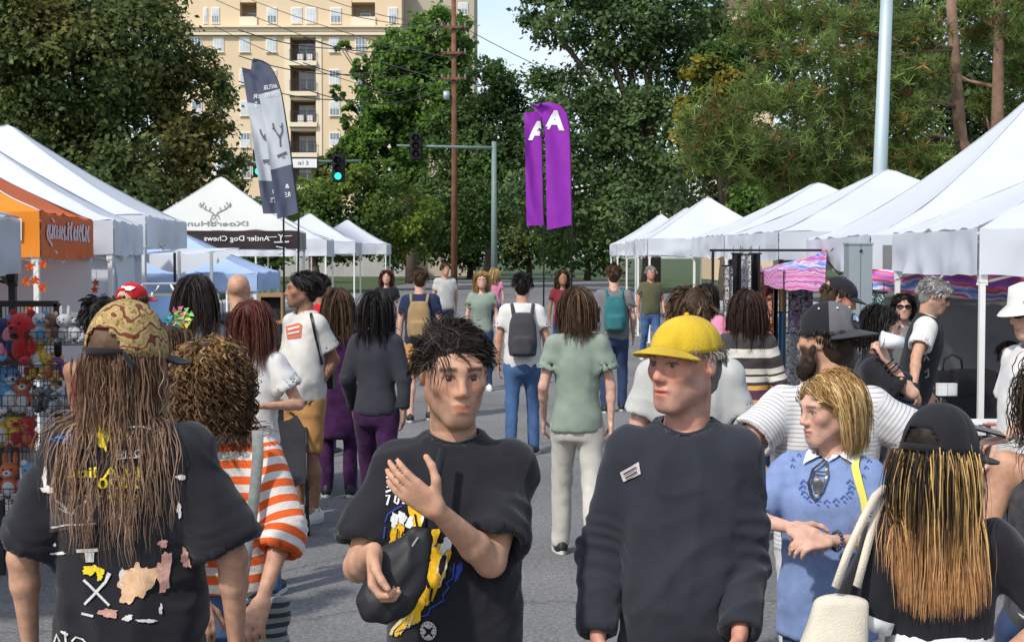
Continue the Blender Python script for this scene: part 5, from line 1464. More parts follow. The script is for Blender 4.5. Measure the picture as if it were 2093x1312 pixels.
g1 = feather('purple feather flag with a white letter, the higher of the two', 35.0, [(1102, 216), (1122, 209), (1145, 215), (1158, 232), (1163, 260), (1165, 300), (1166, 350), (1167, 410), (1168, 460)], lambda T: (2 + 48 * min(T * 5, 1) ** .8, 4 + 6 * min(T * 3, 1)), [(0, 1, PURP)], 1168, 5)
g2 = feather('purple feather flag with a white letter, the lower one behind', 35.4, [(1104, 229), (1106, 250), (1107, 290), (1108, 340), (1109, 400), (1110, 440), (1111, 460)], lambda T: (34, 2), [(0, 1, PURP)], 1111, 6)
flagprint(g1, 'lettering', *text_px('A', 1134, 246, 40, 42, bold=.05, rot=4), INKW, 35); flagprint(g2, 'lettering', *text_px('A', 1099, 268, 40, 38, bold=.05, rot=4), INKW, 35)
# ================================================================== stall goods and street furniture
def pat(name, cols, scale=8, kind='noise', rough=.8):
    """blotchy printed cloth"""
    m = mat(name, cols[0], rough=rough, var=.05); n, l = m.node_tree.nodes, m.node_tree.links
    tc = n.new('ShaderNodeTexCoord')
    if kind == 'wave':
        t = n.new('ShaderNodeTexWave'); t.bands_direction = 'Z'; t.inputs['Scale'].default_value = scale; t.inputs['Distortion'].default_value = 7; t.inputs['Detail'].default_value = 3; t.inputs['Detail Scale'].default_value = 1.2
    else:
        t = n.new('ShaderNodeTexNoise'); t.inputs['Scale'].default_value = scale; t.inputs['Detail'].default_value = 5; t.inputs['Distortion'].default_value = 1.2
    l.new(tc.outputs['Object'], t.inputs['Vector']); r = n.new('ShaderNodeValToRGB'); e = r.color_ramp.elements
    lo, hi = (.0, 1.0) if kind == 'wave' else (.36, .64)
    e[0].position = lo; e[0].color = (*cols[0], 1); e[1].position = hi; e[1].color = (*cols[-1], 1)
    for i, c in enumerate(cols[1:-1]): x = e.new(lo + (hi - lo) * (i + 1) / (len(cols) - 1)); x.color = (*c, 1)
    if kind != 'wave': r.color_ramp.interpolation = 'CONSTANT'
    l.new(t.outputs['Fac'], r.inputs['Fac']); l.new(r.outputs[0], n['Principled BSDF'].inputs['Base Color']); return m
TIED = pat('tie_dye', [(.10, .20, .55), (.62, .58, .60), (.60, .10, .35), (.50, .06, .30), (.75, .25, .06), (.62, .12, .38), (.30, .12, .45)], 1.4, 'wave')
PKDY = pat('pink_dye', [(.55, .10, .34), (.66, .40, .52), (.50, .08, .38), (.70, .55, .55), (.45, .10, .42)], 3.0, 'wave')
BWPR = pat('black_white_print', [(.02, .02, .022), (.60, .58, .56), (.03, .03, .03), (.45, .44, .43), (.02, .02, .02)], 14)
REDP = pat('red_orange_print', [(.05, .02, .02), (.60, .10, .02), (.30, .28, .27), (.65, .22, .02), (.06, .03, .03)], 11)
PURP2 = pat('purple_grey_print', [(.05, .03, .06), (.30, .28, .32), (.12, .05, .15), (.45, .44, .45), (.06, .20, .40)], 12)
GRYP = pat('grey_scribble_print', [(.30, .30, .31), (.62, .61, .60), (.10, .10, .11), (.60, .59, .58), (.33, .33, .34)], 13)
BLKC = mat('black_panel', (.012, .012, .014), rough=.7, var=.1); BLUC = mat('blue_cloth_goods', (.05, .22, .48), rough=.8); ORGC = mat('mustard_goods', (.50, .27, .06), rough=.8)
def hanging(label, px0, px1, py0, py1, Y, mt, seed):
    a, b = at(px0, py0, Y), at(px1, py1, Y); o = thing('hanging_cloth', label, 'cloth', ((a.x + b.x) / 2, Y, 0), 0, 'cloths hung in the right stalls')
    w_ = (b.x - a.x) / 2
    def P(q, t): return Vector((-w_ + 2 * w_ * q, .03 * math.sin(q * 9 + seed) + .02 * nz1(q * 3, t * 3, 0, seed), a.z + (b.z - a.z) * t))
    sheet('cloth', P, mt, o, 10, 10)
    MB().tube([(-w_ - .02, 0, a.z + .01), (w_ + .02, 0, a.z + .01)], .010, 6).build('rod', LEGK, o)
    for q in (-w_ * .8, w_ * .8): MB().tube([(q, 0, a.z + .01), (q, 0, a.z + .10)], .004, 5).build('hook', LEGK, o)
HG = [('white and black scrawled cloth hung farthest left in the right stalls', 1478, 1496, 545, 830, BWPR), ('plain black cloth hung left of the grey printed strip', 1497, 1514, 520, 700, BLKC), ('grey printed strip hung between two black cloths', 1515, 1533, 522, 720, GRYP),
      ('plain black cloth hung right of the grey printed strip', 1534, 1552, 520, 760, BLKC), ('red and orange printed cloth hung behind the striped cardigan', 1553, 1580, 560, 800, REDP), ('narrow black cloth hung next to the blue one', 1581, 1590, 590, 800, BLKC),
      ('tall blue cloth hung below the mustard one', 1592, 1606, 640, 830, BLUC), ('mustard cloth hung above the blue one', 1593, 1607, 585, 638, ORGC), ('purple and grey printed cloth hung right of the mustard one', 1612, 1660, 592, 680, PURP2), ('white scribble-printed cloth hung low by the bearded man', 1608, 1645, 682, 860, GRYP), ('teal lettered cloth hung by the white stall leg', 1780, 1808, 600, 720, pat('teal_print', [(.05, .22, .2), (.45, .52, .5), (.03, .03, .03), (.10, .35, .32), (.02, .02, .02)], 12))]
for i, h in enumerate(HG): hanging(h[0], h[1], h[2], h[3], h[4], 17.6 + .12 * i if i < 10 else 13.0, h[5], i)
rk = thing('garment_rail', 'black garment rail carrying the cloths in the right stalls', 'rail', (XA(1560, 18.1), 18.1, 0))
for sx in (-.62, .75): MB().tube([(sx, 0, 0), (sx, 0, 1.98)], .018, 8).build('post', LEGK, rk)
MB().tube([(-.66, 0, 1.98), (.80, 0, 1.98)], .016, 8).build('top_bar', LEGK, rk)
# dyed art canopy
ac = thing('dyed_canopy', 'small pink and violet dyed canopy above the hanging cloths', 'canopy', (XA(1612, 16.8), 16.8, 0)); la = Vector(ac.location)
def quad(name, pts, mt, parent, off, n=8):
    A = [at(*p) - off for p in pts]
    return sheet(name, lambda q, t: A[0].lerp(A[1], q).lerp(A[3].lerp(A[2], q), t) + Vector((0, .01 * math.sin(q * 8), .01 * math.sin(q * 11 + t * 3))), mt, parent, n, n)
quad('side_valance', [(1546, 553, 18.6), (1605, 552, 16.6), (1603, 592, 16.6), (1546, 580, 18.6)], PKDY, ac, la); quad('front_valance', [(1606, 551, 16.6), (1688, 548, 16.5), (1687, 594, 16.5), (1604, 592, 16.6)], PKDY, ac, la)
quad('roof_panel', [(1546, 552, 18.6), (1605, 551, 16.6), (1690, 512, 17.6), (1688, 520, 18.6)], TIED, ac, la); quad('roof_panel', [(1606, 550, 16.6), (1688, 547, 16.5), (1690, 520, 17.4), (1689, 512, 17.6)], TIED, ac, la)
for p_, Y_ in ((1605, 16.62), (1687, 16.55)): MB().box((XA(p_, Y_) - la.x, Y_ + .03 - la.y, .87), (.03, .03, 1.74)).build('leg', LEGK, ac)
bn = thing('dyed_banner', 'long pink, blue and orange dyed banner under the nearest right canopy', 'banner', (XA(1940, 14.2), 14.2, 0)); lb_ = Vector(bn.location)
A_ = [at(1776, 553, 14.2), at(2140, 556, 14.2), at(2140, 622, 14.2), at(1776, 592, 14.2)]
sheet('cloth', lambda q, t: A_[0].lerp(A_[1], q).lerp(A_[3].lerp(A_[2], q), t) - lb_ + Vector((0, .04 * math.sin(q * 22 + 2 * math.sin(t * 4)), .012 * math.sin(q * 17))), TIED, bn, 40, 8)
for q in (0, 1): 
    e = (A_[0] if q == 0 else A_[1]) - lb_; MB().tube([(e.x, e.y + .05, 0), (e.x, e.y + .05, e.z)], .014, 8).build('post', LEGK, bn)
MB().tube([tuple(A_[0] - lb_ + Vector((0, .05, 0))), tuple(A_[1] - lb_ + Vector((0, .05, 0)))], .012, 6).build('rail', LEGK, bn)
# grey steel channel post
gp = thing('steel_post', 'square grey steel sign post standing before the right stalls', 'post', (XA(1754, 11.6), 11.6, 0)); hz_ = ZA(500, 11.6)
ST = mat('galvanised_steel', (.34, .38, .40), var=.08, vscale=4, rough=.42, metal=.55)
for sx in (-1, 1): MB().bbox(min(0, sx * .092) + (.002 if sx > 0 else 0), max(0, sx * .092) - (.002 if sx < 0 else 0), -.09, .09, 0, hz_).build('half_channel', ST, gp)
MB().bbox(-.1, .1, -.1, .1, hz_, hz_ + .012).build('cap_plate', ST, gp); MB().ball((0, -.098, hz_ - .05), .012, 10, 6).build('bolt', LEGK, gp); MB().box((0, 0, .01), (.34, .34, .02)).build('base_plate', ST, gp)

# tables
SALM = cloth('salmon_cloth', (.60, .17, .13), var=.1); BRNC = cloth('brown_skirt', (.055, .04, .035)); RUN = cloth('white_runner', (.62, .60, .56))
def table(label, x0, x1, y0, y1, z, mt, top=None, seed=0):
    o = thing('table', label, 'table', ((x0 + x1) / 2, (y0 + y1) / 2, 0)); w_, d_ = (x1 - x0) / 2, (y1 - y0) / 2
    MB().bbox(-w_, w_, -d_, d_, z - .03, z).build('tabletop', WHITE, o)
    for sx in (-1, 1):
        for sy in (-1, 1): MB().tube([(sx * (w_ - .06), sy * (d_ - .06), 0), (sx * (w_ - .06), sy * (d_ - .06), z - .03)], .016, 8).build('leg', LEGG, o)
    for e, (a, b) in enumerate((((-w_, -d_), (w_, -d_)), ((-w_, d_), (-w_, -d_)), ((w_, -d_), (w_, d_)))):
        nx, ny = (0, -1) if e == 0 else ((-1, 0) if e == 1 else (1, 0))
        def P(q, t, a=a, b=b, nx=nx, ny=ny):
            L = math.hypot(b[0] - a[0], b[1] - a[1]); f = (.012 + .03 * math.sin(q * L * 16 + 2 * nz1(q * 4, 0, e, seed))) * t + .008
            return Vector((a[0] + (b[0] - a[0]) * q + nx * f, a[1] + (b[1] - a[1]) * q + ny * f, z + .003 - (z - .03) * t))
        sheet('cloth_drop', P, mt, o, max(12, int(40 * (2 * w_ if e == 0 else 2 * d_))), 6)
    sheet('cloth_top', lambda q, t: Vector((-w_ - .008 + (2 * w_ + .016) * q, -d_ - .008 + (2 * d_ + .016) * t, z + .005)), top or mt, o, 4, 4)
    return o
table('table under a salmon pink cloth beside the striped tee man', 2.36, 2.93, 9.2, 10.0, .78, SALM, seed=1)
table('long table with white top and dark brown skirt at the right edge', 2.96, 5.4, 8.8, 9.9, .80, BRNC, RUN, seed=2)
rg = random.Random(5)
goods = [(1828, 858, 9.6, 'c', (.62, .60, .58)), (1846, 856, 9.7, 'c', (.70, .28, .05)), (1858, 852, 9.8, 'c', (.60, .55, .5)), (1872, 858, 9.5, 'c', (.66, .64, .6))]
names = ['white', 'orange', 'cream', 'pale']
for i, (px, py, Y, k, c) in enumerate(goods):
    o = thing('jar', '%s lidded jar on the salmon table' % names[i], 'jar', (XA(px, Y), Y, .785), 0, 'jars on the salmon table')
    MB().tube([(0, 0, 0), (0, 0, .075), (0, 0, .085)], [.026, .027, .02], 14).build('glass', mat('jar %d' % i, c, rough=.25), o, True); MB().tube([(0, 0, .085), (0, 0, .105)], .024, 14).build('lid', WHITE, o)
for i in range(9):
    px = 2008 + i * 9; Y = 9.0 + .09 * (i % 4); c = [(.6, .6, .58), (.05, .05, .06), (.5, .12, .1), (.55, .5, .42)][i % 4]
    nm = ['white', 'black', 'brick red', 'oat'][i % 4]; of = ['left end', 'middle', 'right end'][i // 4 if i < 8 else 2]
    o = thing('craft_box', '%s trinket box on the %s of the white-topped table' % (nm, of), 'box', (XA(px, Y), Y, .806), rg.uniform(-.4, .4), 'trinket boxes on the long table')
    MB().box((0, 0, .02), (.055, .05, .04)).build('box', mat('trinket %s' % nm, c, rough=.6), o); MB().box((0, 0, .045), (.058, .053, .009)).build('lid', mat('trinket %s' % nm, c), o)
bgs = thing('handbag', 'black handbag with looped handle on the dark back table', 'bag', (XA(1950, 11.9), 11.9, .80)); MB().box((0, 0, .09), (.26, .12, .18)).build('body', BLKC, bgs)
MB().tube([(-.08, 0, .17), (-.07, 0, .27), (0, 0, .31), (.07, 0, .27), (.08, 0, .17)], .010, 8).build('handle', BLKC, bgs, True)
table('low dark table at the back of the nearest right stall', XA(1905, 11.9), XA(2092, 11.9), 11.6, 12.2, .79, BLKC, seed=3)
for i, px in enumerate((1928, 1948)):
    o = thing('white_box', ('left', 'right')[i] + ' small white box on the dark back table', 'box', (XA(px, 11.68), 11.68, .796), .1 * i); MB().box((0, 0, .045), (.075, .06, .09)).build('carton', WHITE, o); MB().box((0, 0, .093), (.078, .063, .006)).build('lid', WHITE, o)
bnk = thing('storage_crate', 'black open crate on the dark back table', 'crate', (XA(1992, 11.75), 11.75, .796))
for b_ in ((-.15, -.13, -.11, .11), (.13, .15, -.11, .11), (-.13, .13, -.11, -.09), (-.13, .13, .09, .11)): MB().bbox(b_[0], b_[1], b_[2], b_[3], 0, .20).build('side', BLKC, bnk)
MB().bbox(-.13, .13, -.09, .09, 0, .012).build('bottom', BLKC, bnk)

# left side: display frame, dark table, folding chairs, pinwheel, stroller
OAK = mat('oak', (.32, .19, .085), var=.2, vscale=10, rough=.6)
table('black-clothed table below the wooden display frame', XA(536, 11.6), XA(640, 11.6), 11.6, 12.3, ZA(664, 11.6), cloth('black_table', (.02, .02, .022)), seed=4)
df = thing('display_frame', 'wooden display frame standing on the black-clothed table', 'frame', (XA(556, 11.8), 11.8, ZA(664, 11.6) + .006)); h_ = .24
for b_ in ((-.10, -.085, 0, h_), (.075, .09, 0, h_)): MB().bbox(b_[0], b_[1], -.05, .05, b_[2], b_[3]).build('stile', OAK, df)
MB().bbox(-.085, .075, -.05, .05, h_ - .03, h_).build('rail', OAK, df); MB().bbox(-.085, .075, -.05, .05, 0, .02).build('rail', OAK, df); MB().bbox(-.085, .075, .02, .03, .02, h_ - .03).build('panel', BLKC, df)
CHB = mat('chair_blue', (.12, .22, .40), rough=.6)
for i, px in enumerate((318, 342)):
    o = thing('folding_chair', ('left', 'right')[i] + ' blue folding chair leaning beside the awning pole', 'chair', (XA(px, 13.0), 13 + .2 * i, 0), .3)
    fr = []
    for sx in (-.2, .2): MB().tube([(sx, .1, 0), (sx, -.05, .85), (sx * .9, -.08, 1.55), (sx * .6, -.08, 1.66)], .013, 8).build('side_tube', LEGG, o, True)
    MB().tube([(-.12, -.08, 1.66), (.12, -.08, 1.66)], .013, 8).build('top_tube', LEGG, o); sheet('back_panel', lambda q, t: Vector((-.18 + .36 * q, -.07 + .02 * math.sin(3 * q), 1.0 + .55 * t)), CHB, o, 6, 6); sheet('seat_panel', lambda q, t: Vector((-.19 + .38 * q, -.03 + .02 * math.sin(3 * q), .45 + .45 * t)), CHB, o, 6, 6)
pw = thing('paper_flowers', 'cluster of bright paper pinwheel flowers left of the curly hair', 'decoration', (XA(362, 8.2), 8.2, 0))
MB().tube([(0, 0, 0), (0, 0, 1.5)], .010, 6).build('stem', LEGG, pw); MB().box((0, 0, .02), (.3, .3, .04)).build('base', LEGK, pw)
PWC = [(.05, .35, .55), (.15, .5, .12), (.6, .12, .3), (.65, .5, .08), (.6, .6, .6)]
for i, (px, py) in enumerate(((345, 662), (357, 652), (366, 643), (372, 655), (352, 674), (340, 678), (378, 646))):
    c_ = at(px, py, 8.15) - Vector(pw.location); m_ = MB()
    for j in range(6):
        a = j * math.pi / 3; r0_ = .055; m_.add([c_ + Vector((0, 0, 0)), c_ + Vector((r0_ * math.cos(a), -.012, r0_ * math.sin(a))), c_ + Vector((r0_ * .8 * math.cos(a + .7), .012, r0_ * .8 * math.sin(a + .7)))], [(0, 1, 2)])
    m_.build('blossom', mat('paper %d' % (i % 5), PWC[i % 5], rough=.6), pw); MB().tube([c_, (0, 0, min(1.5, c_.z - .05))], .004, 4).build('twig', LEGG, pw)
stl = thing('stroller', 'dark folding stroller mostly hidden behind the striped jumper', 'stroller', (XA(572, 9.95), 10.05, 0), .15)
for (x, y) in ((.16, -.12), (-.16, -.12), (.16, .45), (-.16, .45)):
    w_ = MB(); w_.tube([(x - .015, y, .055), (x + .015, y, .055)], .055, 18); ww = w_.build('wheel', LEGK, stl, True); MB().tube([(x - .018, y, .055), (x + .018, y, .055)], .026, 14).build('hub', LEGG, ww)
for sx in (-.16, .16): MB().tube([(sx, -.12, .06), (sx, .15, .55), (sx, .5, 1.0)], .012, 8).build('frame_tube', LEGK, stl, True); MB().tube([(sx, .45, .06), (sx, .1, .6)], .012, 8).build('frame_tube', LEGK, stl, True)
sheet('seat', lambda q, t: Vector((-.15 + .3 * q, -.05 + .35 * t, .32 + .45 * t * t + .03 * math.cos(6.28 * q))), cloth('stroller_cloth', (.03, .03, .035)), stl, 8, 8); MB().tube([(-.16, .5, 1.0), (.16, .5, 1.0)], .014, 8).build('handle', LEGK, stl)
# garland of paper maple leaves on the orange stall legs
MAPL = mat('maple_leaf', (.62, .13, .03), rough=.6, var=.25, vscale=30)
def mleaf(c, s_, rot):
    V = [c]; n = 22
    for i in range(n):
        a = 2 * math.pi * i / n; r_ = s_ * (.45 + .55 * abs(math.cos(a * 2.5 + .3)) ** 1.4); V.append(c + Vector((r_ * math.sin(a + rot), -.012 * (i % 2), r_ * math.cos(a + rot))))
    return V, [(0, 1 + i, 1 + (i + 1) % n) for i in range(n)]
for gi, (lab, pts, Y) in enumerate((('orange maple leaf garland on the near leg of the orange stall', ((62, 545), (88, 540), (54, 576), (73, 573), (87, 588), (60, 630)), 11.85), ('single orange maple leaf string on the far leg of the orange stall', ((196, 578), (194, 592)), 14.7))):
    o = thing('leaf_garland', lab, 'garland', (XA(pts[0][0], Y), Y, 0)); lo_ = Vector(o.location); cs = [at(p[0], p[1], Y) - lo_ for p in pts]
    for i, c_ in enumerate(cs): V, F = mleaf(c_, .042, i * 1.3); mesh_py('paper_leaf', V, F, MAPL, o)
    st_ = MB(); st_.tube([cs[0] + Vector((0, .02, .12))] + [c_ + Vector((0, .02, 0)) for c_ in cs] + [cs[-1] + Vector((0, .02, -.1))], .003, 4); st_.build('string', LEGG, o)

# toy rack with plush animals
RKY = 8.6
rack = thing('toy_rack', 'black wire grid rack with baskets of plush toys at the left edge', 'rack', (XA(50, RKY), RKY, 0)); lr = Vector(rack.location)
def rx(px): return XA(px, RKY) - lr.x
def rz_(py): return ZA(py, RKY)
for px in (-20, 103, 188): MB().box((rx(px), .12, rz_(622) / 2 if px < 150 else rz_(650) / 2), (.035, .035, rz_(622) if px < 150 else rz_(650))).build('post', LEGK, rack)
MB().box((rx(42), .12, rz_(622)), (rx(105) - rx(-20), .035, .035)).build('top_bar', LEGK, rack)
gw = MB()
for i in range(17): gw.tube([(rx(-20) + i * (rx(103) - rx(-20)) / 16, .12, .1), (rx(-20) + i * (rx(103) - rx(-20)) / 16, .12, rz_(622))], .0025, 4)
for i in range(18): gw.tube([(rx(-20), .12, .12 + i * .088), (rx(103), .12, .12 + i * .088)], .0025, 4)
gw.build('wire_grid', LEGK, rack)
def basket(px0, px1, pyt, pyb, dpt=.26):
    m = MB(); x0, x1, z1, z0 = rx(px0), rx(px1), rz_(pyt), rz_(pyb); y0, y1 = .10 - dpt, .10
    for z in (z0, (z0 + z1) / 2, z1): m.tube([(x0, y1, z), (x0, y0, z), (x1, y0, z), (x1, y1, z)], .004 if z == z1 else .0028, 4)
    n = max(4, int((x1 - x0) / .035))
    for i in range(n + 1): x = x0 + (x1 - x0) * i / n; m.tube([(x, y0, z1), (x, y0, z0), (x, y1, z0)], .0025, 4)
    for j in range(6): y = y0 + dpt * j / 6; m.tube([(x0, y, z1), (x0, y, z0)], .0025, 4); m.tube([(x1, y, z1), (x1, y, z0)], .0025, 4)
    m.build('basket', LEGK, rack)
for b_ in ((-20, 130, 742, 775), (-20, 158, 803, 845), (-20, 95, 880, 915), (66, 186, 676, 702), (-20, 60, 735, 740), (-20, 150, 990, 1020)): basket(*b_)
FUZ = {}
def fuzz(c):
    if c not in FUZ: FUZ[c] = mat('plush %s' % str(c), c, rough=.95, var=.2, vscale=60, bump=1.0, bscale=260, sheen=.3, spec=.1)
    return FUZ[c]
_pm = {}
def pb(key, c, r_, M=None):
    if key not in _pm:
        m = MB().ball(c, r_, 14, 9, M); me = bpy.data.meshes.new(key); me.from_pydata(m.V, [], m.F); me.update()
        for q in me.polygons: q.use_smooth = True
        _pm[key] = me
    return _pm[key]
def plush(label, px, py, s_, main, sec, ear, rot=0, Y=RKY - .05, tilt=0):
    p = at(px, py, Y); o = thing('plush_toy', label, 'plush toy', tuple(p), rot, 'plush toys on the wire rack'); o.scale = (s_, s_, s_); o.rotation_euler = (tilt, 0, rot)
    def add(nm, key, mt_):
        me = key.copy(); me.materials.append(mt_); link(bpy.data.objects.new(nm, me), o)
    add('body', pb('plush_body', (0, 0, .075), (.062, .055, .075)), fuzz(main)); add('head', pb('plush_head', (0, -.01, .185), (.066, .060, .058)), fuzz(main))
    add('belly', pb('plush_belly', (0, -.03, .072), (.042, .034, .052)), fuzz(sec)); add('muzzle', pb('plush_muzzle', (0, -.062, .172), (.030, .022, .022)), fuzz(sec)); add('nose', pb('plush_nose', (0, -.084, .178), (.009, .006, .007)), BLKC)
    for q in (-1, 1):
        e = 'round' if ear == 'r' else 'long'
        add('ear', pb('ear%s%d' % (ear, q), (q * .048, 0, .238) if ear == 'r' else (q * .034, .005, .265), (.022, .010, .022) if ear == 'r' else (.016, .009, .048)), fuzz(sec if ear == 'r' else main))
        add('arm', pb('parm%d' % q, (q * .066, -.02, .09), (.020, .024, .042)), fuzz(main)); add('foot', pb('pfoot%d' % q, (q * .045, -.05, .022), (.026, .036, .022)), fuzz(sec))
        add('eye', pb('peye%d' % q, (q * .026, -.062, .197), (.007, .005, .007)), BLKC)
WHT_, BRW, GRY_, RED_, PNK_, YEL_, BLU_, NVY, ORN, PUR = (.60, .60, .62), (.16, .08, .05), (.22, .22, .23), (.50, .012, .015), (.65, .22, .28), (.66, .46, .06), (.12, .32, .58), (.02, .03, .10), (.60, .13, .04), (.20, .05, .25)
BK = (.015, .015, .015)
TOYS = [('white bear with pale blue tummy, left end of the top wire shelf', 82, 700, .72, WHT_, BLU_, 'r'), ('brown bear second from the left on the top wire shelf', 104, 700, .70, BRW, (.4, .25, .15), 'r'), ('white rabbit in the middle of the top wire shelf', 132, 701, .70, WHT_, (.45, .45, .47), 'l'), ('grey bear second from the right on the top wire shelf', 156, 700, .72, GRY_, WHT_, 'r'), ('mauve cat at the right end of the top wire shelf', 176, 702, .58, (.30, .18, .22), WHT_, 'r'),
        ('pink bear with black ears behind the big red one', 24, 745, 1.0, PNK_, BK, 'r'), ('big red bear with black ears at the top of the rack', 48, 745, 1.25, RED_, (.35, .01, .01), 'r'), ('navy toy at the far left of the upper basket', 4, 742, 1.1, NVY, BLU_, 'r'), ('yellow duckling beside the big red bear', 76, 752, .85, YEL_, WHT_, 'r'),
        ('gold striped bear in the middle basket', 98, 776, .62, YEL_, ORN, 'r'), ('purple and yellow bear at the right end of the middle basket', 120, 778, .58, PUR, YEL_, 'r'), ('red bear in the left of the middle basket', 66, 776, .6, RED_, YEL_, 'r'),
        ('pale blue rabbit leaning out of the lower basket', 16, 845, 1.15, BLU_, WHT_, 'l'), ('red and white toy beside the pale blue rabbit', 46, 842, .85, ORN, WHT_, 'r'), ('charcoal cat in the lower basket', 82, 842, .62, GRY_, BK, 'r'), ('black and white zebra toy in the lower basket', 104, 843, .62, (.10, .10, .11), WHT_, 'r'), ('white bear with grey tummy in the lower basket', 126, 843, .64, WHT_, GRY_, 'r'), ('purple bear at the right end of the lower basket', 146, 840, .66, PUR, (.3, .3, .35), 'r'), ('tan dog peeking over the lower basket', 112, 808, .5, (.35, .22, .12), WHT_, 'l'),
        ('yellow bear at the left of the bottom basket', 4, 915, 1.0, YEL_, WHT_, 'r'), ('yellow and red toy in the middle of the bottom basket', 32, 914, .8, YEL_, RED_, 'r'), ('red and orange bear at the right of the bottom basket', 60, 914, .75, RED_, ORN, 'r'), ('orange fox in the floor basket', 20, 1020, .9, ORN, WHT_, 'l'), ('blue bear in the floor basket', 66, 1020, .9, BLU_, WHT_, 'r')]
for i, t_ in enumerate(TOYS): plush(*t_, rot=rg.uniform(-.5, .7), tilt=rg.uniform(-.1, .05))
# ================================================================== the crowd
def W_(px, py, d): return np.array(at(px, py, d))
BLACK = cloth('black', (.014, .014, .018), sheen=.16); CHAR = cloth('charcoal', (.024, .027, .036), sheen=.14); NAVY = cloth('navy', (.02, .03, .07))
WTEE = cloth('white_tee', (.60, .59, .57)); JEAN = cloth('denim', (.055, .11, .23), var=.3); DJEAN = cloth('dark_denim', (.03, .05, .11), var=.3)
GREY = cloth('grey', (.16, .16, .165)); TANS = cloth('tan_shorts', (.46, .24, .085), var=.12); PURPLE = cloth('dark_purple', (.045, .012, .055), var=.5, vscale=14)
WPANT = cloth('white_trousers', (.62, .62, .63)); PINK = cloth('pink', (.62, .22, .34)); MAROON = cloth('maroon', (.16, .02, .03)); OLIVE = cloth('olive', (.09, .09, .05)); RED = cloth('red', (.50, .015, .02)); SAGE = cloth('sage', (.22, .27, .22)); PALEG = cloth('pale_grey', (.42, .42, .40))
SHOEW = mat('white_leather', (.68, .68, .67), var=.06, rough=.45); SHOEK = mat('black_shoe', (.02, .02, .022), rough=.5); SOLEW = mat('rubber_sole', (.55, .54, .52), rough=.7); SHOEB = mat('brown_shoe', (.10, .055, .03), rough=.5)
GPL = 'people walking in the street'
def P3f(fn): return fn()

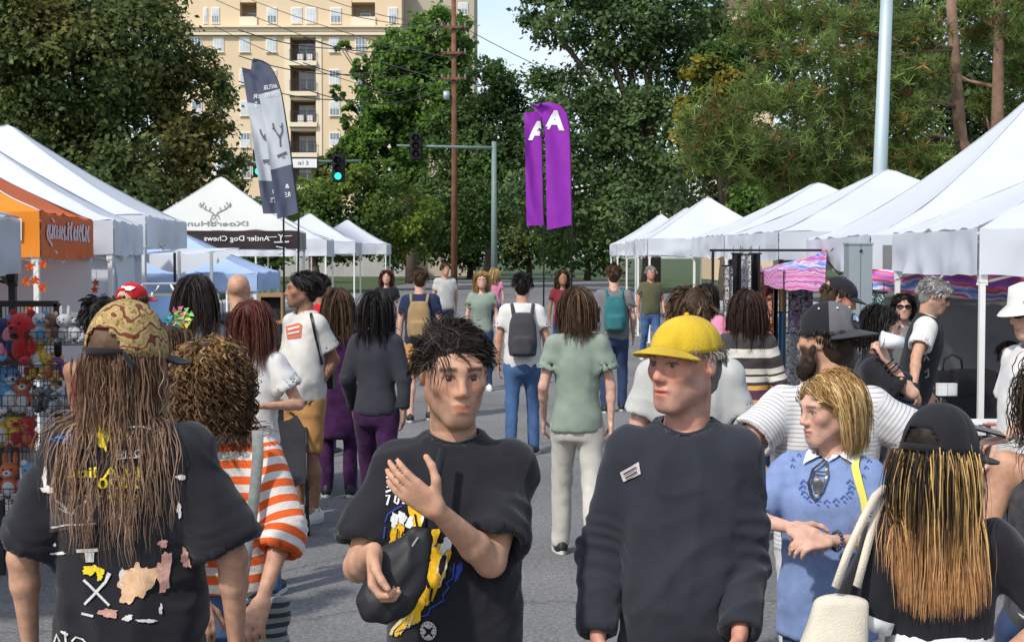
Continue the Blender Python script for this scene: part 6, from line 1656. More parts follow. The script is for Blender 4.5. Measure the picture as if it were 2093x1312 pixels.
# ---- long-haired person with the patterned cap, seen from behind
def person_longhair():
    p = Person('person with very long brown hair, patterned gold cap and patched black tee', 258, 3.8, 1.735, rz=180, yaw=-24, tone='tan', seed=21, build=1.0)
    for q in (-1, 1): p.hang(q, out=.11, fwd=.02, bend=.03)
    p.skin(zmin=1.22, ears=True)
    p.shirt(BLACK, hem=.74, sl=.90, r=(.078, .090), ease=.010, fold=.013, low=.009, neck=.074)
    p.pants(DJEAN); p.shoes(SHOEK)
    # paisley cap
    m = mat('paisley', (.50, .33, .13), rough=.85, var=.1, vscale=20, bump=.3, bscale=150)
    n, l = m.node_tree.nodes, m.node_tree.links; b = n['Principled BSDF']; old = b.inputs['Base Color'].links[0].from_socket
    tc = n.new('ShaderNodeTexCoord'); wv = n.new('ShaderNodeTexWave'); wv.wave_type = 'RINGS'; wv.inputs['Scale'].default_value = 7.5; wv.inputs['Distortion'].default_value = 9; wv.inputs['Detail'].default_value = 1.5; wv.inputs['Detail Scale'].default_value = 2.5
    l.new(tc.outputs['Object'], wv.inputs['Vector']); r = n.new('ShaderNodeValToRGB'); r.color_ramp.interpolation = 'CONSTANT'
    e = r.color_ramp.elements; e[0].position = 0; e[0].color = (.16, .045, .02, 1); e[1].position = .10; e[1].color = (.40, .28, .12, 1)
    for q, c in ((.42, (.24, .17, .055)), (.50, (.42, .31, .15)), (.80, (.11, .09, .03)), (.87, (.34, .23, .08))): x = e.new(q); x.color = (*c, 1)
    vo = n.new('ShaderNodeTexVoronoi'); vo.inputs['Scale'].default_value = 75; l.new(tc.outputs['Object'], vo.inputs['Vector'])
    rr = n.new('ShaderNodeValToRGB'); rr.color_ramp.elements[0].position = .25; rr.color_ramp.elements[0].color = (.55, .42, .25, 1); rr.color_ramp.elements[1].position = .35; rr.color_ramp.elements[1].color = (1, 1, 1, 1)
    l.new(vo.outputs['Distance'], rr.inputs['Fac']); l.new(wv.outputs['Fac'], r.inputs['Fac'])
    mu = n.new('ShaderNodeMix'); mu.data_type = 'RGBA'; mu.blend_type = 'MULTIPLY'; mu.inputs[0].default_value = 1; l.new(r.outputs[0], mu.inputs[6]); l.new(rr.outputs[0], mu.inputs[7]); l.new(mu.outputs[2], b.inputs['Base Color'])
    c = p.cap(m, brim_mt=BLACK, dirn=0, tilt=.10, rim=.004, hgt=.132, grow=1.09)
    # dangling end of the adjuster strap
    a0 = math.pi / 2 + .6
    pts = []
    for i in range(6):
        a = a0 + i * .05; rr_ = p.caprr(a) * (1.02 + .05 * i); q = p.capP((rr_ * math.cos(a), rr_ * math.sin(a), .004 - .006 * i)); pts.append(Vector(q))
    V = []
    for q in pts: V += [q + Vector((0, 0, .011)), q - Vector((0, 0, .011))]
    o = mesh_py('strap_end', V, [(2 * i, 2 * i + 1, 2 * i + 3, 2 * i + 2) for i in range(5)], BLACK, c, True); sm = o.modifiers.new('thickness', 'SOLIDIFY'); sm.thickness = .005
    p.strands(210, .34, ztop=-.28, zlow=-.6, col=(.13, .072, .042), tip=(.27, .17, .11), wave=.005, wfreq=2.0, splay=.08, child=10, spread=.017, steps=14, width=.0010, grav=.40, grow=.0, facey=-.03, lenvar=.55, basegrow=.985)
    bv = target(p, 'shirt'); inv = inv_of(p.root); sh = p.surf['shirt'][2]
    def pr(nm, VF, mt, **k):
        for q in (VF if isinstance(VF, list) else [VF]): project(nm, q[0], q[1], bv, mt, sh, inv, **k)
    YEL = cloth('print_yellow', (.72, .55, .03)); WHT = cloth('print_offwhite', (.60, .58, .54)); BLU = cloth('print_blue', (.02, .16, .55)); PEA = cloth('bleach_peach', (.62, .40, .24), var=.3, vscale=40); PATCH = cloth('patch_grey', (.075, .066, .068)); PNK = cloth('bleach_pink', (.55, .30, .25), var=.3, vscale=40)
    pr('patch', ([(134, 856), (163, 849), (167, 868), (136, 876)], [(0, 1, 2, 3)]), WHT); pr('patch_print', stroke([(139, 862), (160, 857)], 3), RED, off=.005); pr('patch_print', stroke([(140, 870), (162, 865)], 2), RED, off=.005)
    pr('patch', ([(104, 899), (155, 874), (172, 917)], [(0, 1, 2)]), BLU)
    pr('patch_print', merge2d(stroke([(110, 898), (160, 905)], 3), stroke([(150, 878), (140, 908)], 3), stroke([(122, 892), (164, 880), (168, 912)], 3)), cloth('print_black', (.01, .01, .012)), off=.005)
    pr('print', pieces(blob(212, 890, 12, 30, 3), blob(245, 888, 15, 16, 4)), YEL)
    pr('print', pieces(stroke([(236, 875), (290, 872), (332, 887)], 3), stroke([(275, 880), (262, 900)], 2)), WHT, off=.004)
    pr('lettering', text_px('DANI', 264, 926, 15, 48, bold=.015), WHT); pr('lettering', stroke([(240, 937), (286, 934)], 3), WHT)
    pr('lettering', text_px('IV.A litic', 212, 965, 22, 146, bold=.012), YEL); pr('lettering', text_px('2020', 243, 987, 22, 84, bold=.014), YEL); pr('lettering', text_px('(600) -Hell', 218, 1014, 12, 128, bold=.01), YEL)
    pr('patch', ([(105, 1013), (205, 1008), (200, 1074), (101, 1087)], [(0, 1, 2, 3)]), PATCH)
    pr('patch_print', merge2d(stroke([(114, 1020), (130, 1030), (146, 1050)], [3, 9, 4]), stroke([(180, 1020), (162, 1034), (150, 1050)], [3, 8, 4]), stroke([(149, 1048), (149, 1068)], 3), stroke([(106, 1076), (197, 1069)], 3), stroke([(120, 1037), (142, 1048)], 3), stroke([(174, 1040), (154, 1050)], 3)), WHT, off=.006)
    pr('bleach_stain', pieces(blob(93, 975, 5, 22, 5), blob(97, 1000, 14, 6, 6), blob(62, 905, 4, 30, 7, rot=.5), blob(48, 950, 4, 14, 8, rot=.4)), WHT)
    pr('skeleton_print', pieces(stroke([(158, 1125), (200, 1123)], 7), stroke([(183, 1128), (184, 1148)], [20, 16])), WHT); pr('skeleton_print', pieces(blob(186, 1164, 16, 10, 9), blob(205, 1172, 8, 12, 10)), YEL)
    pr('skeleton_print', pieces(stroke([(172, 1184), (224, 1236)], 5), stroke([(174, 1234), (216, 1188), (224, 1170)], [5, 6, 9]), stroke([(168, 1252), (192, 1258)], 5)), WHT)
    pr('bleach_stain', blob(280, 1190, 30, 44, 11, 60, .34, .5), PEA); pr('bleach_stain', pieces(blob(335, 1168, 14, 42, 12), blob(333, 1110, 8, 9, 13), blob(222, 1252, 18, 10, 14), blob(379, 1140, 10, 20, 15)), PNK)
    pr('bleach_stain', pieces(blob(250, 1180, 5, 22, 16), blob(262, 1262, 10, 6, 17), blob(300, 1268, 18, 4, 18), blob(328, 1244, 4, 9, 19), blob(367, 1042, 5, 15, 20), blob(370, 975, 8, 6, 21), blob(274, 1040, 5, 16, 22), blob(245, 1055, 3, 6, 23), blob(120, 1130, 18, 3, 24), blob(112, 1112, 3, 5, 25)), WHT)
    pr('script_print', pieces(stroke([(100, 1290), (104, 1312)], 5), stroke([(112, 1312), (118, 1296), (124, 1310)], 4), stroke([(126, 1290), (140, 1296)], 4), stroke([(134, 1290), (136, 1312)], 4), stroke([(148, 1310), (156, 1300), (170, 1305), (176, 1312)], 4)), WHT)
    # woven trouser pocket scarf showing at the right hip
    o = project('scarf', *stroke([(402, 1190), (400, 1250), (404, 1330)], 14), target(p, 'trousers'), YEL, p.surf['trousers'][2], inv)
person_longhair()

# ---- curly-haired person in the orange striped jumper
def person_curly():
    p = Person('person with curly brown hair and orange and white striped jumper', 450, 4.6, 1.60, rz=176, yaw=-8, tone='tan', seed=22, female=True, headshift=(.022, 0, 0))
    p.reach(-1, W_(536, 1225, 4.35), pole=(1, .2, -.3)); p.reach(1, W_(405, 1230, 4.35), pole=(-1, .2, -.3))
    p.skin(zmin=1.22)
    p.shirt(cloth('orange_stripe', (.7, .1, .03), bands=[(0, (.66, .62, .57)), (.50, (.70, .115, .025))], period=.056, bump=.6, bscale=70), name='jumper', hem=.935, sleeve='long', forel=.30, fr=(.064, .066), r=(.074, .074), ease=.012, fold=.009, neck=.07)
    p.pants(JEAN); p.shoes(SHOEW, SOLEW)
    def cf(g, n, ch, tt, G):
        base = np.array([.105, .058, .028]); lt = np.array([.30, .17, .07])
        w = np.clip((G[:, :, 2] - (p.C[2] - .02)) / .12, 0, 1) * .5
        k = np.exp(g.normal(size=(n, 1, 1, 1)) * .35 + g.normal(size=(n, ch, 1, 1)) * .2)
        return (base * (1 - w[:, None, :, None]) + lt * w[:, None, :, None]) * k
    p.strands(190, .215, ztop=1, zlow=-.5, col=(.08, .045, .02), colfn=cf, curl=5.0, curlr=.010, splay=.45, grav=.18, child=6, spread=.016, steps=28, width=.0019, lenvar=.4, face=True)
    # collar band
    bv = target(p, 'jumper'); inv = inv_of(p.root); sh = p.surf['jumper'][2]
    project('yoke', *stroke([(430, 878), (470, 868), (510, 870), (535, 880)], 26), bv, cloth('orange_knit', (.72, .11, .02)), sh, inv, .004)
    b = thing('shoulder_bag', 'grey woven shoulder bag hanging behind the striped jumper', 'bag', (XA(535, 4.5), 4.45, 0)); lb = Vector(b.location)
    F = Field((-.12, -.10, .60), (.12, .10, .90), .008)
    F.ell((0, 0, .73), (.085, .055, .13), .02); F.cone((-.05, 0, .83), .04, (.05, 0, .83), .04, .04)
    V, Fc = F.mesh(); V = V + vnormals(V, Fc) * (.008 * vnoise(V * np.array([20, 20, 60]), 3))[:, None]
    mesh_np('pouch', V, Fc, cloth('bag_stripe', (.1, .1, .1), bands=[(0, (.05, .055, .06)), (.5, (.26, .28, .27))], period=.03), b, floats=dict(band=V[:, 2]))
    st = [(527, 880, 4.47), (528, 930, 4.445), (522, 1000, 4.43), (512, 1080, 4.41), (500, 1160, 4.39), (490, 1235, 4.38), (486, 1330, 4.38)]
    pts = [at(*q) - lb for q in st]; V = []
    for i, q in enumerate(pts): V += [q + Vector((-.017, 0, 0)), q + Vector((.017, -.004, 0))]
    o = mesh_py('strap', V, [(2 * i, 2 * i + 1, 2 * i + 3, 2 * i + 2) for i in range(len(pts) - 1)], cloth('strap_grey', (.20, .215, .205), var=.3, vscale=40), b, True); sm = o.modifiers.new('thickness', 'SOLIDIFY'); sm.thickness = .006
person_curly()

# ---- man in the printed black tee facing us
def person_tee():
    p = Person('man facing us in a black tee with gold print, hand raised to his chest', 928, 3.72, 1.70, rz=0, yaw=14, pitch=6, tone='tan', seed=23, build=.96)
    p.reach(-1, W_(764, 1128, 3.40), pole=(-.35, 1, -.6), hd=(.05, -.25, -.8), pn=(.9, -.1, .1), thumb=(.25, -.8, .5), curl=.75)
    p.reach(1, W_(893, 1042, 3.42), pole=(.25, .1, -1), hd=(-.80, -.05, .62), pn=(.35, .9, .3), thumb=(-.1, -.2, 1), curl=.16)
    p.skin(zmin=1.22, stubble=(.10, .07, .055)); p.eyes((.05, .03, .015))
    p.shirt(BLACK, collar=True, hem=.72, sl=.80, r=(.076, .086), ease=.006, fold=.013, low=.008)
    p.pants(DJEAN); p.shoes(SHOEK); p.short_hair((.022, .014, .010), top=.008, tuft=.05, L=.018, comb=(.45, .35, .0))
    bv = target(p, 'shirt'); inv = inv_of(p.root); sh = p.surf['shirt'][2]
    def pr(nm, VF, mt, **k):
        for q in (VF if isinstance(VF, list) else [VF]): project(nm, q[0], q[1], bv, mt, sh, inv, **k)
    GOLD = cloth('print_gold', (.72, .42, .02), var=.25, vscale=50); PW_ = cloth('print_white', (.68, .68, .68)); BL = cloth('print_royal', (.03, .06, .32)); CR = cloth('print_cream', (.62, .52, .30))
    pr('lettering', merge2d(stroke([(790, 976), (806, 970), (814, 980), (808, 998), (788, 1006)], 4), stroke([(816, 968), (812, 1000), (806, 1026), (814, 1030)], 4), stroke([(822, 970), (818, 1000), (814, 1028)], 4), stroke([(788, 1014), (796, 1012), (790, 1032)], 4), stroke([(846, 1010), (828, 1012), (824, 1028), (846, 1028)], 4), stroke([(795, 984), (803, 984), (798, 994), (790, 996)], 3)), PW_)
    pr('gold_print', pieces(blob(812, 1100, 18, 34, 31, 30, .25, .3), blob(852, 1062, 16, 34, 32, 30, .3), blob(882, 1110, 14, 26, 33, 30, .4), blob(895, 1160, 20, 52, 34, 36, .3, .15), blob(872, 1205, 18, 34, 35, 30, .35, .3), blob(850, 1250, 12, 34, 36, 30, .35, .45), blob(828, 1270, 8, 30, 37, 26, .3, .5)), GOLD)
    pr('white_print', pieces(blob(806, 1062, 9, 13, 38), blob(822, 1058, 7, 14, 39), blob(838, 1068, 8, 12, 40), blob(912, 1112, 9, 20, 41, 26, .3, .3), blob(868, 1055, 6, 14, 42), blob(868, 1145, 4, 16, 43)), PW_, off=.0045)
    pr('white_print', pieces(stroke([(905, 1130), (894, 1170), (898, 1195), (912, 1160), (914, 1128)], 4), stroke([(850, 1210), (842, 1240), (826, 1266)], 6), stroke([(826, 1262), (806, 1285), (802, 1296)], 6), stroke([(846, 1255), (836, 1280), (832, 1272)], 5)), CR, off=.005)
    pr('dark_print', pieces(blob(905, 1152, 6, 22, 44, 20, .2, .15), stroke([(812, 1080), (806, 1120)], 3), stroke([(824, 1085), (818, 1118)], 3), stroke([(850, 1050), (856, 1085)], 4), stroke([(880, 1095), (872, 1130)], 5), stroke([(868, 1170), (878, 1200)], 5), stroke([(884, 1200), (880, 1225)], 5)), cloth('print_black', (.01, .01, .012)), off=.006)
    pr('blue_print', pieces(blob(888, 1112, 6, 6, 45), blob(862, 1180, 5, 14, 46, rot=.3), blob(937, 1166, 5, 22, 47, rot=.2), stroke([(822, 1034), (808, 1040), (792, 1050), (786, 1066)], 3), stroke([(786, 1076), (783, 1100)], 3), stroke([(928, 1150), (926, 1180), (912, 1190), (918, 1200), (905, 1215), (908, 1226), (880, 1242), (876, 1256), (856, 1260), (850, 1272), (832, 1282), (812, 1292)], 3)), BL)
    ring = [(876 + 16 * math.cos(2 * math.pi * i / 28), 1288 + 19 * math.sin(2 * math.pi * i / 28)) for i in range(28)]
    pr('badge', (ring, [tuple(range(28))]), cloth('badge_pale', (.52, .46, .46)))
    pr('badge_print', merge2d(stroke([(868, 1280), (884, 1298)], 4), stroke([(884, 1280), (868, 1298)], 4), blob(876, 1288, 5, 6, 50), *[stroke([(876 + 12 * math.cos(a), 1288 + 14 * math.sin(a)), (876 + 14.5 * math.cos(a), 1288 + 17 * math.sin(a))], 2) for a in [i * .45 for i in range(14)]]), cloth('print_black', (.01, .01, .012)), off=.006)
    # sling pouch held against the side
    b = thing('sling_pouch', 'black nylon sling pouch gripped in the hand of the tee man', 'bag', (XA(808, 3.42), 3.42, 0)); lb = np.array(b.location)
    A, B_ = W_(858, 1100, 3.47) - lb, W_(768, 1235, 3.42) - lb
    lo = np.minimum(A, B_) - .12; hi = np.maximum(A, B_) + .12
    F = Field(lo, hi, .005); mid = (A + B_) / 2
    F.cone(A, .020, mid, .062, .02, flat=((0, 1, 0), .55)); F.cone(mid, .062, B_, .045, .02, flat=((0, 1, 0), .55)); F.cone(A, .02, B_ + np.array([.045, 0, .02]), .05, .03, flat=((0, 1, 0), .5))
    V, Fc = F.mesh(); N = vnormals(V, Fc); V = V + N * (.005 * (1 - 2 * np.abs(vnoise(V @ roty(.9).T * np.array([14, 14, 38]), 5))))[:, None]
    mesh_np('pouch', V, Fc, mat('nylon_black', (.016, .016, .018), rough=.5, var=.1, bump=.05, bscale=300), b)
    MB().tube([A, A + np.array([.02, .02, .06]), A + np.array([.05, .10, .20])], [.012, .010, .010], 6).build('strap', MATS['nylon_black'], b, True)
    MB().tube([A * .95 + mid * .05 + np.array([0, -.02, .01]), mid + np.array([-.01, -.036, 0]), B_ + np.array([0, -.03, 0])], .003, 5).build('zip', LEGG, b, True)
person_tee()

# ---- man in charcoal long sleeves and a yellow cap
def person_charcoal():
    p = Person('man in charcoal long-sleeved top and yellow cap looking to the left', 1400, 3.9, 1.715, rz=-4, yaw=-42, pitch=2, tone='ruddy', seed=24, build=.93, belly=.016)
    p.reach(-1, W_(1222, 1300, 3.80), pole=(-.15, 1, 0), hd=(.1, -.2, -1), pn=(1, 0, 0), curl=.45, thumb=(.2, -1, 0)); p.reach(1, W_(1512, 1296, 3.70), pole=(.25, 1, -.1), hd=(-.3, -.3, -.8), pn=(-.9, 0, 0), curl=.4, thumb=(-.2, -1, 0))
    p.skin(zmin=1.22, beard=None, stubble=(.30, .22, .18)); p.eyes((.06, .08, .10))
    p.shirt(CHAR, collar=True, name='long_sleeved_top', hem=.895, sleeve='long', r=(.076, .066), fr=(.056, .046), ease=.0, fold=.014, low=.008, neck=.072)
    p.pants(NAVY); p.shoes(SHOEB)
    p.short_hair((.22, .20, .18), L=.0, capped=True)
    p.cap(cloth('yellow_cap', (.52, .35, .025), var=.2, bump=.6), dirn=0, rim=.030, hgt=.094, grow=.975, brimlen=.058, droop=.045)
    bv = target(p, 'long_sleeved_top'); inv = inv_of(p.root); sh = p.surf['long_sleeved_top'][2]
    project('chest_patch', [(1268, 965), (1306, 944), (1311, 968), (1275, 984)], [(0, 1, 2, 3)], bv, cloth('badge_pale', (.52, .46, .46)), sh, inv)
    project('patch_print', *merge2d(stroke([(1276, 968), (1302, 954)], 3), stroke([(1280, 976), (1304, 963)], 3)), bv, CHAR, sh, inv, .006)
person_charcoal()

# ---- blonde woman in blue
def person_blue():
    p = Person('blonde woman in a blue tunic with white collar clasping her hands', 1698, 4.9, 1.47, rz=-30, yaw=-38, pitch=9, tone='fair', seed=25, female=True, build=1.12, belly=.02)
    p.reach(1, W_(1694, 1104, 4.66), pole=(1, .1, -.7), hd=(-.9, -.25, -.05), pn=(-.1, .4, -.9), thumb=(0, -.2, 1), curl=.42)
    p.reach(-1, W_(1618, 1078, 4.70), pole=(-1, .2, -.7), hd=(.62, -.5, -.25), pn=(.3, .6, -.7), thumb=(.1, -.3, 1), curl=.5)
    p.skin(zmin=1.22, vox=.005, lips=(.42, .16, .13), brow=(.16, .10, .05)); p.eyes((.08, .10, .12))
    p.shirt(cloth('blue_tunic', (.185, .255, .45), var=.12, vscale=30), name='tunic', hem=.745, sleeve='long', forel=.18, fr=(.064, .068), r=(.078, .074), ease=.018, fold=.008, low=.006, neck=.078)
    p.pants(DJEAN); p.shoes(SHOEW, SOLEW)
    def cf(g, n, ch, tt, G):
        c = np.array([[.50, .33, .13], [.38, .23, .085], [.62, .46, .23], [.28, .16, .06]])[g.integers(0, 4, n)]
        return c[:, None, None, :] * np.exp(g.normal(size=(n, ch, 1, 1)) * .2) * (1.1 - .35 * tt)[None, None, :, None]
    p.strands(230, .185, col=(.26, .16, .06), colfn=cf, wave=.0012, wfreq=1.2, splay=.10, child=13, spread=.011, steps=13, width=.0010, grav=.26, lenvar=.10, part=-.25, facey=-.014)
    bv = target(p, 'tunic'); inv = inv_of(p.root); sh = p.surf['tunic'][2]
    WC = cloth('white_collar', (.70, .70, .72))
    project('collar', *merge2d(([(1644, 950), (1656, 912), (1672, 898), (1692, 944), (1674, 934)], [(0, 1, 2, 3, 4)]), ([(1690, 946), (1712, 922), (1766, 896), (1772, 908), (1746, 952), (1716, 934)], [(0, 1, 2, 3, 4, 5)])), bv, WC, sh, inv, .009)
    emb = []
    for i in range(11):
        a = R(-20 + 22 * i); x, y = 1690 + 62 * math.cos(a) * .8, 985 + 30 * math.sin(a) + 10
        emb.append(stroke([(x - 7, y + 3), (x, y - 4), (x + 7, y + 2)], 3)); emb.append(stroke([(x - 2, y + 6), (x + 4, y + 9)], 2.5))
    for (x, y) in ((1622, 940), (1634, 930), (1620, 952), (1766, 935), (1770, 955), (1764, 972), (1776, 942)): emb.append(stroke([(x - 4, y + 3), (x, y - 3), (x + 4, y + 3)], 3))
    for e_ in emb: project('embroidery', *e_, bv, cloth('embroidery', (.085, .14, .37)), sh, inv, .004)
    YS = cloth('yellow_strap', (.70, .62, .12))
    b = thing('handbag', 'handbag on a pale yellow strap over the blue tunic', 'bag', tuple(W_(1800, 1150, 5.05) * np.array([1, 1, 0])))
    bi = Matrix.Translation(-Vector(b.location))
    project('strap', *stroke([(1770, 908), (1752, 928), (1748, 955), (1756, 990), (1766, 1025), (1772, 1052)], [15, 15, 16, 16, 15, 15]), bv, YS, b, bi, .009)
    F = Field((-.14, -.08, .72), (.14, .08, 1.02), .01); F.loft([(.74, 0, 0, .11, .045), (.86, 0, 0, .115, .05), (.99, 0, 0, .09, .03)], .01); V, Fc = F.mesh(); mesh_np('pouch', V, Fc, YS, b)
    MB().tube([(-.06, -.02, .98), (-.11, -.12, 1.12), (-.13, -.16, 1.22)], .008, 6).build('lower_strap', YS, b, True)
    # sunglasses hooked on the neckline
    g = thing('sunglasses', 'dark sunglasses hooked on the neckline of the blue tunic', 'sunglasses', (0, 0, 0))
    q0 = None
    parts = [stroke([(1688, 942), (1664, 962), (1655, 990), (1660, 1012), (1668, 1020)], 5), stroke([(1690, 944), (1692, 972), (1682, 1002), (1668, 1020)], 5), stroke([(1664, 966), (1690, 966)], 3), blob(1672, 992, 9, 18, 3, 18, .05, .1)]
    o = project('frame', *merge2d(*parts), bv, mat('dark_lens', (.008, .008, .01), rough=.12, spec=.6), g, None, .012)
    w_ = p.arm[1]['wr']; hd = p.arm[1]['hd']; t = unit(p.arm[1]['wr'] - p.arm[1]['el']); a_ = unit(np.cross(t, [0, 0, 1])); c_ = np.cross(t, a_)
    m = MB()
    for i in range(16): m.ball(tuple(w_ - t * .03 + (a_ * math.cos(i * .3927) + c_ * math.sin(i * .3927)) * .030), .0065, 8, 5)
    m.build('bracelet', mat('beads', (.05, .06, .10), rough=.3, var=.6, vscale=80), p.root, True)
person_blue()

# ---- bearded man in the striped tee
def person_stripe():
    p = Person('bearded man from behind in white striped ringer tee and backward cap', 1692, 5.35, 1.69, rz=176, yaw=52, tone='tan', seed=26, build=1.05)
    p.reach(1, W_(1618, 1015, 5.15), pole=(-1, 0, .1)); p.reach(-1, W_(1800, 985, 5.25), pole=(1, .1, 0))
    p.skin(zmin=1.22, beard=(.030, .018, .012))
    RG = cloth('ringer_grey', (.22, .19, .18))
    p.shirt(collar=RG, mt=cloth('thin_stripe', (.6, .6, .6), bands=[(0, (.62, .61, .60)), (.70, (.36, .36, .38))], period=.0165, bump=.2), hem=.86, sl=.66, r=(.084, .088), ease=.006, fold=.006)
    bv = target(p, 'shirt'); inv = inv_of(p.root); sh = p.surf['shirt'][2]
    p.pants(WPANT); p.shoes(SHOEW, SOLEW)
    p.short_hair((.035, .022, .015), L=.0, capped=True, low=-.5)
    F = Field(p.C - .16, p.C + .16, .006); H = p.H; k = p.hk
    for q in (-1, 1):
        F.cone(p.h2l((q * .060, -.012, -.03)), .018 * k, p.h2l((q * .052, -.035, -.085)), .024 * k, .02); F.cone(p.h2l((q * .052, -.035, -.085)), .024 * k, p.h2l((0, -.078, -.118)), .030 * k, .03)
    F.cone(p.h2l((-.02, -.085, -.10)), .022, p.h2l((.02, -.085, -.10)), .022, .02)
    V, Fc = F.mesh(); V = V + vnormals(V, Fc) * (.004 * vnoise(V * 90, 2))[:, None]
    mesh_np('beard', V, Fc, HAIRM, p.root, cols=np.array([.026, .016, .011]) * np.exp(.5 * vnoise(V * 110, 4))[:, None])
    G = cloth('cap_grey', (.11, .11, .12))
    c = p.cap(cloth('cap_black', (.016, .016, .019)), front_mt=G, brim_mt=cloth('cap_brim', (.045, .045, .05)), dirn=math.pi, rim=.020, hgt=.115, grow=1.04, brimlen=.075, tilt=-.05)
    # embroidered badge and eyelets on the grey panel
    def onp(phi, z, lift=.0045):
        f = max(1 - (z / .115) ** 2.5, 0) ** (1 / 2.2); r_ = p.caprr(phi) * f * 1.0 + lift; return p.capP((r_ * math.cos(phi), r_ * math.sin(phi), z))
    def badge(nm, rx, rz_, mt, lift, dz=0, cut=None):
        n = 20; V = [onp(-math.pi / 2 + dz * 0, .045 + dz, lift)]
        for i in range(n):
            a = 2 * math.pi * i / n; zz = rz_ * math.sin(a)
            if cut is not None: zz = max(zz, cut)
            V.append(onp(-math.pi / 2 + rx * math.cos(a) / .1, .045 + dz + zz, lift))
        mesh_py(nm, V, [(0, 1 + i, 1 + (i + 1) % n) for i in range(n)], mt, c, True)
    badge('badge', .026, .026, BLACK, .005); badge('badge_sky', .019, .017, cloth('badge_blue', (.18, .30, .55)), .0065, .004, -.002); badge('badge_mark', .008, .009, WTEE, .0075, .006)
    for ph in (-math.pi / 2 - .62, -math.pi / 2 + .62, -math.pi / 2 - 1.6): MB().ball(tuple(onp(ph, .09, .002)), .0045, 8, 5).build('eyelet', WTEE, c, True)
person_stripe()

# ---- woman with the long two-tone hair and black cap
def person_ombre():
    p = Person('woman from behind with black cap and long dark-to-copper hair', 1932, 3.6, 1.485, rz=178, yaw=-46, pitch=4, tone='tan', seed=27, female=True, build=1.06)
    p.hang(1, out=.10, fwd=.10, bend=.15); p.reach(-1, W_(2046, 1345, 3.52), pole=(1, .3, 0))
    p.skin(zmin=1.22)
    p.shirt(BLACK, name='top', hem=1.135, sl=.74, r=(.080, .086), ease=.010, fold=.006, neck=.07)
    p.pants(WPANT, top=1.165, hipw=1.1); p.shoes(SHOEW, SOLEW)
    bv = target(p, 'top'); inv = inv_of(p.root); sh = p.surf['top'][2]
    q = -1; a = p.arm[q]; s0 = p.sh[q]; u = unit(a['el'] - s0); L = np.linalg.norm(a['el'] - s0) * .74; e1 = unit(np.cross(u, [0, 1, 0])); e2 = np.cross(u, e1)
    for q in (-1, 1):
        a = p.arm[q]; s0 = p.sh[q] - np.array([q * .012, 0, .012]) * p.k; u = unit(a['el'] - s0); L = np.linalg.norm(a['el'] - s0) * .74; e1 = unit(np.cross(u, [0, 1, 0])); e2 = np.cross(u, e1)
        V = []; n = 48
        for i in range(n):
            an = 2 * math.pi * i / n; d = e1 * math.cos(an) + e2 * math.sin(an); r_ = .0775
            V += [s0 + u * (L - .012) + d * r_, s0 + u * (L + .016 + .006 * abs(math.sin(an * 6))) + d * (r_ + .001)]
        o = mesh_py('scallop_trim', V, [(2 * i, 2 * i + 1, (2 * i + 3) % (2 * n), (2 * i + 2) % (2 * n)) for i in range(n)], cloth('white_lace', (.68, .68, .68)), sh, True); sm = o.modifiers.new('thickness', 'SOLIDIFY'); sm.thickness = .003
    p.cap(cloth('cap_black', (.016, .016, .019)), dirn=0, rim=.008, hgt=.122, grow=1.07, tilt=.08)
    def cf(g, n, ch, tt, G):
        dark = np.array([.022, .014, .010]); bl = np.array([.46, .30, .11]); cop = np.array([.50, .26, .11])
        rt = (G[:, 0] - p.C) @ p.H; ph_ = np.arctan2(rt[:, 1], rt[:, 0]); st = ((np.sin(ph_ * 17) + .5 * np.sin(ph_ * 31 + 1) + .25 * g.normal(size=n)) > .6)[:, None]
        zt = np.clip((p.C[2] - .17 - G[:, :, 2]) / .17, 0, 1) ** 1.3
        w = np.clip(tt[None, :] * 2.2 - .9 + g.normal(size=(n, 1)) * .18, 0, 1)
        c = np.where(st[:, :, None], bl, dark) * np.ones((n, len(tt), 1))
        c = c * (1 - w[:, :, None]) + cop * w[:, :, None]
        return c[:, None] * np.exp(g.normal(size=(n, ch, 1, 1)) * .15)
    p.strands(240, .345, ztop=-.22, zlow=-.6, col=(.02, .014, .01), colfn=cf, wave=.0015, wfreq=1.0, splay=.30, child=13, spread=.016, steps=13, width=.00095, grav=.36, grow=.0, lenvar=.12, facey=-.03, basegrow=.985)
    b = thing('tote_bag', 'cream canvas tote bag on the shoulder of the black-capped woman', 'bag', (XA(1700, 3.5), 3.5, 0)); lb = Vector(b.location)
    CV = mat('canvas_tote', (.62, .56, .45), var=.08, vscale=12, rough=.9, bump=.4, bscale=300)
    F = Field((-.13, -.09, .62), (.16, .09, 1.12), .006)
    F.loft([(.64, -.03, 0, .085, .05), (.80, -.02, 0, .09, .055), (.98, .015, 0, .078, .04), (1.085, .035, 0, .062, .022)], .01, p=3.0)
    V, Fc = F.mesh(); V = V + vnormals(V, Fc) * (.006 * (1 - 2 * np.abs(vnoise(V * np.array([12, 12, 7]), 8))))[:, None]; mesh_np('bag_body', V, Fc, CV, b)
    for (pts, dy) in (([(1708, 1200), (1735, 1125), (1765, 1060), (1790, 1012), (1812, 992)], 0), ([(1752, 1198), (1770, 1130), (1786, 1070), (1802, 1020), (1816, 996)], .02)):
        V = []
        for i, (x, y) in enumerate(pts):
            q = at(x, y, 3.47 + dy + .035 * i) - lb; V += [q + Vector((-.009, 0, .004)), q + Vector((.009, 0, -.004))]
        o = mesh_py('handle', V, [(2 * i, 2 * i + 1, 2 * i + 3, 2 * i + 2) for i in range(len(pts) - 1)], CV, b, True); sm = o.modifiers.new('thickness', 'SOLIDIFY'); sm.thickness = .005
person_ombre()

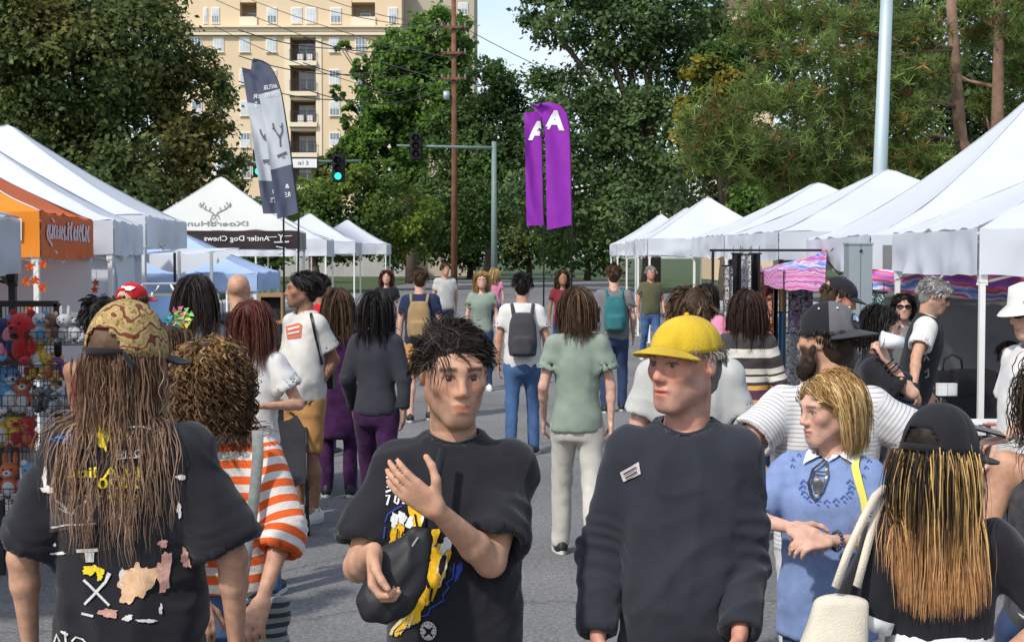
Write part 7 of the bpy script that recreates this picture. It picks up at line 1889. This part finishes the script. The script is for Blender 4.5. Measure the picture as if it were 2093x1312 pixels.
# ---- right edge
def person_edge():
    p = Person('woman in a black tank top with a bare shoulder at the right edge', 2165, 4.25, 1.60, rz=165, tone='tan', seed=28, female=True)
    p.skin(zmin=.95, shrink=.97); p.shirt(cloth('dark_floral', (.05, .05, .055), var=.6, vscale=30), name='tank_top', hem=.7, sleeve=None, neck=.105, neckz=1.40, fold=.004, secs=[(z, a, b, c * (.98 if z < 1.36 else .80), d) for z, a, b, c, d in FEMALE if z < 1.46]); p.pants(DJEAN); p.shoes(SHOEK)
    p.strands(70, .22, col=(.03, .02, .014), child=8)
    p = Person('person in white tee and white bucket hat reaching over the table', 2118, 7.0, 1.74, rz=-75, yaw=-5, pitch=12, tone='fair', seed=29)
    p.reach(1, W_(2052, 897, 6.6), pole=(.5, -.2, -1), hd=(-1, -.1, -.15), pn=(0, .1, -1), thumb=(0, .3, .6)); p.hang(-1)
    p.skin(zmin=1.22); p.shirt(WTEE, sl=.7, r=(.084, .092), ease=.01); p.pants(DJEAN); p.shoes(SHOEK); p.short_hair((.03, .02, .014))
    m = MB(); P = p.h2l; V = []; n = 28; prof = ((.150, .000), (.140, .012), (.104, .040), (.096, .075), (.086, .118), (.05, .128), (.001, .130))
    V = [p.h2l((r_ * math.cos(2 * math.pi * i / n), .012 + r_ * 1.16 * math.sin(2 * math.pi * i / n), z + .008)) for r_, z in prof for i in range(n)]
    mesh_py('bucket_hat', V, [(j * n + i, j * n + (i + 1) % n, (j + 1) * n + (i + 1) % n, (j + 1) * n + i) for j in range(len(prof) - 1) for i in range(n)], cloth('hat_white', (.60, .59, .56)), p.root, True)
    p.sunglasses()
    ph = thing('phone', 'black phone held over the table by the reaching hand', 'phone', tuple(W_(2018, 880, 6.55))); MB().box((0, 0, 0), (.15, .075, .010), Euler((.2, .25, .1)).to_matrix()).build('case', mat('phone_black', (.01, .01, .012), rough=.2), ph)
person_edge()

# ---- middle distance
def generic(label, px, d, S, rz, top, bottom, hair=None, tone='fair', seed=0, female=False, sleeve='short', hairlen=None, build=1.0, belly=0, yaw=0, pitch=0, lean=0, tip=None, arms=None, shoes=None, vox=None, cap=None, hem=.86, ease=.006, sl=.62, fold=.007, capdir=0, group=GPL, shorts=None, name='shirt', walk=0, **k):
    p = Person(label, px, d, S, rz=rz, tone=tone, seed=seed, female=female, build=build, belly=belly, yaw=yaw, pitch=pitch, lean=lean, group=group, vox=vox)
    if walk:
        for q in (-1, 1):
            h, kn, an = p.legs[q]; kn += np.array([0, -q * walk * .10 - .02, .01]); an += np.array([0, -q * walk * .22 + (.06 if q < 0 else 0), .0])
            p.hang(q, out=.07, fwd=q * walk * .12, bend=.08)
    if arms: arms(p)
    p.skin(zmin=.93 if shorts else 1.22, legs=bool(shorts), **k)
    p.shirt(top, name=name, collar=True if d < 14 and sleeve else None, hem=hem, sleeve=sleeve, ease=ease, sl=sl, fold=fold, r=(.080, .086) if sleeve == 'short' else (.078, .07))
    if shorts: p.pants(bottom, name='shorts', cut=shorts, r=(.098, .088, .06))
    else: p.pants(bottom)
    p.shoes(shoes or SHOEK, SOLEW)
    if hairlen: p.strands(170, hairlen, col=hair, tip=tip, child=6, width=max(.0012, .00020 * d), steps=9, spread=.013, splay=.05, ztop=-.08 if cap else 1.0, wave=.002, basegrow=.985 if cap else 1.0)
    elif hair is not None: p.short_hair(hair, top=.008, L=.022 if not cap else 0, capped=bool(cap))
    if cap: p.cap(cap, dirn=capdir, rim=.02)
    return p
BRN = (.07, .04, .022); BLK = (.012, .009, .008); AUB = (.085, .022, .014); GRYH = (.28, .27, .26); BLD = (.34, .22, .09)
def arms20(p): p.reach(1, W_(648, 800, 10.4), pole=(1, .6, 0), hd=(-.1, -.2, -1), pn=(-1, 0, 0), thumb=(-.3, -1, 0))
p20 = generic('bearded man in pale tee and tan shorts standing side-on', 620, 10.5, 1.765, -52, cloth('pale_tee', (.56, .54, .50)), TANS, None, 'brown', 31, build=1.04, belly=.055, yaw=-22, shorts=.50, shoes=SHOEW, stubble=(.05, .04, .035), arms=arms20, vox=.0075, sl=.7, hem=.87)
p20.short_hair((.014, .012, .012), top=.025, tuft=.25, L=.035)
bv = target(p20, 'shirt'); inv = inv_of(p20.root); sh = p20.surf['shirt'][2]
project('chest_print', [(585, 668), (610, 660), (618, 664), (615, 690), (588, 694)], [(0, 1, 2, 3, 4)], bv, cloth('print_brick', (.55, .13, .08)), sh, inv, .004, 8)
project('print_band', *merge2d(stroke([(590, 674), (613, 668)], 4), stroke([(590, 683), (613, 678)], 3)), bv, WTEE, sh, inv, .008, 8)
sbg = thing('crossbody_bag', 'small black crossbody bag worn by the man in tan shorts', 'bag', (XA(660, 10.6), 10.75, 0))
project('strap', *stroke([(636, 642), (643, 675), (650, 710), (656, 745)], 5), bv, LEGK, sbg, Matrix.Translation(-Vector(sbg.location)), .01, 8)
MB().box((0.02, 0, 1.02), (.08, .20, .16)).build('pouch', MATS['nylon_black'], sbg)

def arms19(p): p.reach(-1, W_(535, 830, 8.0), pole=(.7, .3, -.6)); p.hang(1)
generic('woman with wavy auburn hair in a white tee and jeans', 516, 8.2, 1.625, 172, WTEE, JEAN, AUB, 'tan', 32, True, hairlen=.27, arms=arms19, yaw=-10, tip=(.11, .04, .025), hem=.90)
generic('bald broad man in a black tee with his back to us', 487, 10.5, 1.755, 180, BLACK, DJEAN, None, 'tan', 33, build=1.24, belly=.02, ease=.02)
generic('person with long black hair in a grey hooded cardigan', 398, 9.0, 1.765, 176, GREY, DJEAN, BLK, 'tan', 34, True, sleeve='long', hairlen=.34, ease=.025, tip=(.03, .015, .012), name='cardigan')
pr_ = generic('person in a red cap with a white emblem, back turned', 270, 9.0, 1.715, 184, NAVY, DJEAN, BRN, 'fair', 35, cap=RED, yaw=-30, vox=.009)
bpy.context.view_layer.update()
cp = [o for o in pr_.root.children if o.name.startswith('cap')][0]
project('emblem', *merge2d(blob(262, 590, 11, 5, 3, 18, .3)), BVHTree.FromPolygons([pr_.root.matrix_world @ v.co for v in cp.data.vertices], [tuple(q.vertices) for q in cp.data.polygons]), INKW, cp, pr_.root.matrix_world.inverted(), .006, 6)
def arms26(p): p.reach(1, W_(165, 900, 6.85), pole=(-.3, 1, 0)); p.hang(-1)
generic('dark-haired person in a sleeveless top beside the toy rack', 206, 7.0, 1.68, 170, MAROON, DJEAN, BLK, 'brown', 36, True, sleeve=None, arms=arms26)
generic('person with a short brown bob half hidden behind the curly hair', 340, 5.3, 1.615, 140, OLIVE, DJEAN, BRN, 'fair', 37, True, hairlen=.14, yaw=-8, vox=.006)
generic('person in a dark purple dress behind the man in tan shorts', 690, 11.6, 1.62, 180, PURPLE, PURPLE, BRN, 'tan', 38, True, hairlen=.3, hem=.5, sleeve='long', name='dress')
generic('person in dark purple patterned leggings walking away', 768, 10.2, 1.63, 170, cloth('slate_top', (.035, .035, .045)), PURPLE, BLK, 'brown', 39, True, hairlen=.25, walk=.8, sleeve='long')
generic('person in a red jacket in front of the dark banner stall', 655, 14.0, 1.70, 160, RED, DJEAN, BLK, 'brown', 40, sleeve='long')
SWB = [(0, (.10, .08, .07)), (.865, (.05, .05, .055)), (.89, (.62, .58, .50)), (.925, (.05, .045, .05)), (.945, (.60, .57, .50)), (.985, (.58, .30, .07)), (1.01, (.10, .04, .07)), (1.085, (.62, .35, .08)), (1.115, (.06, .05, .06)), (1.135, (.62, .58, .50)), (1.175, (.05, .045, .05)), (1.195, (.60, .56, .48)), (1.23, (.06, .05, .05)), (1.31, (.62, .59, .52)), (1.375, (.05, .045, .045))]
generic('woman from behind in a multicoloured striped cardigan and jeans', 1528, 9.8, 1.65, 180, cloth('blanket_stripe', (.3, .3, .3), bands=[(a / 2, c) for a, c in SWB], period=2.0, bump=.5, bscale=80), DJEAN, (.035, .018, .013), 'fair', 41, True, sleeve='long', hairlen=.25, ease=.022, shoes=SHOEK, hem=.86, name='cardigan', vox=.008)
generic('person in a black cap looking down behind the striped tee man', 1712, 9.2, 1.745, 78, BLACK, DJEAN, BRN, 'ruddy', 42, cap=cloth('cap_black', (.016, .016, .019)), yaw=10, pitch=22, sleeve='long')
def arms12(p): p.reach(-1, W_(1812, 735, 7.95), pole=(.9, -.3, -1), hd=(-.45, .1, .9), pn=(-.6, .6, .2), thumb=(-.5, .6, .3), curl=.7); p.hang(1)
p12 = generic('person in black drinking from a clear cup with a braceleted arm', 1772, 8.2, 1.60, 74, BLACK, DJEAN, BLK, 'fair', 43, True, arms=arms12, pitch=10, lean=8, hairlen=.18, ease=.03, sl=.8)
cup = thing('plastic_cup', 'clear plastic cup raised by the person in black', 'cup', tuple(W_(1822, 694, 7.9)))
cm_ = MB(); cm_.tube([(-.05, 0, .0), (.06, 0, -.02)], [.045, .036], 14); cm_.build('cup_wall', mat('clear_plastic', (.75, .77, .78), rough=.12, var=.05, spec=.6), cup, True); MB().tube([(-.056, 0, .001), (-.05, 0, 0)], .048, 14).build('lid', WHITE, cup, True)
a_ = p12.arm[-1]; t_ = unit(a_['wr'] - a_['el']); e1_ = unit(np.cross(t_, [0, 0, 1])); e2_ = np.cross(t_, e1_)
for off_ in (.02, .05, .075):
    m_ = MB(); m_.tube([tuple(a_['wr'] - t_ * off_ + (e1_ * math.cos(i * .4189) + e2_ * math.sin(i * .4189)) * (.030 + off_ * .08)) for i in range(16)], .005, 6, False); m_.build('bangle', BLACK, p12.root, True)
p13 = generic('woman with dark hair and sunglasses at the back of the right stall', 1848, 13.2, 1.53, -12, GREY, DJEAN, BLK, 'fair', 44, True, hairlen=.12, sleeve='long', group='stall holders on the right'); p13.sunglasses()
def arms14(p): p.reach(-1, W_(1858, 838, 10.45), pole=(-.8, -.2, .2), hd=(.3, -.3, -.8), thumb=(.5, -.5, .3)); p.reach(1, W_(1900, 850, 10.9), pole=(-.5, .5, .2))
p14 = generic('grey-haired man in black vest and sunglasses leaning on the table', 1868, 11.0, 1.73, 72, WTEE, DJEAN, GRYH, 'tan', 45, lean=14, pitch=22, yaw=5, arms=arms14, stubble=(.2, .18, .17), sl=.66, vox=.008, group='stall holders on the right'); p14.sunglasses()
p14.shirt(cloth('vest_black', (.022, .022, .025)), name='vest', hem=.84, sleeve=None, ease=.022, secs=[(z, a, b, c * (1 if z < 1.36 else .98), d) for z, a, b, c, d in MALE], neck=.075)
bv = target(p14, 'vest'); inv = inv_of(p14.root); sh = p14.surf['vest'][2]
project('jersey_print', *merge2d(stroke([(1888, 738), (1892, 722), (1898, 736)], 3), stroke([(1889, 732), (1897, 731)], 2), stroke([(1890, 760), (1896, 752), (1897, 768), (1890, 772)], 3)), bv, cloth('print_dim', (.25, .25, .25)), sh, inv, .006, 6)
wm_ = p14.arm[-1]; MB().ball(tuple(wm_['wr'] + np.array([0, 0, .02])), (.034, .034, .022), 12, 6).build('watch', mat('watch_dark', (.02, .02, .02), rough=.3), p14.root, True)
def seat(p):
    k = p.k
    for q in (-1, 1):
        h, kn, an = p.legs[q]; kn[:] = [q * .12 * k, -.42 * k, .93 * k]; an[:] = [q * .12 * k, -.42 * k, .50 * k]
p15 = Person('smiling dark-haired woman in a black top seated behind the table', 2072, 12.6, 1.62, rz=-25, tone='fair', seed=46, female=True, lean=24, yaw=10, pitch=-6, z0=-.42, group='stall holders on the right'); seat(p15)
p15.skin(zmin=.93, lips=(.5, .18, .16)); p15.shirt(BLACK, sl=.6); p15.pants(GREY); p15.short_hair(BLK)
ch_ = thing('folding_chair', 'black folding chair under the seated stall holder', 'chair', (p15.X, 12.75, 0)); MB().box((0, 0, .40), (.42, .40, .03)).build('seat', LEGK, ch_); MB().box((0, .24, .74), (.40, .02, .22)).build('backrest', LEGK, ch_)
for sx in (-.19, .19): MB().tube([(sx, .24, .85), (sx, -.18, 0)], .012, 6).build('leg', LEGK, ch_); MB().tube([(sx, -.15, .39), (sx, .24, 0)], .012, 6).build('leg', LEGK, ch_)
generic('person in a pale grey shirt close behind the yellow-capped man', 1412, 6.2, 1.74, 176, PALEG, DJEAN, BRN, 'fair', 47, ease=.02)
generic('person in pink by the far hanging garments', 1444, 13.5, 1.62, 150, PINK, DJEAN, BLK, 'tan', 48, True, hairlen=.2)
generic('person in sage top and loose pale trousers between the two foreground men', 1180, 9.2, 1.68, 178, SAGE, cloth('cream_trousers', (.48, .46, .41)), BRN, 'fair', 49, True, hairlen=.22, hem=.84, sleeve='short', ease=.01, walk=.8)
# ---- farther walkers down the street
far = [('walker in a navy tee farther down the street, left of centre', 858, 17, 1.74, 180, NAVY, TANS, BRN, 'fair', False, .55), ('walker in a sage top far down the middle of the street', 985, 21, 1.66, 0, SAGE, DJEAN, BLD, 'fair', True, None),
       ('walker in a white tee just right of the street centre', 1068, 14, 1.72, 176, WTEE, JEAN, BLK, 'tan', False, None), ('walker in a maroon top heading toward us in the distance', 1150, 24, 1.65, 5, MAROON, DJEAN, BRN, 'brown', True, None),
       ('walker in a grey tee by the far right stalls', 1255, 18, 1.78, 175, GREY, DJEAN, BRN, 'fair', False, None), ('walker in an olive jacket near the right row', 1330, 27, 1.7, 10, OLIVE, JEAN, GRYH, 'ruddy', False, None),
       ('walker in a black dress far along the left stalls', 790, 26, 1.63, 0, BLACK, BLACK, AUB, 'fair', True, None), ('walker in a pink tee at the far end of the market', 1010, 33, 1.6, 180, PINK, DJEAN, BLD, 'fair', True, None),
       ('walker in a pale shirt near the far left stalls', 910, 29, 1.75, 20, PALEG, DJEAN, BRN, 'tan', False, None)]
for i, (lb, px, d, S, rz, tp_, bt_, hr, tn, fm, sh_) in enumerate(far):
    generic(lb, px, d, S, rz, tp_, bt_, hr, tn, 60 + i, fm, hairlen=.22 if fm else None, walk=.7 if i % 2 else -.7, shorts=sh_, vox=.018, shoes=SHOEW if i % 2 else SHOEK)

# ---- backpacks on some of the walkers
def backpack(label, px, d, S, mt, seed):
    k = S / 1.75; o = thing('backpack', label, 'backpack', (XA(px, d), d - .19, 0)); 
    F = Field((-.2, -.14, .85 * k), (.2, .12, 1.5 * k), .014)
    F.loft([(.98 * k, 0, 0, .125, .075), (1.10 * k, 0, -.01, .14, .085), (1.30 * k, 0, 0, .125, .07), (1.40 * k, 0, .01, .09, .05)], .02, p=2.8); F.loft([(1.0 * k, 0, -.09, .09, .035), (1.17 * k, 0, -.09, .085, .03)], .02, p=2.8)
    V, Fc = F.mesh(); mesh_np('pack', V, Fc, mt, o)
    for q in (-1, 1): MB().tube([(q * .085, .03, 1.36 * k), (q * .10, .12, 1.47 * k), (q * .11, .22, 1.46 * k)], .018, 6).build('shoulder_strap', mt, o, True)
backpack('charcoal backpack on the walker in the white tee', 1068, 14.0, 1.72, cloth('pack_charcoal', (.05, .05, .055)), 1)
backpack('teal backpack on the walker in the grey tee', 1255, 18.0, 1.78, cloth('pack_teal', (.03, .14, .15)), 2)
backpack('tan backpack on the walker in the navy tee', 858, 17.0, 1.74, cloth('pack_tan', (.30, .20, .10)), 3)
